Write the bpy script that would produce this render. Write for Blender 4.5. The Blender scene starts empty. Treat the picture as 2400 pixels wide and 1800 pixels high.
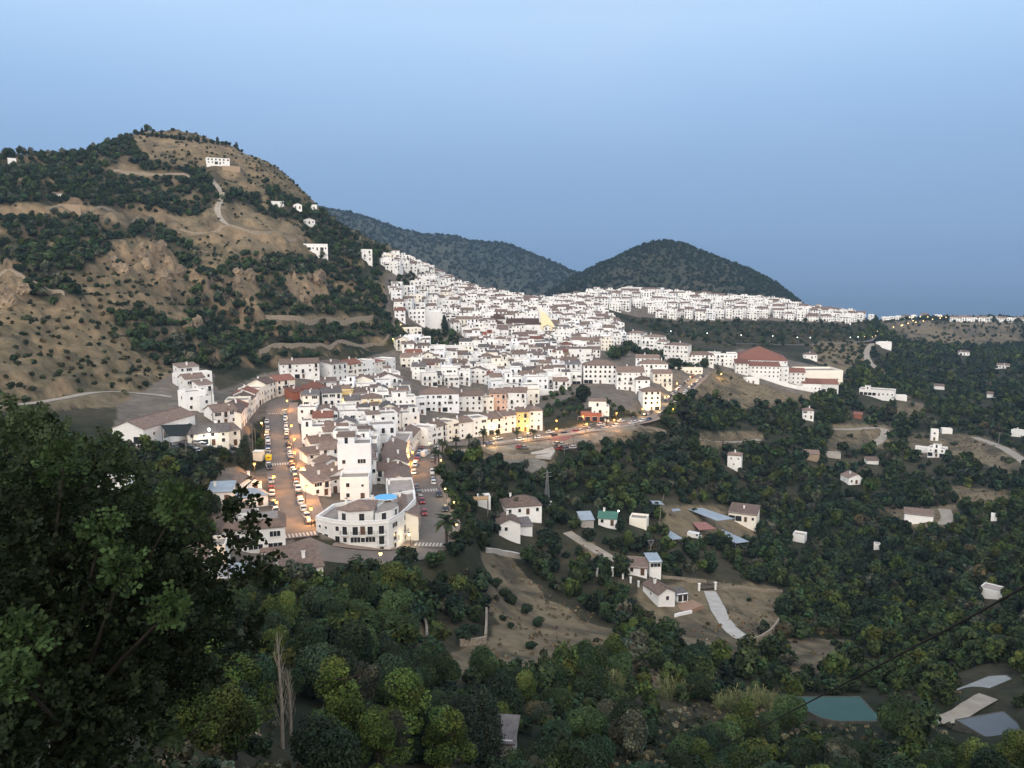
import bpy, math, random
import numpy as np
from math import sin, cos, tan, atan, atan2, radians as R, pi
from mathutils import Matrix, Vector
random.seed(7)
rng = np.random.default_rng(7)
C = bpy.context.scene.collection
# ------------------------------------------------------------------ camera model
F = 1884.0            # focal length in pixels of the 2400 px wide photograph
PITCH = R(7.9)
ZC = 380.0            # camera height above the sea
CP, SP = cos(PITCH), sin(PITCH)
def ray(px, py):
    """pixel -> azimuth (clockwise from +y) and slope z/r of the line of sight"""
    a = (px - 1200) / F; b = -(py - 900) / F
    x = a; y = CP + b * SP; z = -SP + b * CP
    h = math.hypot(x, y)
    return atan2(x, y), z / h
def proj(x, y, z):
    """world -> pixel (numpy arrays allowed)"""
    zz = z - ZC
    d = y * CP - zz * SP
    u = y * SP + zz * CP
    d = np.where(d < .01, .01, d)
    return 1200 + F * x / d, 900 - F * u / d
def V(p):             # points read off a 2212 px wide view of the photograph
    return [(x * 1.085, y * 1.085) for x, y in p]
# ------------------------------------------------------------------ numpy noise
def _hash(ix, iy, s):
    h = (ix.astype(np.int64) * 374761393 + iy.astype(np.int64) * 668265263 + s * 974711) & 0x7fffffff
    h = ((h ^ (h >> 13)) * 1274126177) & 0x7fffffff
    return ((h ^ (h >> 16)) & 0xffff) / 65535.0
def vnoise(x, y, s=0):
    ix = np.floor(x); iy = np.floor(y); fx = x - ix; fy = y - iy
    fx = fx * fx * (3 - 2 * fx); fy = fy * fy * (3 - 2 * fy)
    a = _hash(ix, iy, s); b = _hash(ix + 1, iy, s); c = _hash(ix, iy + 1, s); d = _hash(ix + 1, iy + 1, s)
    return (a * (1 - fx) + b * fx) * (1 - fy) + (c * (1 - fx) + d * fx) * fy
def fbm(x, y, sc, oct=4, s=0):
    v = 0; a = .5; t = 0
    for i in range(oct):
        v = v + a * vnoise(x / sc + 17.3 * i, y / sc - 9.1 * i, s + i); t += a
        a *= .5; sc *= .5
    return v / t
def inpoly(px, py, poly):
    px = np.asarray(px, float); py = np.asarray(py, float)
    r = np.zeros(px.shape, bool); n = len(poly); j = n - 1
    for i in range(n):
        xi, yi = poly[i]; xj, yj = poly[j]
        if yi != yj:
            c = ((yi > py) != (yj > py)) & (px < (xj - xi) * (py - yi) / (yj - yi) + xi)
            r ^= c
        j = i
    return r
# ------------------------------------------------------------------ terrain
S = 1.3
CTRL = [   # (px, py, distance) of ground points, distance in units of S
 (-300,1800,18),(-300,1300,60),(-300,1000,190),(-300,800,300),(-300,600,420),(-300,360,580),
 (0,1800,17),(0,1600,26),(0,1450,42),(0,1300,80),(0,1150,150),(0,1020,205),(0,950,235),(0,800,300),(0,640,380),(0,500,450),(0,362,560),
 (330,1800,24),(330,1600,40),(330,1450,62),(330,1300,100),(330,1180,140),(340,1040,212),(330,950,258),(330,850,310),(330,700,372),(330,600,430),(330,500,490),(330,400,545),(310,318,600),
 (190,360,560),(190,450,490),(430,318,605),(540,345,605),
 (560,1800,34),(560,1600,56),(560,1450,90),(560,1330,140),(560,1200,168),(520,1080,205),(520,960,262),(540,870,330),(520,740,395),(540,620,440),(540,500,500),(540,420,555),
 (640,1110,207),(640,1010,262),(650,945,300),(700,1260,155),(700,870,345),(700,800,385),(700,690,430),(700,580,480),(690,500,530),(672,405,600),
 (770,500,590),(760,640,480),
 (870,1600,70),(870,1450,112),(870,1345,142),(870,1290,150),(870,1180,180),(870,1060,235),(870,950,310),(870,870,365),(870,800,430),(870,690,470),(870,610,540),(850,548,600),
 (960,600,640),(1000,655,630),(1100,682,690),(1000,760,500),(1000,860,400),(1000,930,345),(1000,1040,265),(985,1110,216),(1010,1260,160),
 (1100,1300,165),(1100,1400,140),
 (1200,705,650),(1200,760,540),(1200,860,430),(1200,950,345),(1200,1030,275),(1200,1085,252),(1200,1160,224),(1200,1240,203),(1200,1320,182),(1200,1400,156),(1200,1500,128),(1200,1600,98),(1200,1700,74),(1200,1800,58),
 (870,1800,48),(1050,1500,122),(1050,1620,85),
 (1360,700,760),(1360,800,520),(1360,900,380),(1360,990,305),(1400,1050,280),(1360,960,330),
 (1500,690,790),(1500,752,690),(1500,838,480),(1500,940,352),(1500,990,318),(1500,1050,288),(1500,1150,250),(1500,1250,220),(1500,1340,190),(1500,1420,172),(1500,1520,136),(1500,1620,104),(1500,1800,64),
 (1650,702,840),(1650,750,720),(1650,860,480),(1650,920,430),
 (1800,712,890),(1800,752,780),(1800,805,650),(1800,880,510),(1800,930,455),(1800,980,418),(1800,1050,372),(1800,1150,322),(1800,1250,272),(1800,1350,228),(1800,1450,188),(1800,1550,152),(1800,1660,125),(1800,1800,88),
 (2020,746,1000),(2020,790,780),
 (2100,750,1150),(2100,800,850),(2100,860,690),(2100,950,525),(2100,1050,425),(2100,1150,345),(2100,1260,282),(2100,1400,222),(2100,1550,165),(2100,1665,125),(2100,1800,92),
 (2300,748,1250),(2300,800,950),
 (2400,753,1300),(2400,800,950),(2400,900,660),(2400,1000,490),(2400,1100,385),(2400,1200,312),(2400,1350,240),(2400,1500,182),(2400,1650,132),(2400,1800,92),
 (2700,770,1300),(2700,900,660),(2700,1100,385),(2700,1350,240),(2700,1650,132),(2700,1800,95),
]
BEHIND = [  # the land falls away behind the skyline: (px, py of the skyline, distance)
 (-300,360,580),(0,362,560),(190,360,560),(310,318,600),(540,345,605),(672,405,600),(770,500,590),(850,548,600),(960,600,640),(1100,682,690),
 (1200,705,650),(1360,700,760),(1500,690,790),(1650,702,840),(1800,712,890),(2020,746,1000),(2100,750,1150),(2300,748,1250),(2400,753,1300),(2700,770,1300)]
P_, Q_ = [], []
def _add(phi, t, r):
    P_.append((phi * 2.6, math.log(r))); Q_.append(t)
for px, py, r in CTRL:
    f, t = ray(px, py); _add(f, t, r * S)
for px, py, r in BEHIND:
    f, t = ray(px, py)
    _add(f, t - .011, r * S * 1.12); _add(f, t - .035, r * S * 1.35); _add(f, t * .5 - .11, r * S * 2.0)
for f in np.linspace(-1.0, 1.0, 9):
    _add(f, -.17, 5000)
    for rr, t in ((2.2, -.85), (5, -.80), (10, -.74)):
        _add(f, t, rr)
for f in (-.95, .95):
    for rr, t in ((20, -.7), (60, -.6), (150, -.38), (400, -.25), (1200, -.1)):
        _add(f, t + (.15 if f < 0 else 0), rr)
P_ = np.array(P_); Q_ = np.array(Q_)
def _k(d2):
    return np.where(d2 > 1e-12, .5 * d2 * np.log(d2 + 1e-20), 0)
_n = len(P_)
_A = np.zeros((_n + 3, _n + 3))
_d2 = ((P_[:, None] - P_[None]) ** 2).sum(-1)
_A[:_n, :_n] = _k(_d2) + np.eye(_n) * 2e-3
_A[:_n, _n] = 1; _A[:_n, _n + 1:] = P_; _A[_n, :_n] = 1; _A[_n + 1:, :_n] = P_.T
_w = np.linalg.solve(_A, np.concatenate([Q_, [0, 0, 0]]))
def rbf(phi, lr):
    u = np.asarray(phi) * 2.6; v = np.asarray(lr); sh = u.shape
    u = u.ravel(); v = v.ravel(); out = np.empty(u.shape)
    for a in range(0, len(u), 20000):
        b = slice(a, a + 20000)
        d2 = (u[b, None] - P_[:, 0]) ** 2 + (v[b, None] - P_[:, 1]) ** 2
        out[b] = _k(d2) @ _w[:_n] + _w[_n] + _w[_n + 1] * u[b] + _w[_n + 2] * v[b]
    return out.reshape(sh)
PH = np.radians(np.arange(-58, 58.01, .2))
_l = []
_r = 1.6
while _r < 5200:
    _l.append(_r); _r *= 1.0052 if 95 < _r < 1250 else 1.03
LR = np.log(np.array(_l)); RR = np.exp(LR)
# coarse rbf, then bilinear to the full grid
_cp = np.linspace(PH[0], PH[-1], 160); _cl = np.linspace(LR[0], LR[-1], 190)
_cg = rbf(*np.meshgrid(_cp, _cl, indexing='ij'))
def bil(gx, gy, g, x, y):
    x = np.clip((x - gx[0]) / (gx[1] - gx[0]), 0, len(gx) - 1.001); y = np.clip((y - gy[0]) / (gy[1] - gy[0]), 0, len(gy) - 1.001)
    i = x.astype(int); j = y.astype(int); a = x - i; b = y - j
    return (g[i, j] * (1 - a) + g[i + 1, j] * a) * (1 - b) + (g[i, j + 1] * (1 - a) + g[i + 1, j + 1] * a) * b
PG, LG = np.meshgrid(PH, LR, indexing='ij')
TG = bil(_cp, _cl, _cg, PG, LG)
XG = np.sin(PG) * np.exp(LG); YG = np.cos(PG) * np.exp(LG)
ZG = TG * np.exp(LG)
# ------------------------------------------------------------------ mesh builder and object helpers
class MB:
    def __init__(s): s.v = []; s.f = []; s.m = []
    def add(s, vs, fs, m=0, M=None):
        b = len(s.v)
        if M is not None: vs = [tuple(M @ Vector(v)) for v in vs]
        s.v += [tuple(v) for v in vs]; s.f += [tuple(b + i for i in f) for f in fs]; s.m += [m] * len(fs)
        return s
    def box(s, x0, x1, y0, y1, z0, z1, m=0, M=None):
        return s.add([(x0,y0,z0),(x1,y0,z0),(x1,y1,z0),(x0,y1,z0),(x0,y0,z1),(x1,y0,z1),(x1,y1,z1),(x0,y1,z1)],
                     [(3,2,1,0),(4,5,6,7),(0,1,5,4),(1,2,6,5),(2,3,7,6),(3,0,4,7)], m, M)
    def prism(s, P, z0, z1, m=0, top=None, M=None):
        n = len(P)
        s.add([(x,y,z0) for x,y in P] + [(x,y,z1) for x,y in P],
              [(i,(i+1)%n,n+(i+1)%n,n+i) for i in range(n)] + [tuple(range(n-1,-1,-1))], m, M)
        s.add([(x,y,z1) for x,y in P], [tuple(range(n))], m if top is None else top, M)
        return s
    def slab(s, pts, t, m=0, M=None):      # a flat polygon thickened downwards
        n = len(pts)
        return s.add(list(pts) + [(x,y,z-t) for x,y,z in pts],
                     [tuple(range(n)), tuple(range(2*n-1,n-1,-1))] + [(i,n+i,n+(i+1)%n,(i+1)%n) for i in range(n)], m, M)
    def tube(s, p, q, r0, r1=None, n=6, m=0):
        r1 = r0 if r1 is None else r1
        p = Vector(p); q = Vector(q); d = (q-p).normalized()
        a = d.orthogonal().normalized(); b = d.cross(a)
        vs = [tuple(p + (a*cos(2*pi*i/n)+b*sin(2*pi*i/n))*r0) for i in range(n)] + [tuple(q + (a*cos(2*pi*i/n)+b*sin(2*pi*i/n))*r1) for i in range(n)]
        return s.add(vs, [(i,(i+1)%n,n+(i+1)%n,n+i) for i in range(n)] + [tuple(range(n-1,-1,-1)), tuple(range(n,2*n))], m)
    def cyl(s, x, y, z0, z1, r, r1=None, n=12, m=0): return s.tube((x,y,z0),(x,y,z1),r,r1,n,m)
    def ball(s, c, r, m=0, n=8, k=5, sz=1):
        vs = [(c[0],c[1],c[2]-r*sz)]; fs = []
        for j in range(1,k):
            for i in range(n):
                a = 2*pi*i/n; e = -pi/2+pi*j/k
                vs.append((c[0]+r*cos(e)*cos(a), c[1]+r*cos(e)*sin(a), c[2]+r*sz*sin(e)))
        vs.append((c[0],c[1],c[2]+r*sz)); L = len(vs)-1
        for i in range(n):
            fs.append((0,1+(i+1)%n,1+i)); fs.append((L,L-n+i,L-n+(i+1)%n))
            for j in range(k-2): fs.append((1+j*n+i,1+j*n+(i+1)%n,1+(j+1)*n+(i+1)%n,1+(j+1)*n+i))
        return s.add(vs, fs, m)
    def mesh(s, name, mats, smooth=False):
        me = bpy.data.meshes.new(name); me.from_pydata(s.v, [], s.f)
        for x in (mats if isinstance(mats,(list,tuple)) else [mats]): me.materials.append(x)
        me.polygons.foreach_set('material_index', s.m)
        if smooth: me.polygons.foreach_set('use_smooth', [True]*len(s.f))
        me.update(); return me
def link(name, me, parent=None, loc=(0,0,0), rz=0):
    o = bpy.data.objects.new(name, me); C.objects.link(o)
    o.parent = parent; o.location = loc; o.rotation_euler = (0,0,rz); return o
def part(name, mb, mats, parent=None, loc=(0,0,0), rz=0, smooth=False):
    return link(name, mb.mesh(name, mats, smooth), parent, loc, rz)
def tag(o, label=None, cat=None, group=None, kind=None):
    if label: o['label'] = label
    if cat: o['category'] = cat
    if group: o['group'] = group
    if kind: o['kind'] = kind
    return o
def thing(name, label, cat, loc=(0,0,0), rz=0, group=None):
    return tag(link(name, None, None, loc, rz), label, cat, group)
def struct(o): o['kind'] = 'structure'; return o
def copy_tree(o, parent=None):
    c = o.copy(); C.objects.link(c); c.parent = parent
    for ch in o.children: copy_tree(ch, c)
    return c
def quads_mesh(name, q, mat, col=None, smooth=False):
    """q (n,4,3) loose quads -> mesh; col (n,3) stored on the faces' corners"""
    n = len(q); me = bpy.data.meshes.new(name)
    me.vertices.add(n*4); me.vertices.foreach_set('co', np.ascontiguousarray(q, np.float32).ravel())
    me.loops.add(n*4); me.loops.foreach_set('vertex_index', np.arange(n*4, dtype=np.int32))
    me.polygons.add(n); me.polygons.foreach_set('loop_start', np.arange(n, dtype=np.int32)*4)
    if col is not None:
        a = me.color_attributes.new('col', 'FLOAT_COLOR', 'CORNER')
        c = np.ones((n,4,4), np.float32); c[:,:,:3] = col[:,None,:]; a.data.foreach_set('color', c.ravel())
    me.materials.append(mat); me.update(calc_edges=True); me.validate(); return me
# ------------------------------------------------------------------ materials
def nodes(name):
    m = bpy.data.materials.new(name); m.use_nodes = True; nt = m.node_tree; return m, nt, nt.nodes['Principled BSDF']
def N(nt, t, **k):
    n = nt.nodes.new(t)
    for a, b in k.items():
        if a.startswith('i_'): n.inputs[a[2:].replace('_',' ')].default_value = b
        else: setattr(n, a, b)
    return n
def rgb(c): return (c[0], c[1], c[2], 1)
MATS = {}
def mat(name, c, c2=None, scale=1.0, rough=.75, detail=4, metal=0, bump=0, rand=0, spec=.3, coord='Object', emit=0):
    """noise-mottled surface; rand adds a small brightness change from thing to thing"""
    if name in MATS: return MATS[name]
    m, nt, b = nodes(name); L = nt.links.new
    b.inputs['Roughness'].default_value = rough; b.inputs['Metallic'].default_value = metal
    b.inputs['Specular IOR Level'].default_value = spec
    tc = N(nt,'ShaderNodeTexCoord'); no = N(nt,'ShaderNodeTexNoise'); no.inputs['Scale'].default_value = scale; no.inputs['Detail'].default_value = detail
    L(tc.outputs[coord], no.inputs['Vector'])
    rp = N(nt,'ShaderNodeValToRGB'); rp.color_ramp.elements[0].position = .32; rp.color_ramp.elements[1].position = .68
    rp.color_ramp.elements[0].color = rgb(c2 or [x*.86 for x in c]); rp.color_ramp.elements[1].color = rgb(c)
    L(no.outputs['Fac'], rp.inputs['Fac']); out = rp.outputs['Color']
    if rand:
        oi = N(nt,'ShaderNodeObjectInfo'); mr = N(nt,'ShaderNodeMapRange'); mr.inputs['To Min'].default_value = 1-rand; mr.inputs['To Max'].default_value = 1+rand*.35
        L(oi.outputs['Random'], mr.inputs['Value'])
        mx = N(nt,'ShaderNodeVectorMath', operation='SCALE'); L(out, mx.inputs[0]); L(mr.outputs['Result'], mx.inputs['Scale']); out = mx.outputs[0]
    L(out, b.inputs['Base Color'])
    if bump:
        bp = N(nt,'ShaderNodeBump'); bp.inputs['Strength'].default_value = bump; L(no.outputs['Fac'], bp.inputs['Height']); L(bp.outputs[0], b.inputs['Normal'])
    MATS[name] = m; return m
def emis(name, c, s):
    m, nt, b = nodes(name); b.inputs['Base Color'].default_value = rgb(c)
    b.inputs['Emission Color'].default_value = rgb(c); b.inputs['Emission Strength'].default_value = s; return m
def tile_mat(name, c, c2):
    """clay tiles: courses and ridges from two waves, mottled and different from roof to roof"""
    m, nt, b = nodes(name); L = nt.links.new; b.inputs['Roughness'].default_value = .85; b.inputs['Specular IOR Level'].default_value = .2
    tc = N(nt,'ShaderNodeTexCoord'); no = N(nt,'ShaderNodeTexNoise'); no.inputs['Scale'].default_value = 1.1; no.inputs['Detail'].default_value = 6
    L(tc.outputs['Object'], no.inputs['Vector'])
    rp = N(nt,'ShaderNodeValToRGB'); rp.color_ramp.elements[0].position = .3; rp.color_ramp.elements[1].position = .7
    rp.color_ramp.elements[0].color = rgb(c2); rp.color_ramp.elements[1].color = rgb(c); L(no.outputs['Fac'], rp.inputs['Fac'])
    wv = N(nt,'ShaderNodeTexWave'); wv.inputs['Scale'].default_value = 1.6; wv.inputs['Distortion'].default_value = .6; L(tc.outputs['Object'], wv.inputs['Vector'])
    oi = N(nt,'ShaderNodeObjectInfo'); mr = N(nt,'ShaderNodeMapRange'); mr.inputs['To Min'].default_value = .72; mr.inputs['To Max'].default_value = 1.25
    L(oi.outputs['Random'], mr.inputs['Value'])
    w2 = N(nt,'ShaderNodeMapRange'); w2.inputs['To Min'].default_value = .72; w2.inputs['To Max'].default_value = 1.1; L(wv.outputs['Fac'], w2.inputs['Value'])
    mu = N(nt,'ShaderNodeMath', operation='MULTIPLY'); L(mr.outputs[0], mu.inputs[0]); L(w2.outputs[0], mu.inputs[1])
    mx = N(nt,'ShaderNodeVectorMath', operation='SCALE'); L(rp.outputs['Color'], mx.inputs[0]); L(mu.outputs[0], mx.inputs['Scale'])
    L(mx.outputs[0], b.inputs['Base Color'])
    bp = N(nt,'ShaderNodeBump'); bp.inputs['Strength'].default_value = .5; bp.inputs['Distance'].default_value = .08; L(wv.outputs['Fac'], bp.inputs['Height']); L(bp.outputs[0], b.inputs['Normal'])
    MATS[name] = m; return m
def vcol_mat(name, rough=.8, trans=0, spec=.15, nscale=0, bump=0):
    m, nt, b = nodes(name); L = nt.links.new; b.inputs['Roughness'].default_value = rough; b.inputs['Specular IOR Level'].default_value = spec
    a = N(nt,'ShaderNodeVertexColor'); a.layer_name = 'col'; out = a.outputs['Color']
    if nscale:
        tc = N(nt,'ShaderNodeTexCoord'); no = N(nt,'ShaderNodeTexNoise'); no.inputs['Scale'].default_value = nscale; no.inputs['Detail'].default_value = 9; no.inputs['Roughness'].default_value = .7
        L(tc.outputs['Object'], no.inputs['Vector']); mr = N(nt,'ShaderNodeMapRange'); mr.inputs['From Min'].default_value = .3; mr.inputs['From Max'].default_value = .7; mr.inputs['To Min'].default_value = .6; mr.inputs['To Max'].default_value = 1.35
        L(no.outputs['Fac'], mr.inputs['Value']); mx = N(nt,'ShaderNodeVectorMath', operation='SCALE'); L(out, mx.inputs[0]); L(mr.outputs[0], mx.inputs['Scale']); out = mx.outputs[0]
        if bump:
            bp = N(nt,'ShaderNodeBump'); bp.inputs['Strength'].default_value = bump; bp.inputs['Distance'].default_value = .6; L(no.outputs['Fac'], bp.inputs['Height']); L(bp.outputs[0], b.inputs['Normal'])
    else:
        oi = N(nt,'ShaderNodeObjectInfo'); mr = N(nt,'ShaderNodeMapRange'); mr.inputs['To Min'].default_value = .75; mr.inputs['To Max'].default_value = 1.3
        L(oi.outputs['Random'], mr.inputs['Value']); mx = N(nt,'ShaderNodeVectorMath', operation='SCALE'); L(out, mx.inputs[0]); L(mr.outputs[0], mx.inputs['Scale']); out = mx.outputs[0]
    L(out, b.inputs['Base Color'])
    if trans:
        b.inputs['Subsurface Weight'].default_value = 0
        tr = N(nt,'ShaderNodeBsdfTranslucent'); L(out, tr.inputs['Color']); ms = N(nt,'ShaderNodeMixShader'); ms.inputs[0].default_value = trans
        L(b.outputs[0], ms.inputs[1]); L(tr.outputs[0], ms.inputs[2]); L(ms.outputs[0], nt.nodes['Material Output'].inputs['Surface'])
    MATS[name] = m; return m
WHITE = mat('white limewash', (.87,.87,.86), (.77,.77,.755), .35, .9, 6, rand=.16)
WHITE2 = mat('cool white limewash', (.83,.85,.88), (.75,.77,.80), .35, .9, 6, rand=.10)
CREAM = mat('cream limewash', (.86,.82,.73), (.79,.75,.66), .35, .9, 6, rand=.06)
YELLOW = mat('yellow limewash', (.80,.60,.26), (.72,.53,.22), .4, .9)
PINK = mat('salmon render', (.72,.48,.36), (.64,.42,.32), .4, .9)
TAN = mat('tan stone', (.38,.29,.20), (.28,.21,.15), 1.5, .9, 8)
BRICK = mat('red brick', (.30,.115,.075), (.22,.085,.06), 1.2, .9, 8)
TILE = tile_mat('brown clay tiles', (.245,.178,.145), (.145,.105,.088))
TILE_R = tile_mat('red clay tiles', (.26,.12,.085), (.18,.08,.06))
TILE_G = tile_mat('grey clay tiles', (.17,.155,.15), (.10,.09,.088))
TERR = mat('terrace paving', (.33,.29,.26), (.24,.21,.19), .8, .85, 5, rand=.25)
TERR_G = mat('grey green terrace', (.25,.27,.25), (.2,.21,.2), .8, .85, 5)
GLASS = mat('dark window glass', (.025,.028,.033), (.015,.017,.02), .5, .18, 2, spec=.5)
WOOD = mat('brown wood', (.13,.07,.04), (.09,.05,.03), 3, .7)
DARK = mat('dark iron', (.02,.02,.022), None, 3, .6)
ASPH = mat('asphalt', (.165,.142,.125), (.125,.108,.096), .25, .85, 8)
PAVE = mat('paving', (.26,.20,.165), (.20,.155,.13), .5, .85, 7)
CONC = mat('concrete', (.42,.40,.37), (.33,.31,.29), .4, .85, 7)
PALE = mat('pale dirt track', (.34,.30,.25), (.24,.21,.17), .3, .95, 8)
STONE = mat('dry stone', (.34,.29,.22), (.18,.15,.12), 1.8, .95, 8, bump=.4)
PAINT = mat('road paint', (.52,.51,.49), (.36,.35,.33), 1.2, .7)
METAL = mat('grey sheet metal', (.33,.38,.42), (.26,.30,.34), .35, .5, 5, metal=.2)
STEEL = mat('galvanised steel', (.30,.31,.32), None, 2, .5, metal=.4)
POLE = mat('weathered pole', (.24,.22,.20), (.16,.15,.13), 2, .9)
BARK = mat('bark', (.06,.048,.036), (.035,.028,.022), 3, .95, 6)
BARKP = mat('pale bark', (.30,.27,.23), (.2,.18,.15), 3, .95, 6)
LEAF = vcol_mat('leaves', .75, .12)
LEAFN = vcol_mat('carob leaves', .7, .18, .12)
GROUND = vcol_mat('earth', .95, 0, .1, .22, .8)
HILLM = vcol_mat('wooded hillside', .95, 0, .1, .06, .9)
BULB = emis('sodium lamp glow', (1,.45,.085), 3.2)
BULBY = emis('yellow lamp glow', (1,.70,.28), 2.6)
BULBW = emis('white lamp glow', (.95,1,.92), 6)
# ------------------------------------------------------------------ roads, as lines on the ground
def first_hit(px, py, h=0.0, grid=None):
    """nearest point on the line of sight where the ground plus h is reached"""
    f, t = ray(px, py)
    x = (f - PH[0]) / (PH[1] - PH[0]); i = int(np.clip(x, 0, len(PH) - 2)); a = x - i
    z = (grid if grid is not None else ZG); col = z[i] * (1 - a) + z[i + 1] * a
    g = (col + h) / RR - t
    j = np.nonzero((g >= 0) & (RR > (150 if h else 14)))[0]
    j = int(j[0]) if len(j) else int(np.argmax(np.where(RR > 150, col / RR, -9)))
    if j > 0 and g[j] > g[j - 1]:
        b = min(1, max(0, -g[j - 1] / (g[j] - g[j - 1]))); r = RR[j - 1] + (RR[j] - RR[j - 1]) * b
    else: r = RR[j]
    return r * sin(f), r * cos(f)
def ground(x, y):
    f = np.arctan2(x, y); l = np.log(np.maximum(np.hypot(x, y), 1.7))
    return gz_bil(f, l)
def gz_bil(f, l):
    x = np.clip((np.asarray(f) - PH[0]) / (PH[1] - PH[0]), 0, len(PH) - 1.001); i = x.astype(int); a = x - i
    j = np.clip(np.searchsorted(LR, l) - 1, 0, len(LR) - 2); b = np.clip((l - LR[j]) / (LR[j + 1] - LR[j]), 0, 1)
    return (ZG[i, j] * (1 - a) + ZG[i + 1, j] * a) * (1 - b) + (ZG[i, j + 1] * (1 - a) + ZG[i + 1, j + 1] * a) * b
def gz(x, y): return float(ground(np.array([x]), np.array([y]))[0])
def smooth_line(pts, step=3.0):
    P = np.array(pts, float); out = []
    n = len(P)
    for i in range(n - 1):
        p0, p1, p2, p3 = P[max(i-1,0)], P[i], P[i+1], P[min(i+2,n-1)]
        k = max(2, int(np.linalg.norm(p2 - p1) / step))
        for q in range(k):
            t = q / k
            out.append(.5 * (2*p1 + (p2-p0)*t + (2*p0-5*p1+4*p2-p3)*t*t + (3*p1-p0-3*p2+p3)*t**3))
    out.append(P[-1]); return np.array(out)
ROADS = {  # name: (pixels along it, width in metres, material key, flatten)
 'street': ([(702,1262),(676,1190),(662,1120),(653,1060),(649,1010),(648,975),(655,945),(690,925)], 9.5),
 'lower street': ([(1012,1040),(1002,1062),(992,1100),(995,1135),(1007,1165),(1020,1200),(1022,1240),(1000,1285)], 8.5),
 'front street': ([(690,1272),(740,1290),(800,1302),(880,1312),(960,1303),(1010,1280)], 10),
 'upper road': ([(1012,1040),(1060,1042),(1150,1038),(1250,1026),(1350,1010),(1450,995),(1520,980),(1565,950),(1600,915),(1640,878)], 9),
}
TRACKS = {
 'far lamp road': (V([(1560,741),(1660,744),(1770,744),(1870,738),(1900,727)]), 7),
 'valley track': (V([(1885,742),(1872,760),(1880,785),(1915,808),(1990,812)]), 6),
 'villa driveway': (V([(1533,1278),(1546,1305),(1560,1335),(1585,1365),(1612,1382)]), 4.2),
 'eastern track': (V([(2105,945),(2160,965),(2195,985),(2230,1010)]), 6),
 'loop track': (V([(1740,925),(1830,928),(1900,925),(1912,940),(1885,962)]), 6),
 'hill road': (V([(-40,880),(60,873),(130,862),(220,846),(300,850),(370,858)]), 5),
 'pond track': (V([(1895,1545),(1980,1550),(2050,1548),(2095,1530),(2135,1508)]), 3.2),
 'wall track': (V([(1405,928),(1470,945),(1530,952),(1640,950)]), 5),
 'east farm track': (V([(2040,1100),(2046,1120),(2035,1135)]), 5),
 'orchard track': (V([(1225,1150),(1290,1190),(1330,1215)]), 4),
 'chapel path': (V([(455,385),(480,420),(470,455),(500,490),(600,505)]), 4),
}
LINES = {}
for nm, (pl, w) in list(ROADS.items()) + list(TRACKS.items()):
    base = [first_hit(*p) for p in pl]
    ln = smooth_line(base)
    z = ground(ln[:,0], ln[:,1])
    for _ in range(12 if nm in ROADS else 4): z[1:-1] = (z[:-2] + z[1:-1] + z[2:]) / 3
    LINES[nm] = (ln, z, w)
# ------------------------------------------------------------------ what grows and lies where (pixel outlines of the ground cover)
TOWN_A = V([(836,668),(832,600),(850,572),(905,578),(985,602),(1055,632),(1130,640),(1240,640),(1300,678),(1350,722),(1392,770),(1430,725),(1540,765),(1545,800),(1430,890),(1262,880),(1250,850),(1170,880),(1175,960),(905,965),(890,1185),(690,1165),(640,900),(690,800),(850,755),(872,740),(930,750),(925,705),(850,700)])
TOWN_B = V([(1225,648),(1240,604),(1330,612),(1480,616),(1560,636),(1650,646),(1760,650),(1870,685),(1830,700),(1690,694),(1640,690),(1540,695),(1480,694),(1370,683),(1310,664)])
ROWS_L = V([(375,800),(455,790),(470,845),(560,812),(690,778),(700,850),(600,880),(545,900),(540,960),(360,985),(250,960),(250,880)])
VILLAS_L = V([(470,1010),(580,1000),(640,1180),(700,1190),(690,1270),(440,1260)])
SCHOOL = V([(1540,775),(1600,752),(1690,775),(1820,800),(1815,848),(1720,850),(1560,800)])
NOBUILD = [TOWN_A, TOWN_B, ROWS_L, VILLAS_L, SCHOOL]
HILL = V([(-300,1000),(-300,250),(0,300),(180,320),(280,250),(520,270),(640,360),(720,440),(860,530),(900,585),(835,570),(835,665),(868,700),(860,745),(700,775),(460,800),(380,800),(340,850),(0,880)])
DENSE_H = [V(p) for p in (
 [(-200,300),(180,330),(240,296),(300,288),(315,345),(440,365),(462,400),(472,425),(430,470),(330,462),(110,440),(-200,450)],
 [(-200,480),(120,468),(330,486),(400,520),(450,590),(400,612),(378,548),(330,512),(250,520),(190,590),(110,572),(-200,560)],
 [(515,545),(640,558),(690,600),(640,640),(560,645),(520,600)],
 [(560,385),(640,430),(700,460),(770,520),(890,560),(830,580),(828,600),(770,590),(700,570),(655,490),(590,440)],
 [(385,775),(410,640),(440,600),(500,560),(600,548),(720,560),(800,590),(832,650),(868,700),(855,745),(700,775),(560,803),(460,830),(380,800)],
 [(240,680),(300,660),(400,700),(390,790),(300,770)],
 [(20,560),(120,560),(180,640),(150,670),(60,640)],
 [(480,410),(560,420),(560,440),(480,440)], [(540,440),(640,450),(640,475),(560,470)])]
CLEAR_H = [V(p) for p in (
 [(100,440),(330,458),(440,470),(470,440),(500,440),(640,490),(650,540),(520,545),(440,500),(330,487),(100,465)],
 [(275,290),(400,295),(520,310),(560,345),(500,340),(400,320),(300,330)],
 [(450,345),(530,355),(540,395),(460,395)], [(245,355),(330,372),(400,380),(270,380)],
 [(610,600),(700,590),(710,640),(650,655)], [(505,590),(555,585),(560,640),(520,650)], [(330,520),(388,560),(392,615),(360,640),(330,590)],
 [(575,682),(800,682),(800,700),(575,698)], [(0,880),(220,842),(360,850),(350,870),(0,890)])]
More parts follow.
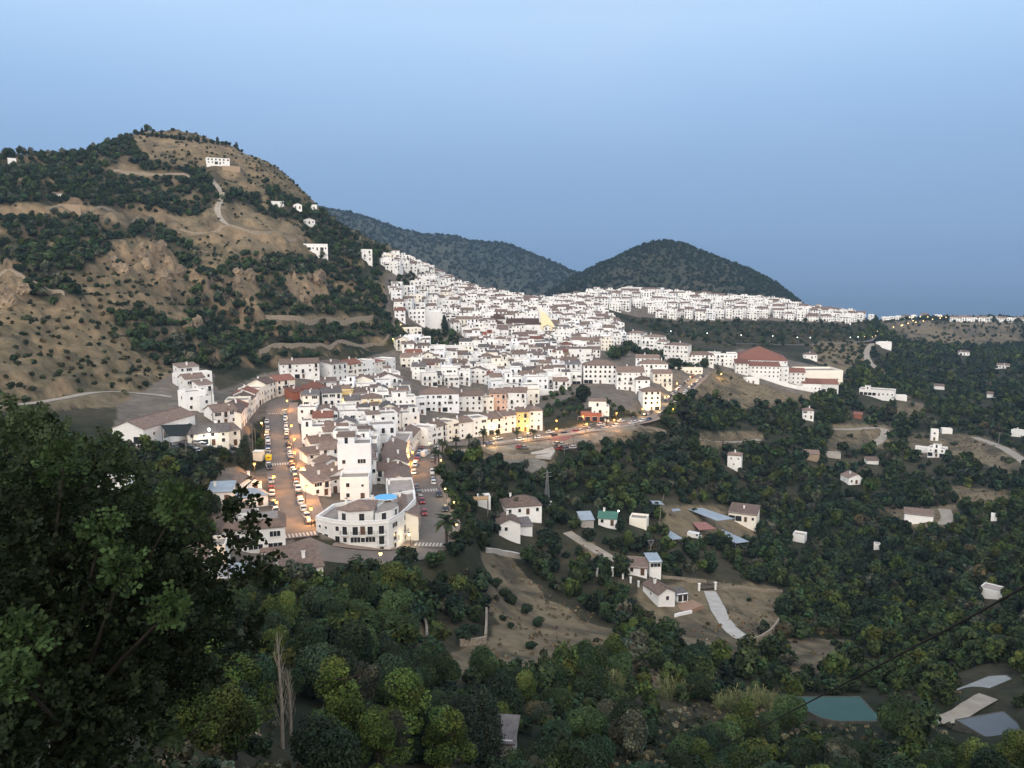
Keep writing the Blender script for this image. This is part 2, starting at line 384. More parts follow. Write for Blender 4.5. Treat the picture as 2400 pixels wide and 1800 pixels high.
VALLEY = V([(940,985),(985,975),(1180,1035),(1400,905),(1540,830),(1600,860),(1720,860),(1810,850),(1850,740),(1890,690),(2500,690),(2500,1900),(-300,1900),(-300,1000),(250,960),(500,985),(560,1200),(690,1270),(830,1190),(880,1190)])
MIDR = V([(1340,690),(1480,695),(1690,697),(1870,688),(1900,730),(1860,800),(1720,745),(1560,750),(1480,735),(1430,720)])
CLEAR_V = [V(p) for p in (
 [(1045,1195),(1115,1195),(1185,1290),(1330,1360),(1345,1395),(1210,1445),(960,1470),(930,1412),(1045,1395),(1060,1300)],
 [(1365,1270),(1490,1250),(1685,1270),(1690,1350),(1600,1412),(1440,1408),(1395,1320)],
 [(960,975),(1060,950),(1420,890),(1420,925),(1270,985),(1195,965),(1175,1035),(1050,990)],
 [(1475,830),(1540,800),(1640,800),(1770,855),(1740,872),(1600,878),(1500,860)],
 [(1755,742),(1880,735),(1870,792),(1810,812),(1750,775)],
 [(1890,690),(2212,697),(2212,745),(2050,750),(1940,735)],
 [(1800,915),(1925,915),(1925,965),(1790,975)], [(1425,1085),(1625,1100),(1640,1175),(1440,1165)],
 [(1500,938),(1650,928),(1640,962),(1510,968)], [(1960,930),(2130,940),(2212,985),(2212,1040),(2110,1000),(1960,985)],
 [(900,1350),(930,1350),(930,1410),(1140,1415),(1150,1460),(960,1480)], [(1860,1390),(1700,1380),(1700,1460),(1780,1450)],
 [(1930,850),(2000,870),(1990,900),(1920,900)], [(2040,1050),(2180,1060),(2180,1100),(2060,1090)],
 [(1230,1150),(1300,1180),(1335,1225),(1300,1230)], [(1380,1410),(1420,1440),(1440,1500),(1400,1500)], [(1900,1100),(2080,1095),(2060,1140),(1960,1140)])]
def any_poly(px, py, polys):
    r = np.zeros(np.shape(px), bool)
    for p in polys: r |= inpoly(px, py, p)
    return r
# ------------------------------------------------------------------ relief: terraces, gullies, flat road beds
GPX, GPY = proj(XG, YG, ZG + ZC)
_rr = np.exp(LG)
_town = any_poly(GPX, GPY, NOBUILD)
_m = np.where(_town, 0., 1.)
for _ in range(6):
    _m[1:-1] = (_m[:-2] + _m[1:-1] + _m[2:]) / 3; _m[:,1:-1] = (_m[:,:-2] + _m[:,1:-1] + _m[:,2:]) / 3
_hill = np.where(inpoly(GPX, GPY, HILL), 1., 0.)
for _ in range(6):
    _hill[1:-1] = (_hill[:-2] + _hill[1:-1] + _hill[2:]) / 3; _hill[:,1:-1] = (_hill[:,:-2] + _hill[:,1:-1] + _hill[:,2:]) / 3
_n1 = fbm(XG, YG, 60, 5, 3); _n2 = fbm(XG, YG, 14, 4, 11)
_rockm = any_poly(GPX, GPY, [V(p) for p in ([(330,515),(388,555),(395,620),(360,645),(325,590)],[(605,595),(705,585),(705,645),(645,655)],[(230,560),(330,520),(350,560),(300,600),(240,600)],[(40,570),(0,560),(0,640),(60,620)],[(400,600),(420,640),(560,700),(560,660),(500,600)])]) * 1.
for _ in range(3):
    _rockm[1:-1] = (_rockm[:-2] + _rockm[1:-1] + _rockm[2:]) / 3; _rockm[:,1:-1] = (_rockm[:,:-2] + _rockm[:,1:-1] + _rockm[:,2:]) / 3
_step = 5.5; _zz = ZG / _step + (_n1 - .5) * 3
_fr = _zz - np.floor(_zz); _ter = np.clip((_fr - .62) / .3, 0, 1) - _fr
ZG = ZG + _m * _hill * (_ter * _step * (.25 + .6 * (fbm(XG, YG, 90, 2, 5) > .5)) + (_n1 - .5) * 10 + (_n2 - .5) * 6 - np.clip(.16 - np.abs(fbm(XG, YG, 48, 4, 27) - .5), 0, 1) * 46 * np.clip((_rr - 280) / 60, 0, 1) * np.clip((760 - _rr) / 60, 0, 1) + _rockm * np.abs(fbm(XG * .35 + YG * .94, XG * .94 - YG * .35, 7, 5, 17) - .5) * 34)
_vs = np.clip(_rr / 200, 0, 1)
ZG = ZG + _m * (1 - _hill) * _vs * ((_n1 - .5) * 3.5 + (_n2 - .5) * 1.2 + _ter * 1.0)
for nm, (ln, z, w) in LINES.items():
    d = np.full(XG.shape, 1e9); zz = np.zeros(XG.shape)
    bx = (XG > ln[:,0].min()-20) & (XG < ln[:,0].max()+20) & (YG > ln[:,1].min()-20) & (YG < ln[:,1].max()+20)
    X = XG[bx]; Y = YG[bx]; dd = np.full(X.shape, 1e9); zq = np.zeros(X.shape)
    for (ax, ay), (bx_, by_), az, bz in zip(ln[:-1], ln[1:], z[:-1], z[1:]):
        ux, uy = bx_-ax, by_-ay; t_ = np.clip(((X-ax)*ux + (Y-ay)*uy) / (ux*ux+uy*uy), 0, 1)
        q = np.hypot(X-ax-ux*t_, Y-ay-uy*t_); k = q < dd; dd[k] = q[k]; zq[k] = (az + (bz-az)*t_)[k]
    wgt = np.clip(1 - (dd - w*.5 - 2.5) / (7 if nm in ROADS else 4), 0, 1); wgt = wgt * wgt * (3 - 2 * wgt)
    ZG[bx] = ZG[bx] * (1 - wgt) + zq * wgt
GPX, GPY = proj(XG, YG, ZG + ZC)
CMX = np.maximum.accumulate(np.where(_rr > 6, ZG / _rr, -9), axis=1)      # skyline so far along each bearing
def in_sight(x, y, z, h):
    """does something h tall standing at x, y, z (z relative to the viewer) rise into view over the land before it"""
    r = np.hypot(x, y); f = np.arctan2(x, y)
    i = np.clip(np.rint((f - PH[0]) / (PH[1] - PH[0])).astype(int), 0, len(PH) - 1); j = np.clip(np.searchsorted(RR, r * .985) - 1, 0, len(RR) - 1)
    return (z + h) / r >= CMX[i, j]
def place(px, py, h=0.0):
    x, y = first_hit(px, py, h); return x, y, gz(x, y) + ZC
def scale_at(x, y): return math.hypot(x, y) / F     # metres per photograph pixel, roughly
# ------------------------------------------------------------------ the ground sheet
def lerp(a, b, t): return a + (b - a) * t[..., None]
def c3(*c): return np.array(c, float)
def ground_colour():
    n = fbm(XG, YG, 35, 5, 21); n2 = fbm(XG, YG, 7, 4, 31); n3 = fbm(XG, YG, 120, 3, 41)
    col = lerp(np.broadcast_to(c3(.030,.037,.020), XG.shape + (3,)), np.broadcast_to(c3(.078,.070,.045), XG.shape + (3,)), np.clip((n - .35) * 3, 0, 1))
    wob = 26 * np.clip(300 / np.maximum(np.exp(LG), 1), .3, 1.5)
    QX = GPX + (fbm(XG, YG, 16, 4, 95) - .5) * wob * 2.2; QY = GPY + (fbm(XG, YG, 16, 4, 96) - .5) * wob * 1.2
    hill = inpoly(QX, QY, HILL) & ~any_poly(QX, QY, DENSE_H)
    tan = lerp(np.broadcast_to(c3(.125,.108,.066), XG.shape + (3,)), np.broadcast_to(c3(.285,.215,.130), XG.shape + (3,)), np.clip((n2 * .6 + n * .6 - .35) * 2.6, 0, 1))
    n4 = fbm(XG, YG, 4.0, 4, 51); scr = np.clip((n4 * .55 + n * .45 - .47) * 7, 0, 1)
    tan = lerp(tan, np.broadcast_to(c3(.085,.078,.050), XG.shape + (3,)), scr * .75)
    col = np.where(hill[..., None], tan, col)
    clr = any_poly(QX, QY, CLEAR_V + CLEAR_H)
    bare = lerp(np.broadcast_to(c3(.105,.090,.062), XG.shape + (3,)), np.broadcast_to(c3(.225,.180,.115), XG.shape + (3,)), np.clip((n2 + n - .75) * 3, 0, 1))
    col = np.where(clr[..., None], bare, col)
    pale = any_poly(GPX, GPY, [V([(1000,962),(1420,893),(1400,915),(1262,965),(1060,975)]), V([(1050,975),(1185,985),(1175,1030),(1120,1010)])])
    col = np.where(pale[..., None], c3(.26,.235,.20) * (.8 + .4 * n2[..., None]), col)
    town = _town
    col = np.where(town[..., None], c3(.16,.138,.115) * (.7 + .4 * n2[..., None]), col)
    # rock on the steep faces of the hill
    gx = np.gradient(ZG, axis=1) / np.gradient(np.exp(LG), axis=1)
    steep = np.clip((np.abs(gx) - .75) * 2.2, 0, 1) * (inpoly(GPX, GPY, HILL) * 1.)
    rock = np.maximum(_rockm, any_poly(QX, QY, [CLEAR_H[1]]) * .6)
    rk = lerp(np.broadcast_to(c3(.20,.155,.105), XG.shape + (3,)), np.broadcast_to(c3(.36,.265,.165), XG.shape + (3,)), np.clip((n2 - .3) * 2.5, 0, 1))
    col = lerp(col, rk, np.clip(np.maximum(steep * .8, rock * .75), 0, 1))
    return np.clip(col * np.where(town, 1, .72)[..., None], 0, 1)
def grid_mesh(name, X, Y, Z, col, material):
    a, b = X.shape; me = bpy.data.meshes.new(name)
    me.vertices.add(a*b); me.vertices.foreach_set('co', np.stack([X,Y,Z],-1).astype(np.float32).ravel())
    i = np.arange(a*b, dtype=np.int32).reshape(a,b)
    q = np.stack([i[:-1,:-1], i[1:,:-1], i[1:,1:], i[:-1,1:]], -1)[..., ::-1].reshape(-1,4); n = len(q)
    me.loops.add(n*4); me.loops.foreach_set('vertex_index', np.ascontiguousarray(q).ravel())
    me.polygons.add(n); me.polygons.foreach_set('loop_start', np.arange(n, dtype=np.int32)*4)
    c = me.color_attributes.new('col', 'FLOAT_COLOR', 'POINT'); k = np.ones((a*b,4), np.float32); k[:,:3] = col.reshape(-1,3); c.data.foreach_set('color', k.ravel())
    me.materials.append(material); me.update(calc_edges=True)
    me.polygons.foreach_set('use_smooth', np.ones(n, bool)); return me
struct(link('ground', grid_mesh('ground', XG, YG, ZG + ZC, ground_colour(), GROUND)))
# the hillside the viewer stands on, behind the camera
def back_ground():
    ph = np.radians(np.arange(58, 302.1, 2)); r = np.exp(np.linspace(math.log(1.6), math.log(1500), 60))
    P, Q = np.meshgrid(ph, r, indexing='ij'); X = np.sin(P)*Q; Y = np.cos(P)*Q
    e = np.interp(np.degrees(P), [58,90,180,270,302], [0,.5,1,.5,0])
    zl = np.interp(np.log(Q), LR, ZG[0]); zr = np.interp(np.log(Q), LR, ZG[-1])
    side = np.clip((np.degrees(P) - 58) / 244, 0, 1); Zf = zr * (1 - side) + zl * side
    Z = Zf * (1 - e) + e * (-1.7 + np.minimum(Q, 400) * .28)
    return grid_mesh('hillside', X, Y, Z + ZC, np.broadcast_to(c3(.09,.08,.05), X.shape + (3,)).copy(), GROUND)
struct(link('hillside', back_ground()))
# ------------------------------------------------------------------ roads and tracks as ribbons over the ground
def ribbon(name, ln, z, w, m, dz=.12, off=0.0):
    ln = np.asarray(ln); t = np.gradient(ln, axis=0); t /= np.linalg.norm(t, axis=1)[:,None]
    nrm = np.stack([t[:,1], -t[:,0]], 1); mb = MB(); k = 4; n = len(ln)
    ww = np.broadcast_to(w, (n,))
    vs = []
    for i in range(n):
        for j in range(k+1):
            p = ln[i] + nrm[i] * (off + ww[i] * (j / k - .5)); vs.append((p[0], p[1], z[i] + ZC + dz))
    fs = [(i*(k+1)+j, (i+1)*(k+1)+j, (i+1)*(k+1)+j+1, i*(k+1)+j+1) for i in range(n-1) for j in range(k)]
    fs = [f[::-1] for f in fs]
    mb.add(vs, fs); return struct(part(name, mb, m))
for nm in ROADS:
    ln, z, w = LINES[nm]
    tq = np.gradient(ln, axis=0); tq /= np.linalg.norm(tq, axis=1)[:,None]; nq = np.stack([tq[:,1], -tq[:,0]], 1) * w / 2
    zz = np.maximum.reduce([z] + [ground(ln[:,0] + nq[:,0]*k, ln[:,1] + nq[:,1]*k) for k in (-1.1,-.75,-.4,0,.4,.75,1.1)]); zz[1:-1] = np.maximum(zz[1:-1], (zz[:-2] + zz[2:]) / 2); LINES[nm] = (ln, zz, w)
    ribbon('road', ln, zz, w, ASPH, {'street':.20,'lower street':.16,'front street':.12,'upper road':.24}[nm])
ln, z, w = LINES['street']; ribbon('pavement', ln[4:-6], z[4:-6], 4.2, PAVE, .32, 6.9)
ln, z, w = LINES['lower street']; ribbon('pavement', ln[3:], z[3:], 2.4, PAVE, .30, 5.5); ribbon('pavement', ln[3:], z[3:], 2.4, PAVE, .30, -5.5)
ln, z, w = LINES['front street']; ribbon('pavement', ln[3:-3], z[3:-3], 3.0, PAVE, .28, -6.6)
ln, z, w = LINES['upper road']; ribbon('pavement', ln[6:], z[6:], 2.6, PAVE, .34, 5.9)
for nm in TRACKS:
    ln, z, w = LINES[nm]
    ww = w * (.8 + .4 * fbm(ln[:,0], ln[:,1], 6, 2, 77))
    tq = np.gradient(ln, axis=0); tq /= np.linalg.norm(tq, axis=1)[:,None]; nq = np.stack([tq[:,1], -tq[:,0]], 1) * w / 2
    zz = np.maximum.reduce([z] + [ground(ln[:,0] + nq[:,0]*k, ln[:,1] + nq[:,1]*k) for k in (-1,-.5,0,.5,1)])
    ribbon({'far lamp road':'road','hill road':'road','villa driveway':'driveway'}.get(nm, 'track'), ln, zz, ww, CONC if nm in ('villa driveway',) else ASPH if nm == 'far lamp road' else PALE, .35 if nm == 'pond track' else .15)
def at_line(nm, s, off=0.0):
    """point, height and heading at fraction s of a road"""
    ln, z, w = LINES[nm]; i = min(len(ln)-2, int(s*(len(ln)-1))); p = ln[i]; q = ln[i+1]; d = (q-p)/np.linalg.norm(q-p)
    return p[0]+d[1]*off, p[1]-d[0]*off, z[i]+ZC, math.atan2(d[1], d[0])
# ------------------------------------------------------------------ far hills and the sea
def bump_hill(name, prof, r0, depth, seed, c_lo, c_hi, foot):
    """a hill whose skyline seen from the viewpoint follows prof, with its own depth"""
    px = np.array([p[0] for p in prof]); pr = [ray(*p) for p in prof]
    ph = np.array([a for a, b in pr]); tt = np.array([b for a, b in pr])
    phs = np.linspace(ph[0], ph[-1], 260); sk = np.interp(phs, ph, tt)
    for _ in range(8): sk[1:-1] = (sk[:-2] + 2*sk[1:-1] + sk[2:]) / 4
    rs = np.linspace(r0 - depth, r0 + depth, 150)
    Pp, Q = np.meshgrid(phs, rs, indexing='ij'); X = np.sin(Pp)*Q; Y = np.cos(Pp)*Q
    u = (Q - r0) / depth; shape = np.cos(np.clip(u, -1, 1) * pi / 2) ** 1.1
    top = sk[:,None] * r0
    n = fbm(X, Y, depth*.35, 5, seed); n2 = fbm(X, Y, depth*.05, 4, seed+9)
    Z = foot + (top - foot) * shape * (1 + (n - .5) * .22 * np.abs(u) * 2) + (n2 - .5) * depth * .022
    nn = np.clip((fbm(X, Y, depth*.16, 5, seed+3) - .35) * 3.2, 0, 1)
    col = lerp(np.broadcast_to(c_lo, X.shape + (3,)), np.broadcast_to(c_hi, X.shape + (3,)), nn)
    o = struct(link(name, grid_mesh(name, X, Y, Z + ZC, col, HILLM))); return X, Y, Z + ZC, col
HILL_R = bump_hill('hill', V([(1180,640),(1240,598),(1290,575),(1340,553),(1380,535),(1410,526),(1440,523),(1480,530),(1520,546),(1570,566),(1620,584),(1660,604),(1690,622),(1716,644),(1740,668)]), 1750, 420, 51, c3(.036,.045,.031), c3(.058,.058,.042), -95)
HILL_L = bump_hill('mountain', V([(640,440),(700,452),(746,458),(800,474),(850,493),(900,507),(940,508),(975,511),(1010,520),(1060,526),(1100,530),(1140,546),(1190,566),(1250,592),(1320,625),(1400,660)]), 2600, 560, 61, c3(.040,.050,.038), c3(.056,.062,.046), -160)
mb = MB(); n = 96; rad = [300, 3000, 12000, 60000]
vs = [(r*cos(2*pi*i/n), r*sin(2*pi*i/n), 0) for r in rad for i in range(n)]
mb.add(vs, [(a*n+i,a*n+(i+1)%n,(a+1)*n+(i+1)%n,(a+1)*n+i)[::-1] for a in range(3) for i in range(n)])
SEA = mat('sea water', (.02,.045,.085), (.016,.036,.07), .004, .35, 6, spec=.5)
struct(part('sea', mb, SEA))
# ------------------------------------------------------------------ foliage
def leaf_cloud(blobs, n, size, seed, col, var=.34, out=.75, jit=.9, squash=1.0):
    """n leaf cards spread over the shells of the blobs (x,y,z,r); returns quads and colours"""
    g = np.random.default_rng(seed); B = np.array(blobs, float)
    p = B[:,3] ** 2; k = g.choice(len(B), n, p=p / p.sum()); b = B[k]
    d = g.normal(size=(n,3)); d /= np.linalg.norm(d, axis=1)[:,None]
    rad = b[:,3:4] * (out + (1.08 - out) * g.random((n,1))); c = b[:,:3] + d * rad * np.array([1,1,squash])
    nn = d + g.normal(size=(n,3)) * jit * .6 + np.array([0,0,.35]); nn /= np.linalg.norm(nn, axis=1)[:,None]
    a = np.cross(nn, g.normal(size=(n,3))); a /= np.linalg.norm(a, axis=1)[:,None]; e = np.cross(nn, a)
    s = size * (.55 + .8 * g.random((n,1)))
    q = np.stack([c - a*s, c - e*s*(.5+.3*g.random((n,1))), c + a*s, c + e*s*(.5+.3*g.random((n,1)))], 1)
    bl = 1 + var * g.normal(size=len(B)); lf = 1 + var * .7 * g.normal(size=n)
    warm = g.normal(size=(n,1)) * .10 + (g.normal(size=len(B)) * .12)[k][:,None]
    cc = np.array(col)[None] * .76 * np.clip(bl[k] * lf, .35, 1.9)[:,None] * (1 + warm * np.array([1,.1,-.3]))
    return q, np.clip(cc, .005, 1)
def crown_blobs(seed, n, shape='round'):
    g = np.random.default_rng(seed); bl = []
    for i in range(n):
        d = g.normal(size=3); d /= np.linalg.norm(d)
        if shape == 'round': c = d * np.array([.62,.62,.50]) * (.5 + .5*g.random()); bl.append((c[0], c[1], .92 + c[2], .30 + .26*g.random()))
        elif shape == 'loose': c = d * np.array([.72,.72,.62]) * (.4 + .6*g.random()); bl.append((c[0], c[1], 1.25 + c[2], .22 + .24*g.random()))
        elif shape == 'shrub': c = d * np.array([.6,.6,.3]) * (.4 + .6*g.random()); bl.append((c[0], c[1], .42 + abs(c[2]), .28 + .25*g.random()))
        elif shape == 'cypress': z = (i + .5) / n; r = .10 * (1 - z) ** .7 * (.35 + 1.8 * min(z * 4, 1)) + .03; a = g.random() * 6.28; bl.append((cos(a)*.05, sin(a)*.05, .08 + z * .9, r))
        elif shape == 'pine': z = g.random() ** .8; rr = (1 - z * .75) * .85; a = g.random() * 6.28; q = rr * (.35 + .65 * g.random()); bl.append((cos(a)*q, sin(a)*q, .45 + z * 1.75, .20 + .16*g.random()))
    return bl
KINDS = {  # kind: (shape, blobs, colour)
 'orchard': ('round', 12, (.050,.080,.030)), 'dark': ('round', 10, (.030,.052,.027)), 'bright': ('loose', 14, (.086,.122,.032)),
 'olive': ('loose', 12, (.098,.110,.075)), 'shrub': ('shrub', 8, (.052,.066,.036)), 'dry': ('shrub', 7, (.085,.085,.046)), 'straw': ('shrub', 5, (.235,.20,.13)),
 'pine': ('pine', 26, (.096,.138,.032)), 'cypress': ('cypress', 14, (.026,.040,.027))}
LOD = {'near': (9000, .046), 'mid': (2200, .092), 'far': (420, .195), 'tiny': (90, .36), 'tuft': (26, .5)}
_vc = {}
def variant(kind, lod, k):
    key = (kind, lod, k)
    if key not in _vc:
        sh, nb, col = KINDS[kind]; n, s = LOD[lod]
        _vc[key] = leaf_cloud(crown_blobs(100*k + len(kind)*7, nb, sh), n, s * (.36 if kind == 'cypress' else .8 if kind == 'pine' else 1), 31*k + n, col, squash=2.4 if kind == 'cypress' else 1.0)
    return _vc[key]
_vm = {}
def crown_mesh(kind, lod, k):
    if (kind, lod, k) not in _vm:
        q, c = variant(kind, lod, k); _vm[(kind, lod, k)] = quads_mesh(kind + '_crown', q, LEAF, c)
    return _vm[(kind, lod, k)]
_tm = {}
def trunk_mesh(kind, k):
    if (kind, k) not in _tm:
        mb = MB(); g = random.Random(k + 5); top = {'cypress': .5, 'pine': 1.9, 'bright': 1.1, 'olive': 1.0}.get(kind, .85)
        if kind in ('shrub', 'dry'): top = .35
        x = y = 0; z = -.25; r = .05 if kind == 'cypress' else .085
        for i in range(4):
            nx, ny, nz = x + g.uniform(-.05,.05), y + g.uniform(-.05,.05), -.25 + (top + .25) * (i + 1) / 4
            mb.tube((x,y,z), (nx,ny,nz), r * (1 - i*.2), r * (.8 - i*.2), 6)
            if i and kind != 'cypress':
                for q in range(3): a = g.uniform(0,6.28); mb.tube((nx,ny,nz), (nx+cos(a)*.5, ny+sin(a)*.5, nz+.3), r*.4, r*.12, 5)
            x, y, z = nx, ny, nz
        _tm[(kind, k)] = mb.mesh('trunk', BARK)
    return _tm[(kind, k)]
def tree(name, label, cat, x, y, z, R_, kind, lod='mid', k=0, group=None, zs=1.0):
    o = thing(name, label, cat, (x, y, z - .1 * R_), random.uniform(0, 6.28), group); o.scale = (R_, R_, R_ * zs)
    link('crown', crown_mesh(kind, lod, k % 4), o); link('trunk', trunk_mesh(kind, k % 4), o); return o
def merged(name, items, lod, kind_tag='stuff'):
    """many small plants as one mass"""
    Q, K = [], []
    for (x, y, z, r, kind, k) in items:
        q, c = variant(kind, lod if not isinstance(lod, dict) else lod[kind], k % 4)
        a = random.uniform(0, 6.28); ca, sa = cos(a), sin(a); zs = random.uniform(.8, 1.25)
        m = np.array([[ca*r, sa*r, 0], [-sa*r, ca*r, 0], [0, 0, r*zs]])
        Q.append(q @ m + np.array([x, y, z - .12*r])); f = random.uniform(.7, 1.3); K.append(c * f * np.array([random.uniform(.9,1.12), 1, random.uniform(.85,1.1)]))
    o = link(name, quads_mesh(name, np.concatenate(Q), LEAF, np.concatenate(K))); o['kind'] = kind_tag; return o
# scatter over the ground
def scatter(sp, x0, x1, y0, y1, seed):
    g = np.random.default_rng(seed)
    X, Y = np.meshgrid(np.arange(x0, x1, sp), np.arange(y0, y1, sp)); X = X.ravel() + g.uniform(-.48,.48,X.size)*sp; Y = Y.ravel() + g.uniform(-.48,.48,Y.size)*sp
    f = np.arctan2(X, Y); k = np.abs(f) < .64; X, Y = X[k], Y[k]; Z = ground(X, Y); px, py = proj(X, Y, Z + ZC)
    wob = 22 * np.clip(300 / np.hypot(X, Y), .3, 1.5)
    qx = px + (fbm(X, Y, 18, 3, 91) - .5) * wob * 2; qy = py + (fbm(X, Y, 18, 3, 92) - .5) * wob
    k = (px > -120) & (px < 2520) & (py < 2000)
    return X[k], Y[k], Z[k], qx[k], qy[k], px[k], py[k]
def road_clear(X, Y, pad):
    ok = np.ones(X.shape, bool)
    for nm, (ln, z, w) in LINES.items():
        if nm == 'chapel path': continue
        for ax, ay in ln[::2]: ok &= (X-ax)**2 + (Y-ay)**2 > (w/2 + pad)**2
    return ok
OPEN_SPOTS = []
for _p in LINES['pond track'][0]:
    _a, _b = proj(_p[0], _p[1], gz(_p[0], _p[1]) + ZC); OPEN_SPOTS_SEED = globals().setdefault('OPEN_SPOTS_SEED', []); OPEN_SPOTS_SEED.append((float(_a), float(_b) + 14, 12, 20))
OPEN_SPOTS += OPEN_SPOTS_SEED
#          # (px, py, half width px, half height px) kept free so that a building shows
def open_ok(px, py):
    ok = np.ones(px.shape, bool)
    for a, b, c, d in OPEN_SPOTS: ok &= ~((np.abs(px - a) < c) & (np.abs(py - b) < d))
    return ok
# ------------------------------------------------------------------ houses
def win_mesh(kind):
    mb = MB(); W, H = {'window': (1.0, 1.2), 'wide': (2.4, 1.3), 'small': (.7, .7), 'door': (1.05, 2.1), 'french': (1.3, 2.1), 'arch': (1.3, 1.5), 'strip': (3.2, 1.2), 'garage': (2.6, 2.3)}[kind]
    fr = 1 if kind in ('door',) else 0
    if kind == 'arch':
        n = 8; P = [(-W/2, 0), (W/2, 0)] + [(W/2*cos(pi*i/n), H-.65+.65*sin(pi*i/n)) for i in range(n+1)]
        mb.add([(x,-.03,z) for x,z in P], [tuple(range(len(P)))], 2)
        O = [(x*1.14, z*1.05 if z > .1 else -.05) for x, z in P]
        for i in range(len(P)):
            j = (i+1) % len(P); mb.add([(O[i][0],-.06,O[i][1]),(O[j][0],-.06,O[j][1]),(P[j][0],-.06,P[j][1]),(P[i][0],-.06,P[i][1])], [(0,1,2,3)], 0)
    else:
        b = .07
        mb.box(-W/2, W/2, -.03, .02, 0, H, 2 if kind != 'door' else 1)
        mb.box(-W/2-b, -W/2, -.07, .02, 0, H+b, fr); mb.box(W/2, W/2+b, -.07, .02, 0, H+b, fr); mb.box(-W/2, W/2, -.07, .02, H, H+b, fr)
        if kind not in ('door','french','garage'): mb.box(-W/2-.14, W/2+.14, -.14, .02, -.09, 0, 0)
        if kind in ('window','french'): mb.box(-.03, .03, -.05, -.031, 0, H, 1)
        if kind in ('wide','strip'):
            for x in np.linspace(-W/2, W/2, 4)[1:-1]: mb.box(x-.04, x+.04, -.055, -.031, 0, H, 0)
        if kind == 'garage': mb.box(-W/2, W/2, -.05, -.031, 0, .1, 1)
    return mb.mesh('door' if kind == 'door' else 'window', [WHITE, WOOD, GLASS])
WIN = {}
def wmesh(k):
    if k not in WIN: WIN[k] = win_mesh(k)
    return WIN[k]
def balcony_mesh():
    mb = MB(); mb.box(-1.1,1.1,-.8,0,-.14,0,0); mb.box(-1.1,1.1,-.8,-.77,.92,.97,1)
    for s in (-1.1,1.07): mb.box(s,s+.03,-.77,0,.92,.97,1)
    for i in range(12): x = -1.08 + i*.195; mb.box(x,x+.02,-.79,-.77,0,.92,1)
    for s in (-1.09,1.07):
        for i in range(1,4): mb.box(s,s+.02,-.8+i*.2,-.78+i*.2,0,.92,1)
    return mb.mesh('balcony', [WHITE, DARK])
def chimney_mesh():
    mb = MB(); mb.box(-.32,.32,-.32,.32,-.6,1.15,0); mb.box(-.42,.42,-.42,.42,1.15,1.25,0)
    for a in (-.25,.13): mb.box(a,a+.12,-.2,.2,1.25,1.45,0)
    mb.box(-.4,.4,-.3,.3,1.45,1.53,1); return mb.mesh('chimney', [WHITE, TILE])
BALC = balcony_mesh(); CHIM = chimney_mesh()
def roof_mb(kind, w, d, h, rise, o=.35, t=.2):
    """roof slabs over a box x in +-w/2, y in 0..d, eaves at h"""
    mb = MB(); x0, x1, y0, y1 = -w/2-o, w/2+o, -o, d+o; z = h + .02; k = rise / max(.1, (d if kind == 'gable_x' else w) / 2) * o
    if kind == 'gable_x':
        m = d/2; mb.slab([(x0,y0,z-k),(x1,y0,z-k),(x1,m,z+rise),(x0,m,z+rise)], t); mb.slab([(x0,m,z+rise),(x1,m,z+rise),(x1,y1,z-k),(x0,y1,z-k)], t)
        mb.box(x0,x1,m-.16,m+.16,z+rise-.05,z+rise+.12,0)
    elif kind == 'gable_y':
        mb.slab([(x0,y0,z-k),(0,y0,z+rise),(0,y1,z+rise),(x0,y1,z-k)], t); mb.slab([(0,y0,z+rise),(x1,y0,z-k),(x1,y1,z-k),(0,y1,z+rise)], t)
        mb.box(-.16,.16,y0,y1,z+rise-.05,z+rise+.12,0)
    elif kind == 'mono':
        mb.slab([(x0,y0,z-.1),(x1,y0,z-.1),(x1,y1,z+rise),(x0,y1,z+rise)], t)
    elif kind == 'hip':
        s = min(w, d) / 2; A = [(x0,y0,z-.1),(x1,y0,z-.1),(x1,y1,z-.1),(x0,y1,z-.1)]
        if w >= d: r = [(-w/2+s,d/2,z+rise),(w/2-s+.01,d/2,z+rise)]; fs = [[A[0],A[1],r[1],r[0]],[A[1],A[2],r[1]],[A[2],A[3],r[0],r[1]],[A[3],A[0],r[0]]]
        else: r = [(0,s,z+rise),(0,d-s+.01,z+rise)]; fs = [[A[0],A[1],r[0]],[A[1],A[2],r[1],r[0]],[A[2],A[3],r[1]],[A[3],A[0],r[0],r[1]]]
        for f in fs: mb.slab(f, t)
    elif kind == 'pyramid':
        A = [(x0,y0,z-.1),(x1,y0,z-.1),(x1,y1,z-.1),(x0,y1,z-.1)]; p = (0,d/2,z+rise)
        for i in range(4): mb.slab([A[i],A[(i+1)%4],p], t)
    elif kind == 'skirt':       # tiled eaves round a flat terrace
        i = min(w, d) * .2; B = [(x0,y0,z-.1),(x1,y0,z-.1),(x1,y1,z-.1),(x0,y1,z-.1)]; T = [(x0+i,y0+i,z+rise),(x1-i,y0+i,z+rise),(x1-i,y1-i,z+rise),(x0+i,y1-i,z+rise)]
        for q in range(4): mb.slab([B[q],B[(q+1)%4],T[(q+1)%4],T[q]], t)
        mb.box(x0+i,x1-i,y0+i,y1-i,z+rise-.3,z+rise-.05,1)
    elif kind == 'flat':
        mb.box(-w/2+.25,w/2-.25,.25,d-.25,h-.1,h+.03,1)
    return mb
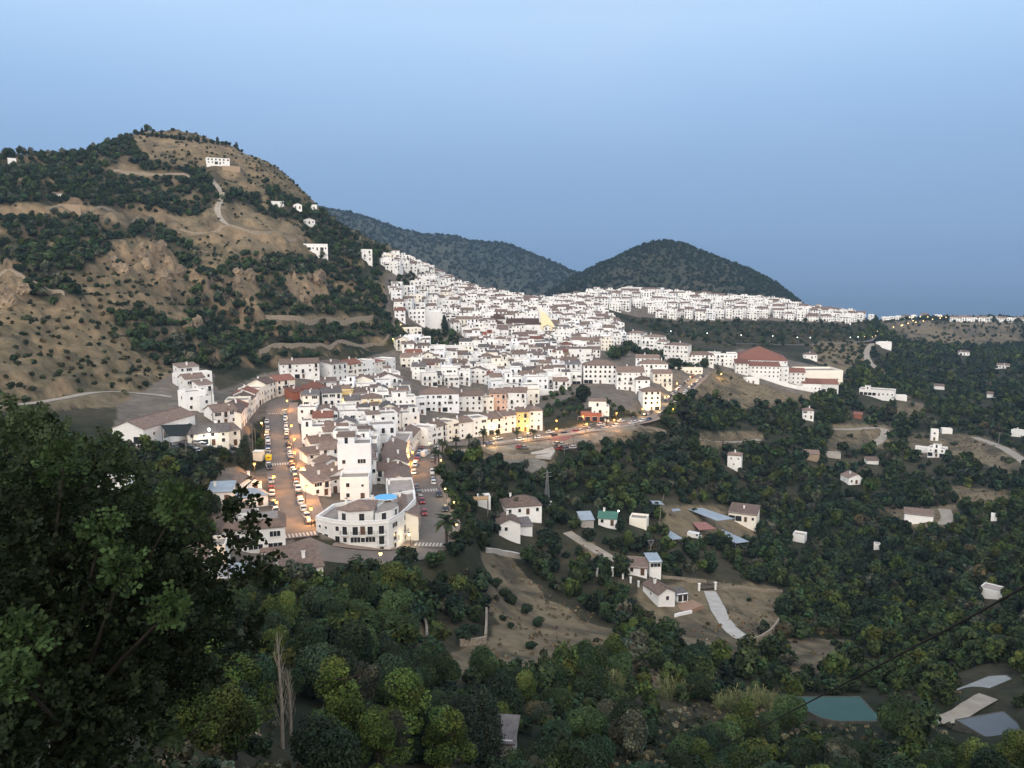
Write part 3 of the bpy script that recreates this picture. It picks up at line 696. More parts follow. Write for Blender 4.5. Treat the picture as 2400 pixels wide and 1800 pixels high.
def wall_mb(w, d, h, roof, rise, par=.75, deep=3.5):
    mb = MB(); mb.box(-w/2, w/2, 0, d, -deep, h, 0)
    if roof == 'flat':
        t = .25; mb.box(-w/2,w/2,0,t,h,h+par); mb.box(-w/2,w/2,d-t,d,h,h+par); mb.box(-w/2,-w/2+t,t,d-t,h,h+par); mb.box(w/2-t,w/2,t,d-t,h,h+par)
    elif roof == 'gable_x':
        for x in (-w/2, w/2-.25): mb.add([(x,0,h),(x+.25,0,h),(x,d,h),(x+.25,d,h),(x,d/2,h+rise),(x+.25,d/2,h+rise)], [(0,4,2),(1,3,5),(0,1,5,4),(2,4,5,3)])
    elif roof == 'gable_y':
        for y in (0, d-.25): mb.add([(-w/2,y,h),(w/2,y,h),(0,y,h+rise),(-w/2,y+.25,h),(w/2,y+.25,h),(0,y+.25,h+rise)], [(0,1,2),(3,5,4),(1,4,5,2),(0,2,5,3)])
    elif roof == 'mono':
        mb.add([(-w/2,0,h),(w/2,0,h),(w/2,d,h),(-w/2,d,h),(-w/2,d,h+rise-.15),(w/2,d,h+rise-.15)], [(2,3,4,5),(0,3,4),(1,5,2)])
    return mb
HOUSES = []      # (x, y, radius) already built on
RND = random.Random(11)
def openings(w, d, h, style, rnd, sides=True):
    """(kind, matrix) for windows, doors and balconies on the front and sides"""
    out = []; fl = max(1, int(round(h / 3.0))); fh = h / fl
    cols = max(1, int(w / 2.9)); xs = [(-w/2 + w * (i + .5) / cols) for i in range(cols)]
    for f in range(fl):
        for i, x in enumerate(xs):
            x = x + rnd.uniform(-.25,.25)
            if f == 0:
                k = 'door' if i == cols // 2 else ('garage' if rnd.random() < .18 and w/cols > 2.8 else 'window'); z = 0 if k in ('door','garage') else 1.0
            else:
                k = rnd.choice(['window','window','french','small'] if style != 'arch' else ['arch']); z = f * fh + (.12 if k == 'french' else .95)
            if rnd.random() < .10 and k == 'window': continue
            if f and k != 'arch' and w/cols > 2.5 and rnd.random() < .16: k = 'wide' if rnd.random() < .6 else 'strip' if w/cols > 3.3 else 'wide'; z = f * fh + .9
            out.append((k, Matrix.Translation((x, -.02, z))))
            if k == 'french' and rnd.random() < .75: out.append(('balcony', Matrix.Translation((x, -.02, z - .02))))
    if sides:
        for sx in (-1, 1):
            n = max(1, int(d / 4.5))
            for f in range(fl):
                for i in range(n):
                    if rnd.random() < .45: continue
                    k = rnd.choice(['window','small','small'])
                    M = Matrix.Translation((sx * (w/2 + .02), d * (i + .5) / n, f * fh + 1.05)) @ Matrix.Rotation(sx * pi/2, 4, 'Z')
                    out.append((k, M))
    return out
def house(x, y, z, yaw, w, d, h, roof='gable_x', wallm=None, roofm=None, rise=None, label=None, name='house', cat='house', group=None, style='', chim=1, lod=0, par=.75, ops=None, annex=None, deep=3.5, sides=True, stuff=None):
    wallm = wallm or WHITE; roofm = roofm or TILE
    rise = (min(w, d) * .22 if roof not in ('mono','skirt') else 1.2) if rise is None else rise
    rnd = random.Random(int(abs(x) * 37 + abs(y) * 91)); ops = openings(w, d, h, style, rnd, sides) if ops is None else ops
    wmb = wall_mb(w, d, h, roof, rise, par, deep); rmb = roof_mb(roof, w, d, h, rise)
    if annex:        # upper rooms set back on the terrace: x0,x1,y0,y1,height,roof
        ax0, ax1, ay0, ay1, ah, ar = annex; wmb.box(ax0, ax1, ay0, ay1, h + .03, h + ah, 0)
        if ar: rmb.slab([(ax0-.25,ay0-.25,h+ah+.1),(ax1+.25,ay0-.25,h+ah+.1),(ax1+.25,ay1+.25,h+ah+.9),(ax0-.25,ay1+.25,h+ah+.9)], .2, 0)
        else: rmb.box(ax0+.2, ax1-.2, ay0+.2, ay1-.2, h+ah-.02, h+ah+.02, 1)
        wmb.box((ax0+ax1)/2-.5, (ax0+ax1)/2+.5, ay0-.04, ay0, h + .1, h + min(ah-.2, 2.1), 1)
    tm = TERR
    if lod:          # too far for parts: openings are patches of the wall
        for k, M in ops:
            if k == 'balcony': continue
            ww, hh = {'wide':(2.4,1.3),'small':(.8,.8),'door':(1.1,2.1),'french':(1.3,2.1),'strip':(3.2,1.2),'garage':(2.4,2.2)}.get(k,(1.1,1.3))
            wmb.box(-ww/2, ww/2, -.05, .0, 0, hh, 1, M)
    if stuff is not None:
        M = Matrix.Translation((x,y,z)) @ Matrix.Rotation(yaw, 4, 'Z')
        b = len(stuff.v); stuff.v += [tuple(M @ Vector(v)) for v in wmb.v]; stuff.f += [tuple(b+i for i in f) for f in wmb.f]; stuff.m += wmb.m
        b = len(stuff.v); stuff.v += [tuple(M @ Vector(v)) for v in rmb.v]; stuff.f += [tuple(b+i for i in f) for f in rmb.f]; stuff.m += [2 + m for m in rmb.m]
        return None
    o = thing(name, label or 'white village house', cat, (x, y, z), yaw, group)
    part('wall', wmb, [wallm, GLASS], o); r = part('roof', rmb, [roofm, tm], o)
    if chim and roof != 'flat':
        for _ in range(chim):
            cx, cy = rnd.uniform(-w*.3, w*.3), rnd.uniform(d*.35, d*.65)
            zt = h + (rise * (1 - abs(cy - d/2)/(d/2)) if roof in ('gable_x','hip','pyramid') else rise * (1 - abs(cx)/(w/2)) if roof == 'gable_y' else rise*.5)
            c = link('chimney', CHIM, r, (cx, cy, zt))
    elif chim and rnd.random() < .6: link('chimney', CHIM, r, (rnd.uniform(-w*.3,w*.3), d - .8, h + .3))
    if not lod:
        for k, M in ops:
            e = link('balcony' if k == 'balcony' else 'door' if k == 'door' else 'window', BALC if k == 'balcony' else wmesh(k), o); e.matrix_local = M
    return o
def hb(px, py, wpx, d, h, yaw=0, roof='gable_x', eave=False, reg=True, m=None, lift=0, **k):
    """a building whose front wall stands at pixel (px, py): base centre, or eaves centre; width in pixels, yaw turned from facing the viewer"""
    x, y, z = place(px, py, h if eave else 0); r = math.hypot(x, y); f = atan2(x, y)
    w = m or wpx / ZOOM * r / F / max(.35, cos(R(yaw)))
    if reg:
        yw = R(yaw) - f; n = max(1, int(round(d / max(w, 1)))); HOUSES.append((x, y, yw, w, d))
    zb = z
    if lift:
        yw = R(yaw) - f; cs = [gz(x + a*cos(yw) - b*sin(yw), y + a*sin(yw) + b*cos(yw)) + ZC for a in (-w/2, w/2) for b in (0, d)]
        zb = max(z, z + lift * (max(cs) - z)); k.setdefault('deep', 3.5 + zb - min(cs))
    return house(x, y, zb, R(yaw) - f, w, d, h, roof, **k)
def row(poly, n, d, hs, roofs, mats, labels, side=1, group=None, roofmats=None, name='terraced_house', setz=None, **k):
    """n adjoining houses along a base line of pixels, fronts to the right of the line when side is 1"""
    P = np.array([first_hit(*p) for p in poly]); L_ = np.concatenate([[0], np.cumsum(np.linalg.norm(np.diff(P, axis=0), axis=1))]); out = []
    for i in range(n):
        a = np.array([np.interp(L_[-1]*(i+.01)/n, L_, P[:,q]) for q in (0,1)]); b = np.array([np.interp(L_[-1]*(i+.99)/n, L_, P[:,q]) for q in (0,1)])
        c = (a + b) / 2; t = (b - a); w = np.linalg.norm(t); t /= w; yaw = atan2(t[1], t[0]) + (0 if side > 0 else pi)
        # local -y must point to the front
        h = hs[i % len(hs)]; z = gz(*c) + ZC
        HOUSES.append((c[0], c[1], yaw, w, d))
        out.append(house(c[0], c[1], z, yaw, w * 1.0, d, h, roofs[i % len(roofs)], mats[i % len(mats)], (roofmats or [TILE])[i % len(roofmats or [1])], label=labels[i] if isinstance(labels, list) else labels.format(*[('first','second','third','fourth','fifth','sixth','seventh','eighth','ninth','tenth','eleventh','twelfth')[i]]), name=name, cat='house', group=group, **k))
    return out
def occupied(x, y, w, d, yaw, pad=0.0):
    cx, cy = x - sin(yaw) * d / 2, y + cos(yaw) * d / 2
    for hx, hy, hyaw, hw, hd in HOUSES:
        dx, dy = cx - hx, cy - hy
        if dx*dx + dy*dy > 3600: continue
        lx = dx * cos(hyaw) + dy * sin(hyaw); ly = -dx * sin(hyaw) + dy * cos(hyaw)
        if abs(lx) < hw/2 + w*.42 + pad and -d*.42 - pad < ly < hd + d*.42 + pad: return True
    return False
ZOOM = 1.0            # enlargement of the view a pixel position was last read from
def view(x0, y0, k):
    def f(X, Y):
        global ZOOM
        ZOOM = k; return x0 + X / k, y0 + Y / k
    return f
z1, z2, z3, z4, z5 = view(0,250,2.765), view(400,800,3.687), view(850,550,3.687), view(1300,550,2.765), view(900,850,3.687)
r1, r2, r3, r4, r5, r6, r7, r8 = view(400,1100,3.687), view(1000,1050,3.687), view(1400,1000,3.687), view(1800,700,3.687), view(1800,1150,2.552), view(0,950,1.951), view(600,1350,3.16), view(1200,1350,3.16)
# ------------------------------------------------------------------ landmark buildings of the town
ORD = ('first','second','third','fourth','fifth','sixth','seventh','eighth','ninth','tenth','eleventh','twelfth')
W_, W2, CR = WHITE, WHITE2, CREAM
def rounded_block():
    base = [r1(1258,545), r1(1400,600), r1(1545,662), r1(1760,690), r1(1890,700), r1(1990,660), r1(2060,600), r1(2122,530)]
    P = [np.array(first_hit(*p)) for p in base]; o0 = P[2]; z0 = min(gz(*p) for p in P) + ZC + .1
    # swing the front out as one convex curve, close it behind
    back = [P[-1] + np.array([-1.5, 9.]), P[0] + np.array([2., 11.])]
    pl = [tuple(p - o0) for p in P] + [tuple(p - o0) for p in back]
    o = thing('apartment_house', 'white rounded corner apartment house between two streets with blue pool on its roof', 'apartment house', (o0[0], o0[1], z0))
    H = 8.3; mb = MB(); mb.prism(pl, -3, H, 0, 1)
    n = len(pl); cx = sum(p[0] for p in pl)/n; cy = sum(p[1] for p in pl)/n
    inn = [(cx+(x-cx)*.955, cy+(y-cy)*.955) for x, y in pl]
    for i in range(n):
        j = (i+1) % n; mb.slab([(pl[i][0],pl[i][1],H+.9),(pl[j][0],pl[j][1],H+.9),(inn[j][0],inn[j][1],H+.9),(inn[i][0],inn[i][1],H+.9)], .95, 0)
        a, b = Vector((*pl[i],0)), Vector((*pl[j],0)); dd = (b-a).normalized(); nn = Vector((dd.y,-dd.x,0))*.12
        for zz in (H-.1,):
            mb.add([tuple(a+Vector((0,0,zz))),tuple(b+Vector((0,0,zz))),tuple(b+nn+Vector((0,0,zz))),tuple(a+nn+Vector((0,0,zz))),tuple(a+Vector((0,0,zz+.25))),tuple(b+Vector((0,0,zz+.25))),tuple(b+nn+Vector((0,0,zz+.25))),tuple(a+nn+Vector((0,0,zz+.25)))],
                   [(0,1,2,3),(4,7,6,5),(0,4,5,1),(3,2,6,7)], 0)
    # upper storey set back, left part with a tiled roof, right part a flat wing
    def at(i, t, inset, z=0):
        a, b = Vector((*pl[i],0)), Vector((*pl[i+1],0)); d = (b-a).normalized(); return a + (b-a)*t + Vector((-d.y,d.x,0))*inset
    A, B, Cc, D = at(1,.1,2.2), at(3,.05,2.4), at(3,.05,2.4)+Vector((-.5,8,0)), at(1,.1,2.2)+Vector((3.5,7.5,0))
    mb.prism([(v.x,v.y) for v in (A,at(2,.02,1.6),B,Cc,D)], H+.05, H+3.2, 0)
    E, G = at(3,.1,.6), at(5,.2,.9); F2 = at(4,.5,.6)
    mb.prism([(v.x,v.y) for v in (E,F2,G,G+Vector((-3.5,5.5,0)),E+Vector((0,5.2,0)))], H+.06, H+2.6, 0, 1)
    K = E+Vector((-.3,6.2,0)); Lq = G+Vector((-3.2,6.6,0))
    mb.prism([(v.x,v.y) for v in (K,Lq,Lq+Vector((0,5,0)),K+Vector((0,5,0)))], H+.07, H+3.1, 0, 2)
    part('wall', mb, [W_, TERR, TERR_G], o)
    rb = MB(); up = H+3.2
    m1 = (A+B)/2+Vector((1,4,1.6)); q = [A,at(2,.02,1.6),B,Cc,D]; ce = sum(q, Vector((0,0,0)))/5
    for i in range(5):
        a, b = q[i], q[(i+1)%5]; ea = a+(a-ce).normalized()*.5; eb = b+(b-ce).normalized()*.5
        rb.slab([(ea.x,ea.y,up),(eb.x,eb.y,up),(ce.x,ce.y,up+1.7)], .18)
    r = part('roof', rb, TILE, o); link('chimney', CHIM, r, (A.x+1.5, A.y+3, up+.4)); link('chimney', CHIM, r, (Cc.x-1, Cc.y-.6, up+.3))
    pm = mat('pool water', (.10,.42,.75), (.08,.36,.68), .8, .12, 3, spec=.5); ps = MB()
    pc = (K+Lq)/2+Vector((0.2,2.2,0)); zz = H+3.25
    ps.prism([(pc.x+3.1*cos(a)*(1 if abs(cos(a))<.8 else .96), pc.y+2.9*sin(a)) for a in np.linspace(0,2*pi,25)[:-1]], zz, zz+.16, 0, 1)
    part('pool', ps, [W_, pm], o)
    # openings on the outside faces
    rows = [(0,[.25,.62],['small','small','french']),(1,[.3,.75],['window','garage','window','french']),(2,[.25,.55,.85],['window','door','wide','french']),(3,[.5],['door','french','french']),(4,[.5],['window','french','wide']),(5,[.5],['window','french','window']),(6,[.35,.8],['french','french','window'])]
    rr = random.Random(4)
    for i, ts, ks in rows:
        a, b = Vector((*pl[i],0)), Vector((*pl[i+1],0)); d = (b-a).normalized(); yaw = atan2(d.y, d.x)
        for t in ts:
            for f in range(3):
                k = ks[(f+int(t*7)) % len(ks)] if f else rr.choice(['window','door','small'])
                z = [.15 if k=='door' else 1.0, 2.95, 5.65][f] + (.75 if k in ('window','small','wide') and f else 0)
                if k == 'garage': k = 'window'
                p = a+(b-a)*t; n2 = Vector((d.y,-d.x,0))*.02
                link('door' if k == 'door' else 'window', wmesh(k), o, (p.x+n2.x,p.y+n2.y,z), yaw)
                if k == 'french': link('balcony', BALC, o, (p.x+n2.x,p.y+n2.y,z-.02), yaw)
    for (v0, v1) in ((A,at(2,.02,1.6)),(at(2,.02,1.6),B),(E,F2),(F2,G)):
        d = (v1-v0).normalized(); yaw = atan2(d.y,d.x); p = (v0+v1)/2 + Vector((d.y,-d.x,0))*.03
        link('window', wmesh('french'), o, (p.x,p.y,H+.15), yaw)
    for p in P: HOUSES.append((p[0], p[1]+2, 0, 9, 10))
rounded_block()
# villa left of the street mouth, with the tiled skirt roof and white terrace walls
hb(*r1(722,725), 560, 9.5, 6.2, -2, 'skirt', m=14.5, rise=1.5, ops=[('wide',Matrix.Translation((4.9,-.02,3.7))),('strip',Matrix.Translation((4.9,-.02,.9))),('strip',Matrix.Translation((.4,-.02,.9))),('wide',Matrix.Translation((.5,-.02,3.7))),('window',Matrix.Translation((-3.6,-.02,3.7))),('window',Matrix.Translation((-5.8,-.02,3.7)))],
   annex=(-3.2,1.2,4,7.5,2.6,False), label='large white villa with brown tiled eaves at the mouth of the street', name='villa', cat='villa')
hb(*r1(1150,985), 300, 8, 3.4, 12, 'mono', m=8.5, rise=2.8, wallm=CR, roofm=TILE, label='low house under a big brown pitched roof beside the road junction', name='house')
hb(*r1(560,1045), 230, 5, 2.6, -8, 'mono', m=7, rise=.8, wallm=CR, roofm=METAL, chim=0, label='low shed with pale grey roof half hidden by the carob leaves', name='shed', cat='shed')
hb(*r1(880,745), 180, 3, 1.2, -5, 'mono', m=5, rise=.9, roofm=TILE, chim=0, ops=[], label='little tiled lean-to against the white villa', name='shed', cat='shed')
hb(*r1(690,205), 200, 7, 3.4, 20, 'gable_y', m=7, label='small white villa on the left kerb opposite the parked cars', name='villa', cat='villa')
hb(*r1(720,320), 240, 7, 3.0, 15, 'hip', m=8, roofm=METAL, label='white villa with a grey glazed veranda roof near the street lamp', name='villa', cat='villa')
hb(*r1(430,290), 150, 6, 3.2, -10, 'mono', m=6, roofm=METAL, label='white house with pale blue metal roof among the leaves', name='villa', cat='villa')
hb(*r6(520,505), 60, 7, 5.5, -15, 'flat', m=5, label='white house glimpsed through a gap in the carob foliage', name='house')
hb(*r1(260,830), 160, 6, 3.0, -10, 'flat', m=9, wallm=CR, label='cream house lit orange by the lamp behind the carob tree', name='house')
hb(*r1(40,970), 160, 6, 3.4, -10, 'gable_x', m=9, wallm=CR, label='cream house lowest behind the dark carob tree', name='house')
# warehouse, sheds and the stepped houses at the foot of the left hill
hb(*r6(588,175), 100, 27, 5.0, -38, 'gable_y', m=11, rise=2.2, roofm=TILE, label='long white warehouse with brown pitched roof beside the car park', name='warehouse', cat='warehouse', chim=0,
   ops=[('garage',Matrix.Translation((3.2,-.02,0))),('window',Matrix.Translation((-2.5,-.02,2.4)))]+[('garage' if i%2 else 'window',Matrix.Translation((5.52,5+i*6,0 if i%2 else 2))@Matrix.Rotation(pi/2,4,'Z')) for i in range(4)])
hb(*r6(955,185), 150, 9, 4.6, 4, 'gable_x', m=13, wallm=CR, roofm=TILE_G, label='low cream workshop under the bright white floodlight', name='workshop', cat='workshop')
hb(*z2(520,905), 120, 8, 5.6, 18, 'mono', m=7, wallm=CR, label='small cream house where the terrace of houses begins', name='house')
hb(*z2(480,720), 190, 9, 5.5, 25, 'gable_x', m=9, wallm=W_, label='white end house of the curved street terrace', name='house')
for i, (X, Y, w, d, h, rf) in enumerate([(165,330,150,7,6,'mono'),(215,455,150,7,7,'gable_x'),(225,600,150,8,7,'flat'),(300,380,110,6,5.5,'flat'),(310,500,110,7,6.5,'mono'),(320,620,110,8,6,'flat'),(110,390,90,5,5,'flat')]):
    hb(*z2(X,Y), w, d, h, 22, rf, wallm=W_, label=['highest','middle left','lowest left','upper right','middle right','lowest right','smallest outer'][i] + ' of the stepped white houses under the tan slope', group='stepped houses at the hill foot')
# the curved terrace along the far side of the street
row([z2(612,770), z2(690,650), z2(765,560), z2(870,490), z2(985,462), z2(1080,452)][::1], 9, 9.5, [7,7.4,6.8,7.8,7.2,8,7.4,8.2,7.6], ['gable_x','gable_x','gable_x','flat','gable_x','gable_x','flat','gable_x','gable_x'], [CR,W_,CR,CR], 'cream lamplit house, {} from the near end of the curved street terrace', 1, 'curved street terrace', [TILE,TILE,TILE_R])
hb(*z2(1120,320), 320, 10, 8, 6, 'gable_x', label='white house with a brown roof and brick gable closing the street terrace', wallm=W_, roofm=TILE)
hb(*z2(1245,510), 200, 11, 6.2, 2, 'hip', rise=2.6, wallm=BRICK, roofm=TILE_R, label='red brick hall with red hipped roof at the bend of the street', name='brick_hall', cat='hall', ops=[('strip',Matrix.Translation((0,-.02,4.4)))])
hb(*z2(1110,500), 100, 8, 4.0, 30, 'mono', wallm=BRICK, roofm=TILE_R, label='low red roofed annex in front of the brick hall', name='brick_hall', cat='hall', ops=[])
row([z2(1395,345), z2(1560,330), z2(1760,310), z2(1945,292)], 5, 10, [9.5,8.6,9.2,8.8,9.6], ['mono','gable_x','flat','mono','flat'], [W_,CR], 'tall white house lit cream under the garden terraces, {} from the hill side', 1, 'upper row below the gardens', [TILE,TILE_R])  # white row; its warm light is painted in as cream walls
# inside the block between the streets
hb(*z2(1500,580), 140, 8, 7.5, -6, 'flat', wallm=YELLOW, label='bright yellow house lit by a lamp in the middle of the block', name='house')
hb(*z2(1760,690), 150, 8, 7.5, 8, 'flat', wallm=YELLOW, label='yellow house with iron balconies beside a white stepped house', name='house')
hb(*z2(1545,668), 245, 5, 3.8, 14, 'mono', rise=1.8, roofm=TILE_R, label='narrow house with a bright red sloping roof in the block', name='house')
hb(*z2(1595,1300), 285, 9, 14.5, -3, 'flat', wallm=W2, ops=[('wide',Matrix.Translation((2.2,-.02,9))),('window',Matrix.Translation((-3.2,-.02,9))),('small',Matrix.Translation((0,-.02,5.5))),('small',Matrix.Translation((2.6,-.02,2.6)))], annex=(-5,0,3,7,2.4,True), label='tall blank white house rising over the brown roofs of the block', name='house')
hb(*z2(1320,850), 300, 8, 5.0, 2, 'gable_x', wallm=W_, label='long low white house with brown roof by the parked cars', name='house')
hb(*z2(1640,835), 300, 9, 5.6, 3, 'mono', rise=.8, roofm=TILE_G, wallm=W2, label='wide white house with a flat bluish grey roof', name='house')
hb(*z2(1260,545), 230, 8, 4.5, 15, 'gable_x', wallm=W_, label='white house whose roof touches the red brick hall', name='house')
hb(*z2(1280,680), 240, 8, 4.5, 15, 'gable_x', wallm=W_, label='white house with arched gable below the red brick hall', name='house')
for i, (X, Y, w, h, yw, rf) in enumerate([(1310,965,190,4.4,16,'gable_x'),(1440,1015,170,4.6,10,'gable_y'),(1270,1085,170,4.6,20,'mono'),(1400,1180,190,5,18,'gable_y'),(1290,1235,170,4.2,24,'gable_x'),(1430,1310,150,4.6,14,'hip')]):
    hb(*z2(X,Y), w, 8, h, yw, rf, wallm=WHITE, roofm=TILE, label='low white house with brown %s roof beside the right pavement, %s along' % ({'gable_x':'ridge','gable_y':'gabled','mono':'sloping','hip':'hipped'}[rf], ORD[i]), group='houses by the street pavement')
hb(*z2(1990,660), 260, 9, 9.5, 4, 'flat', wallm=W_, annex=(-4,3,3,8,2.6,False), label='white four-storey stepped house above the narrow lane mouth', name='house')
hb(*z2(1900,420), 200, 9, 6.5, -4, 'gable_y', wallm=W_, label='white gabled house uphill of the yellow house', name='house')
hb(*r1(1310,230), 150, 8, 4.5, 28, 'mono', rise=2, wallm=W_, roofm=TILE, label='house with a large bare brown roof behind the rounded corner house', name='house')
hb(*r1(1500,190), 260, 9, 5.5, 20, 'gable_y', wallm=W_, label='white arched-gable house right behind the rounded corner house', name='house')
hb(*r1(1860,130), 220, 8, 4.8, -10, 'gable_x', wallm=W_, label='white house with small gable just behind the roof pool', name='house')
# lamplit side of the right-hand street
row([z5(300,1545), z5(270,1330), z5(215,1080), z5(172,930), z5(228,815), z5(312,722)][::-1], 7, 8, [7.4,8.2,7.8,8.4,7.6,8,7.2], ['gable_x','flat','gable_x','gable_x'], [CR,W_], 'balconied lamplit house, {} along the right-hand street from the arch', -1, 'houses along the right-hand street', [TILE])
# the long row facing the palms
row([z5(378,728), z5(500,690), z5(660,662), z5(800,640), z5(1000,615), z5(1145,596)], 7, 9, [7.6,7.9,8.2,7.8,8.1,7.6,8.4], ['flat','gable_x','flat','gable_x','flat','gable_x','gable_x'], [W_,W_,CR], 'three-storey row house behind the palms, {} from the lane mouth', 1, 'long row behind the palms', [TILE])
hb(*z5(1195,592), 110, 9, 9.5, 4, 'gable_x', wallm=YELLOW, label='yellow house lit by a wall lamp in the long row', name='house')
hb(*z5(1308,580), 125, 9, 9.5, 8, 'hip', wallm=W_, label='white corner house with deep balconies ending the long row', name='house')
hb(*z5(480,425), 340, 11, 9.6, 3, 'hip', wallm=W2, label='big four-storey bluish white house above the long row', name='house')
hb(*z5(720,420), 270, 9, 8.5, 2, 'gable_x', wallm=W_, annex=None, label='white house with a brown ridge right of the big bluish house', name='house')
hb(*z5(850,415), 200, 8, 6.5, 2, 'flat', wallm=CR, label='cream house with roof terrace left of the salmon house', name='house')
hb(*z5(985,412), 150, 9, 9.5, 0, 'gable_x', wallm=PINK, label='salmon pink house above the long row', name='house')
hb(*z5(1130,410), 200, 9, 10, -4, 'gable_x', wallm=W_, label='tall white house touching the salmon pink house', name='house')
hb(*z5(1325,275), 190, 9, 10, 10, 'flat', wallm=W2, label='bluish white rounded house above the terraced waste ground', name='house')
hb(*z5(1390,280), 150, 3, 2.2, 8, 'flat', wallm=W_, ops=[], label='low white garden wall house on the waste ground edge', name='house', chim=0)
hb(*z5(1560,190), 290, 9, 7.5, -2, 'flat', wallm=W_, annex=(-7,0,3,8,3,True), label='white house with shaded verandas left of the arcaded block', name='house')
# arcaded block and the houses stepping down from it
hb(*z4(295,965), 215, 12, 11.5, 3, 'hip', wallm=W_, style='arch', rise=2.6, label='long white arcaded apartment block with rows of arches', name='apartment_house', cat='apartment house')
hb(*z4(490,1012), 175, 12, 11.5, 6, 'gable_x', wallm=W_, label='white apartment house joined to the arcaded block', name='apartment_house', cat='apartment house')
hb(*z4(570,1040), 90, 10, 9.5, 8, 'hip', wallm=W_, label='white house between apartment house and rounded tower house', name='house')
hb(*z4(628,1140), 110, 9, 11, 18, 'hip', wallm=W_, style='arch', label='white tower-like house with arched windows at the uphill road', name='house')
hb(*z4(640,930), 180, 10, 10, 6, 'hip', wallm=W_, label='white house with arched loggia behind the arcaded block', name='house')
hb(*z4(700,985), 120, 9, 9, 14, 'gable_x', wallm=CR, label='cream house along the lamplit uphill road', name='house')
hb(*z4(600,880), 150, 9, 9, 0, 'gable_x', wallm=W_, label='white house uphill behind the arcaded block', name='house')
for i, (X, Y, w, h, yw) in enumerate([(520,720,110,11,-14),(628,755,130,12,-14),(782,828,150,13.5,-14),(690,770,60,10,-14)]):
    hb(*z4(X,Y), w, 12, h, yw, 'hip', wallm=W_, rise=1.6, label=['white apartment tower nearest the old town trees','white four-storey apartment tower above the pine clump','largest white apartment tower near the uphill road','narrow balconied apartment tower between two others'][i], name='apartment_house', cat='apartment house', group='apartment towers')
hb(*z4(930,845), 190, 10, 8, 4, 'hip', wallm=W_, label='white hipped-roof house between the towers and the school', name='house')
hb(*z4(870,900), 170, 5, 3.5, 10, 'flat', wallm=CR, label='low cream building lit by a lamp on the uphill road', name='house')
# school
hb(*z4(1325,885), 330, 42, 9.0, 3, 'pyramid', rise=9.5, wallm=W_, roofm=TILE_R, chim=0, label='school hall under a huge red pyramid roof', name='school_hall', cat='school')
hb(*z4(1085,850), 180, 14, 9, 4, 'flat', wallm=W_, label='white flat wing left of the red pyramid roof', name='school_wing', cat='school')
SW = lambda n, fl, h: [(('small' if f else 'strip'), Matrix.Translation((n*(i+.5)*2.6-0, -.02, h))) for f in range(1) for i in range(1)]
def school_ops(w, h, n, fl): return [('window', Matrix.Translation((-w/2 + w*(i+.5)/n, -.02, f*h/fl + 1.1))) for f in range(fl) for i in range(n)]
for i, (X, Y, w, h, n, lab) in enumerate([(1350,930,200,9.5,8,'long white school wing with two rows of windows below the red pyramid'),(1212,905,80,8.5,3,'short white school wing left of the long wing'),(1478,955,66,11,2,'white school stair tower with few windows'),(1560,970,110,9.5,4,'white school wing with red roof right of the stair tower')]):
    x, y, z = place(*z4(X,Y)); wm = w / 2.765 * math.hypot(x, y) / F
    hb(*z4(X,Y), w / 2.765, 12, h, 6, 'mono' if i != 2 else 'flat', rise=2.2, wallm=W_, roofm=TILE_R, chim=0, ops=school_ops(wm, h, n, 3), label=lab, name='school_wing', cat='school', m=wm)
for i, (X, Y, w, h, lab) in enumerate([(1665,1010,110,5.5,'low white school building with brown roof beside the boundary wall'),(1770,1020,120,6.5,'low white school building with brown roof nearest the orchard')]):
    x, y, z = place(*z4(X,Y)); wm = w / 2.765 * math.hypot(x, y) / F
    hb(*z4(X,Y), w, 12, h, 8, 'mono', rise=2.5, wallm=W_, roofm=TILE_R, chim=0, ops=school_ops(wm, h, 5, 1), label=lab, name='school_wing', cat='school', m=wm)
x, y, z = place(*z4(1760,950)); wm = 200/2.765*math.hypot(x,y)/F
hb(*z4(1735,950), 230, 26, 7.5, 22, 'flat', wallm=CR, chim=0, ops=school_ops(wm,7.5,11,1), par=1.6, label='cream colonnaded sports court building at the end of the school', name='sports_court', cat='sports court')
hb(*z4(1285,965), 75, 6, 3.6, 25, 'flat', wallm=W_, chim=0, label='small white flat-roofed hut on the dry knoll', name='hut', cat='hut')
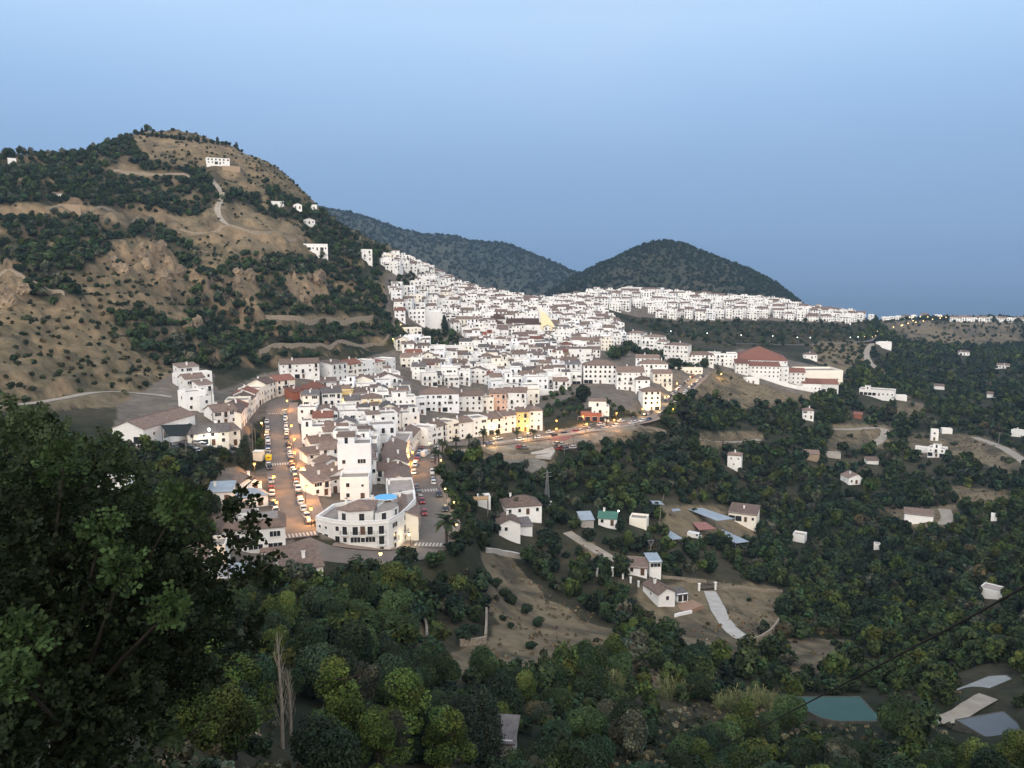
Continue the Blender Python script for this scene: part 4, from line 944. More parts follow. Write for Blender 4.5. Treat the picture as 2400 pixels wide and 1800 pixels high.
# church
def church():
    x, y, z = place(*z3(1400,850)); f = atan2(x, y); o = thing('church', 'white parish church with dark brown roofs and lamplit gable front', 'church', (x, y, z), -f + R(4))
    s = math.hypot(x, y) / F / 3.687; wb = MB(); wb.box(-150*s,150*s,0,15,-4,7.5,0); wb.box(-300*s,-165*s,6,17,-3,11.5,0); wb.box(-330*s,-180*s,-3,6,-4,8,0)
    part('wall', wb, W_, o)
    rb = MB(); rb.slab([(-155*s,-.5,7.3),(142*s,-.5,7.3),(142*s,7.5,12),(-155*s,7.5,12)],.2); rb.slab([(-155*s,7.5,12),(142*s,7.5,12),(142*s,15.5,7.3),(-155*s,15.5,7.3)],.2)
    def pyr(x0,x1,y0,y1,z0,z1):
        A=[(x0,y0,z0),(x1,y0,z0),(x1,y1,z0),(x0,y1,z0)]
        for i in range(4): rb.slab([A[i],A[(i+1)%4],((x0+x1)/2,(y0+y1)/2,z1)],.2)
    pyr(-305*s,-160*s,5.5,17.5,11.5,16); pyr(-335*s,-175*s,-3.5,6.5,8,12)
    part('roof', rb, tile_mat('dark church tiles',(.085,.055,.045),(.05,.035,.03)), o)
    g = MB(); g.add([(142*s,-1.5,-4),(255*s,-3,-4),(255*s,-3,6.5),(185*s,-2,16),(150*s,-1.6,18),(142*s,-1.5,18), (142*s,-.6,-4),(255*s,-2.1,-4),(255*s,-2.1,6.5),(185*s,-1.1,16),(150*s,-.7,18),(142*s,-.6,18)],
          [(0,1,2,3,4,5),(11,10,9,8,7,6)]+[(i,6+i,6+(i+1)%6,(i+1)%6) for i in range(6)]); part('gable_front', g, mat('lamp tinted limewash',(.84,.74,.48),(.78,.68,.43),.4,.9), o)  # white gable wall; the yellow floodlight is painted into its colour
    b = MB(); b.box(128*s,150*s,2,5.5,0,19,0); b.box(124*s,154*s,1.7,5.8,19,19.5,0); b.box(133*s,145*s,2.8,4.6,19.5,21,0); part('bell_tower', b, CR, o)
    HOUSES.append((x,y,-f,300*s,17)); HOUSES.append((x-230*s,y,-f,170*s,17))
    return x, y, z
CH = church()
hb(*z3(1712,1125), 145, 9, 9.5, 0, 'hip', wallm=TAN, roofm=TILE_R, label='unplastered tan stone house with dark red roof', name='house')
hb(*z3(1880,1140), 180, 9, 9.5, 2, 'flat', wallm=W_, annex=(-8,8,3,8,2.8,True), label='white house with a long dark veranda beside the stone house', name='house')
hb(*z3(1900,1000), 190, 9, 8, 0, 'gable_x', wallm=W_, label='white house with red brown ridge uphill of the stone house', name='house')
hb(*z3(615,825), 150, 10, 13, 12, 'flat', wallm=W_, ops=[], label='tall windowless white wall house left of the old town cypress', name='house')
hb(*z3(470,765), 140, 9, 9.5, 10, 'flat', wallm=W_, style='arch', label='white house with brick arches near the hillside trees', name='house')
hb(*z3(445,865), 130, 8, 4.5, 25, 'flat', wallm=CR, label='low cream garden house beside the hillside trees', name='house')
hb(*z3(510,1060), 150, 9, 8, 6, 'mono', wallm=W_, label='white house with dark mono-pitch roof above the alley', name='house')
hb(*z3(420,1150), 170, 9, 7, 6, 'gable_x', wallm=CR, label='cream lamplit house at the top of the alley', name='house')
hb(*z3(790,1045), 200, 10, 6, 6, 'flat', wallm=W_, ops=[], label='wide low white wall building below the cypress garden', name='house')
hb(*z3(1175,492), 95, 7, 4.2, 0, 'gable_x', wallm=YELLOW, lod=1, label='small bright yellow house in front of the round hill', name='house')
hb(*z5(1870,500), 150, 9, 6.5, 2, 'flat', wallm=W_, annex=(-6,3,3,8,3,True), label='white house with a yellow lit side above the roadside lamps', name='house')
hb(*z5(1790,505), 180, 6, 3.6, 2, 'flat', wallm=BRICK, label='low red brick garage row beside the road', name='house', chim=0, ops=[('garage',Matrix.Translation((i*3.6-5.4,-.02,0))) for i in range(4)])
# ------------------------------------------------------------------ the rest of the town, house by house
LAND = {'the church': (1235,755), 'the cypress': (1042,760), 'the arcaded block': (1410,880), 'the school': (1740,860), 'the stone house': (1312,845), 'the yellow house': (808,945),
        'the rounded house': (860,1220), 'the salmon house': (1167,945), 'the towers': (1560,810), 'the windowless house': (1018,765), 'the wooded hillside': (925,690), 'the round hill': (1560,690),
        'the blank house': (832,1090), 'the seaward point': (1990,745), 'the pink terrace end': (1800,720), 'the upper ridge': (1020,640), 'the town saddle': (1280,700), 'the brick hall': (738,935)}
COLW = {'white limewash':'white','cool white limewash':'bluish white','cream limewash':'cream','salmon render':'salmon','tan stone':'tan','red brick':'brick'}
pend = []
def fill(poly, sp_u, sp_v, yaw0, seed, hmin, hmax, avoid=(), wq=(7,10.5), pr=.94, tone=None, flat=.5, zone=''):
    g = random.Random(seed); q = [first_hit(*p) for p in poly if True]
    xs = [p[0] for p in q]; ys = [p[1] for p in q]; cx, cy = (min(xs)+max(xs))/2, (min(ys)+max(ys))/2; rad = math.hypot(max(xs)-min(xs), max(ys)-min(ys))/2 + 20
    n = int(rad / sp_v) + 1; c0, s0 = cos(yaw0), sin(yaw0); cand = []
    for jv in range(-n, n):
        off = g.uniform(0, sp_u)
        for iu in range(-int(rad/sp_u)-1, int(rad/sp_u)+1):
            u = iu*sp_u + off + g.uniform(-.8,.8); v = jv*sp_v + g.uniform(-1.6,1.6); cand.append((cx + u*c0 - v*s0, cy + u*s0 + v*c0))
    A = np.array(cand); A = A[A[:,1] > 20]; Z = ground(A[:,0], A[:,1]); PX, PY = proj(A[:,0], A[:,1], Z + ZC)
    ok = inpoly(PX, PY, poly) & in_sight(A[:,0], A[:,1], Z, hmin * .8)
    for q in avoid: ok &= ~inpoly(PX, PY, q)
    for (x, y), zt, px, py in zip(A[ok], Z[ok], PX[ok], PY[ok]):
        if True:
            x, y, zt, px, py = float(x), float(y), float(zt), float(px), float(py)
            if g.random() > pr: continue
            w, d = g.uniform(*wq), g.uniform(7.5, 10); yaw = yaw0 + R(g.gauss(0, 7))
            if occupied(x, y, w, d, yaw, -1.2): continue
            ok = True
            for nm in ROADS:
                ln, z_, wd = LINES[nm]
                mx_, my_ = x - sin(yaw)*d/2, y + cos(yaw)*d/2
                if np.min((ln[:,0]-mx_)**2 + (ln[:,1]-my_)**2) < (wd/2 + 4.6 + d*.32)**2: ok = False
            if not ok: continue
            h = g.uniform(hmin, hmax); rf = g.choice(['flat']) if g.random() < flat else g.choice(['gable_x','gable_x','mono','hip','gable_y'])
            wm = g.choices([WHITE, WHITE2, CREAM], tone or (6,2,1))[0]
            if g.random() < .012: wm = g.choice([TAN, PINK, BRICK])
            rmat = g.choices([TILE, TILE_G, TILE_R], (6,3,.45))[0]
            ax = None
            if rf == 'flat' and g.random() < .55: a = g.uniform(.35,.6); sx = g.choice([-1,1]); ax = (-w/2+.2 if sx < 0 else w/2-.2-w*a, (-w/2+.2+w*a) if sx < 0 else w/2-.2, d*.45, d-.3, g.uniform(2.3,2.9), g.random() < .5)
            HOUSES.append((x, y, yaw, w*.8, d*.8))
            pend.append(dict(x=x, y=y, z=zt+ZC, yaw=yaw, w=w, d=d, h=h, roof=rf, wallm=wm, roofm=rmat, annex=ax, px=px, py=py, size=w*h/math.hypot(x,y)**2, zone=zone))
BLOCK = V([(648,905),(665,880),(725,850),(862,835),(905,880),(905,940),(880,1010),(885,1075),(730,1095),(700,1085),(665,990)])
OLD = V([(838,668),(835,635),(832,572),(850,562),(905,578),(985,602),(1055,632),(1130,640),(1240,640),(1300,678),(1345,718),(1345,735),(1300,770),(1262,785),(1250,845),(1165,880),(1100,872),(1050,835),(905,835),(860,795),(866,745),(925,705),(850,695)])
GROVE = V([(838,592),(905,588),(915,612),(880,628),(838,622)]); GARDEN = V([(925,705),(955,700),(1000,735),(1005,760),(930,760),(890,735)]); WASTE = V([(1165,850),(1260,835),(1262,880),(1330,870),(1420,905),(1180,905)])
RIGHTB = V([(1225,648),(1240,612),(1330,616),(1480,620),(1560,640),(1650,650),(1760,656),(1875,688),(1830,699),(1690,693),(1640,690),(1540,694),(1480,692),(1370,683),(1310,668)])
fill(BLOCK, 9.2, 9.6, R(14), 3, 6.0, 9.6, flat=.45, zone='block')
fill(OLD, 9.6, 9.6, R(6), 5, 5.4, 8.8, [GARDEN, WASTE, GROVE], (7,11.5), flat=.66, zone='old')
fill(RIGHTB, 13.5, 14, R(-16), 9, 6, 11.5, (), (8,15), pr=.84, flat=.6, zone='right')
pend.sort(key=lambda p: -p['size'])
SOLO, MASS = pend[:235], pend[235:]
FLOORS = {1:'single-storey',2:'two-storey',3:'three-storey',4:'four-storey',5:'tall'}
RW = {'flat':'with roof terrace','gable_x':'with ridge roof','gable_y':'with front gable','hip':'with hipped roof','mono':'with sloping roof'}
seen = {}
for p in SOLO:
    nm, (lx, ly) = min(LAND.items(), key=lambda kv: (kv[1][0]-p['px'])**2 + ((kv[1][1]-p['py'])*1.6)**2)
    dx, dy = p['px']-lx, p['py']-ly
    rel = ('just ' if math.hypot(dx,dy) < 45 else 'well ' if math.hypot(dx,dy) > 130 else '') + ('right of' if dx > abs(dy)*1.3 else 'left of' if -dx > abs(dy)*1.3 else 'below' if dy > 0 else 'above')
    up = ' and attic' if p['annex'] else ''
    col = COLW.get(p['wallm'].name, 'white'); tl = '' if p['roof'] == 'flat' else {'brown clay tiles':'brown ','grey clay tiles':'grey ','red clay tiles':'reddish '}[p['roofm'].name]
    p['key'] = '%s %s house %s %s %s' % (col, FLOORS[min(5, max(1, int(round(p['h']/3))))], RW[p['roof']].replace('with ', 'with ' + tl) + up, rel, nm)
    seen.setdefault(p['key'], []).append(p)
for k, ps in seen.items():
    ps.sort(key=lambda p: p['px'])
    for i, p in enumerate(ps):
        if len(k.split()) > (16 if len(ps) == 1 else 12): k = k.replace(' and attic', '').replace('just ', '').replace('well ', '')
        p['label'] = k if len(ps) == 1 else '%s, %s from the left' % (k, ORD[min(i, 11)])
for p in SOLO:
    far = math.hypot(p['x'], p['y']) > 690
    house(p['x'], p['y'], p['z'], p['yaw'], p['w'], p['d'], p['h'], p['roof'], p['wallm'], p['roofm'], label=p['label'], annex=p['annex'], lod=1 if far else 0, chim=0 if far and p['px'] > 1500 else 1, group='white houses of the town')
st = MB()
for p in MASS: house(p['x'], p['y'], p['z'], p['yaw'], p['w'], p['d'], p['h'], p['roof'], label='', annex=p['annex'], lod=1, stuff=st)
if MASS: tag(part('distant_houses', st, [WHITE, GLASS, TILE, TERR]), 'far white houses packed between the nearer ones', None, None, 'stuff')
print('town houses', len(SOLO), len(MASS), 'shared labels', sum(len(v) > 12 for v in seen.values()))
# ------------------------------------------------------------------ farms, ponds and walls in the valley
def open_spot(px, py, a, b): OPEN_SPOTS.append((px, py, a, b))
def vb(p, wpx, d, h, yaw, roof, label, clear=None, **k):
    hl = k.get('name') == 'hill_house'
    o = hb(*p, wpx, d, h, yaw, roof, label=label, lift=.2 if hl else .5, **k); w = wpx / ZOOM
    open_spot(p[0], p[1] - 2 if hl else p[1] + 1, w * .6 + 4, 7 if hl else 12)
    if not hl: open_spot(p[0], p[1] + 14, w * .5, 14)
    return o
def at_plane(px, py, zrel):
    f, t = ray(px, py); r = zrel / t; return r * sin(f), r * cos(f)
MW = Matrix.Translation
vb(r3(1180,372), 112, 6.5, 6.8, -6, 'hip', 'white two-storey tower house with brown hipped roof among the trees', name='farmhouse', ops=[('small',MW((-1.6,-.02,4.6))),('small',MW((2,-.02,4.6))),('small',MW((-.2,-.02,1.6)))])
vb(r4(765,1608), 120, 8, 3.6, 32, 'gable_y', 'white gabled cottage with long brown roof in the right-hand grove', name='cottage')
vb(r4(345,1052), 85, 7, 5.6, 6, 'hip', 'two-storey white house with porch below the school', name='farmhouse')
vb(r4(775,1036), 62, 4, 2.6, 0, 'mono', 'small orange brick hut on the bare slope', name='hut', cat='hut', wallm=BRICK, roofm=TILE_R, chim=0, ops=[])
vb(r4(1438,1228), 52, 4, 6.5, 8, 'flat', 'narrow white tower hut on the stony terrace', name='hut', cat='hut', chim=0)
vb(r4(1548,1168), 70, 5, 2.6, 12, 'flat', 'little white box hut beside the narrow tower hut', name='hut', cat='hut', chim=0, ops=[])
vb(r4(1450,1372), 120, 8, 4.6, -10, 'flat', 'white villa with terrace and open porch on the stony slope', name='villa', cat='villa', annex=(-2.5,1.5,3,7,2.4,False))
vb(r4(1330,1330), 100, 4, 2.4, -4, 'flat', 'low white walled annex next to the stony slope villa', name='outbuilding', cat='shed', chim=0, ops=[])
vb(r4(935,860), 255, 12, 4.2, -6, 'flat', 'long low white farm complex beside the pinkish terrace', name='farm_building', cat='farmhouse', chim=0, annex=(-9,-5,2,6,3.2,False))
vb(r4(1150,880), 80, 6, 2.6, 10, 'flat', 'small white shed at the end of the long farm complex', name='shed', cat='shed', chim=0, ops=[])
vb(r4(905,1432), 85, 4, 2.2, 25, 'mono', 'pair of low white sheds half buried in the grove', name='shed', cat='shed', chim=0, ops=[])
vb(r4(1480,785), 70, 5, 3, 10, 'mono', 'tiny white hut high in the far grove', name='hut', cat='hut', chim=0, ops=[])
vb(r4(1000,430), 110, 8, 4.2, 8, 'flat', 'white ruinous house beside the winding track', name='house', ops=[])
vb(r4(1695,490), 70, 7, 3.5, 12, 'mono', 'far white farmhouse in the dark upper grove', name='farmhouse', lod=1)
vb(r4(2020,605), 85, 7, 3.5, -8, 'mono', 'far white cottage with sheds near the right margin grove', name='cottage', lod=1)
vb(r4(2165,1195), 100, 6, 3, -15, 'flat', 'white terrace house beside the pale eastern track', name='house', ops=[])
vb(r4(365,525), 105, 8, 4, 6, 'hip', 'white bungalow with porch behind the school', name='bungalow', cat='bungalow')
vb(r4(1930,855), 60, 6, 2.6, 0, 'mono', 'small pale hut alone in the right-hand grove', name='hut', cat='hut', chim=0, ops=[])
vb(r4(370,1400), 130, 6, 3.2, 6, 'mono', 'tan stone ruin with a broken roof in the grove', name='ruin', cat='ruin', wallm=TAN, chim=0, ops=[])
vb(r4(560,1378), 120, 6, 1.6, 6, 'flat', 'grey concrete water tank beside the thin pole', name='water_tank', cat='tank', wallm=CONC, chim=0, ops=[])
vb(r5(900,198), 140, 6, 3.4, 4, 'mono', 'long low white shed with brown roof beside the farm track', name='shed', cat='shed', ops=[], chim=0)
vb(r5(1335,648), 118, 6, 2.2, -14, 'flat', 'white flat-roofed shed under the black cable', name='shed', cat='shed', chim=0, par=.3, ops=[], deep=.7)
vb(r5(182,308), 66, 5, 2.6, -10, 'flat', 'small whitewashed box beside the wooded ridge path', name='hut', cat='hut', chim=0, ops=[])
vb(r5(650,354), 32, 2.4, 2.4, 0, 'flat', 'tiny white water tank among dark trees', name='water_tank', cat='tank', chim=0, ops=[], par=.1)
vb(r5(1350,182), 28, 3, 2, 0, 'flat', 'white shrine-sized hut on the far right slope', name='hut', cat='hut', chim=0, ops=[])
# industrial yard
def canopy_roof(px, label, zc, thick=.15, tilt=(0,0), mat_=None, posts=True, name='canopy', cat='canopy'):
    c = np.mean(px, axis=0); x0, y0 = first_hit(*c); z0 = gz(x0, y0) + zc
    P = [at_plane(a, b, z0 + tilt[0]*(i in (0,1)) + tilt[1]*(i in (2,3))) for i, (a, b) in enumerate(px)]
    Z = [z0 + tilt[0]*(i in (0,1)) + tilt[1]*(i in (2,3)) for i in range(len(px))]
    cx, cy = np.mean(P, axis=0); zb = gz(cx, cy) + ZC
    o = thing(name, label, cat, (cx, cy, zb)); mb = MB(); mb.slab([(p[0]-cx, p[1]-cy, z+ZC-zb) for p, z in zip(P, Z)][::-1], thick)
    if mb.v and True: part('roof', mb, mat_ or METAL, o)
    if posts:
        for p, z in zip(P, Z):
            q = (p[0]-cx)*.94, (p[1]-cy)*.94; g = gz(p[0], p[1]) + ZC - zb
            part('post', MB().tube((q[0],q[1],min(g,z+ZC-zb-2)-.5), (q[0],q[1],z+ZC-zb-thick), .12, n=6), POLE, o)
    for p in px: open_spot(p[0], p[1], 8, 8)
    open_spot(c[0], c[1], abs(px[0][0]-px[1][0])*.7, abs(px[0][1]-px[2][1])*.9); return o
canopy_roof([r3(785,715), r3(900,700), r3(1188,795), r3(1035,812)], 'long grey metal canopy roof over the work yard', 4.2)
canopy_roof([r3(965,905), r3(1080,885), r3(1312,992), r3(1200,1006)], 'low grey sheet roof beside the white van', 2.0)
canopy_roof([r3(820,830), r3(935,822), r3(1025,880), r3(880,892)], 'reddish sheet roof between the two grey roofs', 2.4, mat_=mat('faded red sheet',(.30,.14,.12),(.24,.11,.09),.4))
canopy_roof([r3(640,712), r3(700,706), r3(725,722), r3(650,732)], 'small dark shed with pale roof left of the long canopy', 2.8)
canopy_roof([r3(570,910), r3(640,905), r3(740,965), r3(650,975)], 'pale blue sheet roof lying left of the white van', 1.4)
canopy_roof([r3(415,640), r3(540,640), r3(580,672), r3(480,668)], 'grey sheet roof beside the bent wooden pole', 2.2)
vb(r3(1250,852), 230, 10, 3.6, -8, 'mono', 'tan house with clay roof beside the long metal canopy', name='house', wallm=CR, roofm=TILE, rise=1.6)
vb(r3(350,870), 150, 6, 2.4, -8, 'flat', 'low cream ruin wall beside the green-roofed house', name='ruin', cat='ruin', wallm=CR, chim=0, ops=[])
vb(r2(1560,690), 160, 7, 2.8, -4, 'gable_x', 'small white house with a green metal roof', name='house', roofm=mat('green sheet roof',(.06,.17,.13),(.05,.13,.10),.4,.6))
vb(r2(1390,690), 110, 6, 2.4, 14, 'mono', 'grey shed adjoining the green-roofed house', name='shed', cat='shed', wallm=CONC, roofm=METAL, chim=0, ops=[])
# larger villas
vb(r2(718,800), 190, 8.5, 4.0, 10, 'gable_y', 'white cottage with tall gable chimney above the white wall', name='cottage', ops=[('window',MW((-1.2,-.02,1.6)))])
vb(r2(860,760), 110, 6, 2.6, 16, 'mono', 'dark roofed lean-to joined to the gable cottage', name='shed', cat='shed', roofm=TILE_G, chim=0, ops=[])
vb(r2(840,632), 320, 10, 3.2, 14, 'hip', 'white villa with wide brown hipped roof and lone chimney', name='villa', cat='villa', rise=2.6)
vb(r2(500,520), 110, 5, 2.2, 6, 'flat', 'white pool house under an ochre pergola', name='pool_house', cat='pool house', chim=0, ops=[])
canopy_roof([r2(395,446), r2(398,420), r2(535,416), r2(530,440)], 'ochre pergola on white posts behind the pool house', 3.4, thick=.3, mat_=mat('ochre reed matting',(.42,.27,.13),(.34,.21,.1),1), name='pergola', cat='pergola')
vb(r3(598,1556), 155, 8.5, 3.3, 34, 'gable_y', 'white villa with brown gabled roof and barred window', name='villa', cat='villa', m=5.6, rise=1.5, ops=[('window',MW((.2,-.02,1.0))),('small',MW((-2.82,4,1.6))@Matrix.Rotation(-pi/2,4,'Z'))])
vb(r3(735,1520), 110, 4, 2.4, 30, 'mono', 'veranda annex of glass and dark frames beside the gabled villa', name='veranda', cat='veranda', m=3.6, chim=0, rise=.4, roofm=TILE_G, ops=[('french',MW((-.8,-.02,.1))),('french',MW((.9,-.02,.1)))])
vb(r3(500,1310), 100, 6, 5.0, 16, 'mono', 'tall white square house with grey roof beside the Y-shaped pole', name='house', rise=.6, roofm=METAL, chim=0, ops=[('strip',MW((0,-.02,3.2)))])
vb(r3(340,1290), 180, 6, 2.6, -2, 'mono', 'long low white house with dark creeper-covered roof', name='house', roofm=TILE, chim=0)
vb(r7(1810,1345), 150, 4, 1.8, -8, 'mono', 'grey-roofed shed between dark trees below the cypress pair', name='shed', cat='shed', roofm=TILE_G, wallm=CONC, m=2.6, rise=.5, chim=0, ops=[])
# hill houses
for (X, Y, w, d, h, yw, rf, lab, kw) in [
  (1415,385,130,9,4.6,6,'flat','white house with arched porch high on the hill',dict(style='arch')), (1500,420,100,5,2.6,4,'flat','low tan terrace house below the high arched house',dict(wallm=TAN,ops=[])),
  (1795,665,85,7,4,8,'flat','white cube house on the upper hillside',{}), (1930,672,50,6,3.5,10,'gable_y','little white gabled house on the hill edge',{}), (2035,672,36,6,3.2,8,'flat','smallest white house on the hill edge',{}),
  (2005,775,70,7,3.4,12,'gable_y','white chapel-like house with a pointed gable on the hill',{}), (2045,955,150,8,4.2,6,'flat','white pillared villa on a terrace above the town',dict(style='arch')),
  (80,378,40,6,3,0,'flat','tiny white hut on the left skyline woods',dict(ops=[])), (375,598,45,5,2.6,0,'mono','ruined pale hut on the terraced slope',dict(ops=[],wallm=CR)), (40,322,44,5,2.2,0,'flat','tan hut at the skyline woods',dict(ops=[],wallm=TAN)), (450,672,110,4,2.4,0,'flat','long dry stone hut on the tan terrace',dict(ops=[],wallm=TAN))]:
    vb(z1(X,Y), w, d, h, yw, rf, lab, name='hill_house', **({'chim':0} | kw))
vb(z3(40,245), 85, 7, 8.5, 8, 'flat', 'white battlemented tower house on the hill spur', name='tower_house', chim=0)
vb(z3(215,290), 110, 7, 6, 14, 'gable_y', 'white house with red roofed turret on the hill spur', name='house', annex=(-3,-.8,1,3.5,4.6,False))
vb(z3(330,262), 150, 7, 4.5, 14, 'flat', 'flat white house on the skyline above the town', name='house', annex=(1.5,5,2,6,2.6,False))
# settlement on the far ridge
rg = random.Random(5)
for i in range(15):
    X = 1600 + i*43; p = r4(X, 200 + i*.4)
    hb(*p, 46, 11, rg.uniform(6,8), -2, rg.choice(['gable_x','flat','gable_x']), lod=1, chim=0, wallm=W_, label='white ridge-top villa, %s from the left of the far row' % (ORD + ('thirteenth','fourteenth','fifteenth'))[i], name='villa', cat='villa', group='far ridge villas')
for i, X in enumerate((885,1000,1030,1075,1130,1190,1260,1350,1470)):
    hb(*r4(X, 160 + rg.uniform(-3,4)), rg.uniform(28,52), 9, rg.uniform(5,8), rg.uniform(-15,15), rg.choice(['flat','gable_x']), lod=1, chim=0, label='tiny white house on the seaward crest, %s from the left' % ORD[i], name='house', group='crest houses')
# irrigation ponds
def pond(px, zc, label, water, rim=.35, wall=3.2):
    c = np.mean(px, axis=0); x0, y0 = first_hit(*c); z0 = gz(x0, y0) + zc; P = [at_plane(a, b, z0) for a, b in px]; cx, cy = np.mean(P, axis=0)
    o = thing('irrigation_pond', label, 'pond', (cx, cy, z0 + ZC)); pl = [(p[0]-cx, p[1]-cy) for p in P][::-1]
    if sum(pl[i][0]*pl[(i+1)%len(pl)][1]-pl[(i+1)%len(pl)][0]*pl[i][1] for i in range(len(pl))) < 0: pl = pl[::-1]
    inn = [(x*.965, y*.965) for x, y in pl]; mb = MB(); mb.prism(pl, -wall, -.32); n = len(pl)
    for i in range(n):
        j = (i+1) % n
        mb.add([(*pl[i],-.32),(*pl[j],-.32),(*pl[j],.02),(*pl[i],.02),(*inn[i],-.32),(*inn[j],-.32),(*inn[j],.02),(*inn[i],.02)], [(0,1,2,3),(3,2,6,7),(5,4,7,6)])
    part('wall', mb, mat('dark mossy concrete', (.10,.10,.085), (.06,.062,.05), .8, .95), o); part('water', MB().add([(x, y, -.06) for x, y in inn], [tuple(range(n))]), water, o)
    for p in px: open_spot(p[0], p[1], 10, 6)
    open_spot(c[0], c[1], (max(p[0] for p in px)-min(p[0] for p in px))*.55, (max(p[1] for p in px)-min(p[1] for p in px))*.7); open_spot(c[0], c[1]+40, 70, 22)
PW1 = mat('green pond water', (.045,.092,.088), (.038,.080,.077), .25, .6, 3, spec=.1); PW2 = mat('milky pond water', (.10,.115,.13), (.09,.10,.115), .25, .55, 3, spec=.2); PW3 = mat('pale dry pond floor', (.24,.255,.25), (.19,.20,.20), .4, .6, 5)
pond([r5(157,1230), r5(552,1230), r5(640,1325), r5(682,1332), r5(660,1378), r5(430,1380), r5(320,1360), r5(210,1305)], 1.5, 'green irrigation pond with curved wall below the black cable', PW1)
pond([r5(1118,1368), r5(1410,1316), r5(1490,1385), r5(1510,1420), r5(1500,1460), r5(1440,1484), r5(1290,1468)], 1.5, 'grey irrigation pond lowest at the right of the track', PW2)
pond([r5(1112,1190), r5(1325,1105), r5(1430,1100), r5(1462,1125), r5(1300,1192), r5(1180,1250)], .8, 'emptied white irrigation pond above the grey one', PW3, wall=1.8)
# walls
def wall_line(px, h, t, m, label, name='stone_wall', cat='wall', cap=None, base=-1.0, p_below=True):
    P = smooth_line([first_hit(*p) for p in px], 2.0) if len(px) > 2 else np.array([np.array(first_hit(*px[0]))*(1-k)+np.array(first_hit(*px[1]))*k for k in np.linspace(0,1,12)])
    z = np.maximum(ground(P[:,0], P[:,1]), -1e9)
    for _ in range(3): z[1:-1] = (z[:-2] + z[1:-1] + z[2:]) / 3
    c = P.mean(0); o = link(name, None, None, (c[0], c[1], float(z.mean())+ZC)); tag(o, label, cat); zo = float(z.mean())
    tn = np.gradient(P, axis=0); tn /= np.linalg.norm(tn, axis=1)[:,None]; nr = np.stack([-tn[:,1], tn[:,0]], 1) * t/2; n = len(P)
    def strip(ht, ex, lo, mm, nm):
        mb = MB(); vs = []
        for i in range(n):
            a = P[i] - c + nr[i]*ex; b = P[i] - c - nr[i]*ex; q = z[i] - zo
            vs += [(a[0],a[1],q+lo),(b[0],b[1],q+lo),(b[0],b[1],q+ht),(a[0],a[1],q+ht)]
        fs = []
        for i in range(n-1):
            for j in range(4): fs.append((4*i+j, 4*(i+1)+j, 4*(i+1)+(j+1)%4, 4*i+(j+1)%4))
        fs += [(0,1,2,3), (4*n-1,4*n-2,4*n-3,4*n-4)]; mb.add(vs, fs); part(nm, mb, mm, o)
    strip(h, 1, base, m, 'wall')
    if cap: strip(h + .14, 1.35, h + .003, cap, 'coping')
    for p in px: open_spot(p[0], p[1], 10, 9)
    for i in range(n): a, b = proj(P[i][0], P[i][1], z[i]+ZC); open_spot(float(a), float(b) + (6 if p_below else 0), 7, 14 if p_below else 8)
wall_line([r2(512,905), r2(660,930), r2(818,960)], 1.6, .3, CONC, 'long white garden wall with coping above the brown field', cap=W_, name='garden_wall')
wall_line([r7(1220,215), r7(1240,320), r7(1262,400), r7(1268,492)], 1.4, .5, STONE, 'pale stone wall running downhill on the left of the terrace')
wall_line([r7(1708,285), r7(1706,400), r7(1700,490)], 1.8, .5, STONE, 'pale stone wall running downhill on the right of the terrace')
wall_line([r7(1700,495), r7(1640,512), r7(1510,520)], 1.5, .5, STONE, 'stone wall along the lower edge of the terrace')
wall_line([r8(1662,525), r8(1760,522), r8(1850,490), r8(1930,430), r8(1975,360)], 2.2, .5, STONE, 'curved tan retaining wall around the villa garden')
wall_line([r3(560,1310), r3(760,1330), r3(940,1350)], 1.0, .4, STONE, 'low stone wall left of the gate')
wall_line([r3(1030,1390), r3(1250,1400), r3(1600,1430)], .8, .4, STONE, 'low stone wall right of the gate')
wall_line([r8(1205,305), r8(1330,275)], .9, .4, W_, 'short white wall edging the brown tiled terrace', name='garden_wall')
wall_line([z4(1180,885), z4(1330,930), z4(1500,985), z4(1680,1022)], 3.0, .5, W_, 'long white boundary wall below the school', name='boundary_wall', base=-3)
wall_line([z5(830,740), z5(960,800), z5(1100,830), z5(1430,815)], 1.6, .6, STONE, 'stone retaining wall under the lower car park', base=-3)
wall_line([z5(590,760), z5(800,745), z5(1000,700), z5(1400,650), z5(1700,610), z5(1960,580), z5(2160,545)], 1.0, .4, CONC, 'long pale parapet along the outer edge of the upper road', name='parapet')
wall_line([z4(540,1245), z4(640,1265), z4(720,1290)], 1.6, .4, STONE, 'pale wall beside the track under the upper road')
wall_line(V([(575,690),(650,695),(720,697),(805,690)]), 3.2, .6, STONE, 'long pale terrace wall across the wooded hillside', p_below=False)
for nm_, L_ in (('lowest',[(560,765),(680,752),(840,730)]),): wall_line(V(L_), 2.4, .5, STONE, nm_ + ' pale terrace wall on the green slope above the street')
wall_line(V([(0,600),(60,612),(140,640)]), 2, .6, STONE, 'broken dry stone wall low on the left slope', p_below=False)
wall_line(V([(100,452),(200,458),(300,470)]), 1.6, .6, STONE, 'dry stone terrace wall on the tan slope', p_below=False)
wall_line(V([(245,372),(330,380),(410,384)]), 2.0, .6, STONE, 'highest dry stone terrace wall on the hill', p_below=False)
wall_line(V([(390,498),(470,500),(560,505),(640,520)]), 1.6, .6, STONE, 'dry stone terrace wall below the chapel path', p_below=False)
wall_line(r6 and [r7(0,235), r7(120,238)], 1.6, .4, STONE, 'pale wall fragment low behind the thicket')
wall_line([r7(760,755), r7(980,755)], 1.0, .4, STONE, 'short pale wall in the shaded gully')
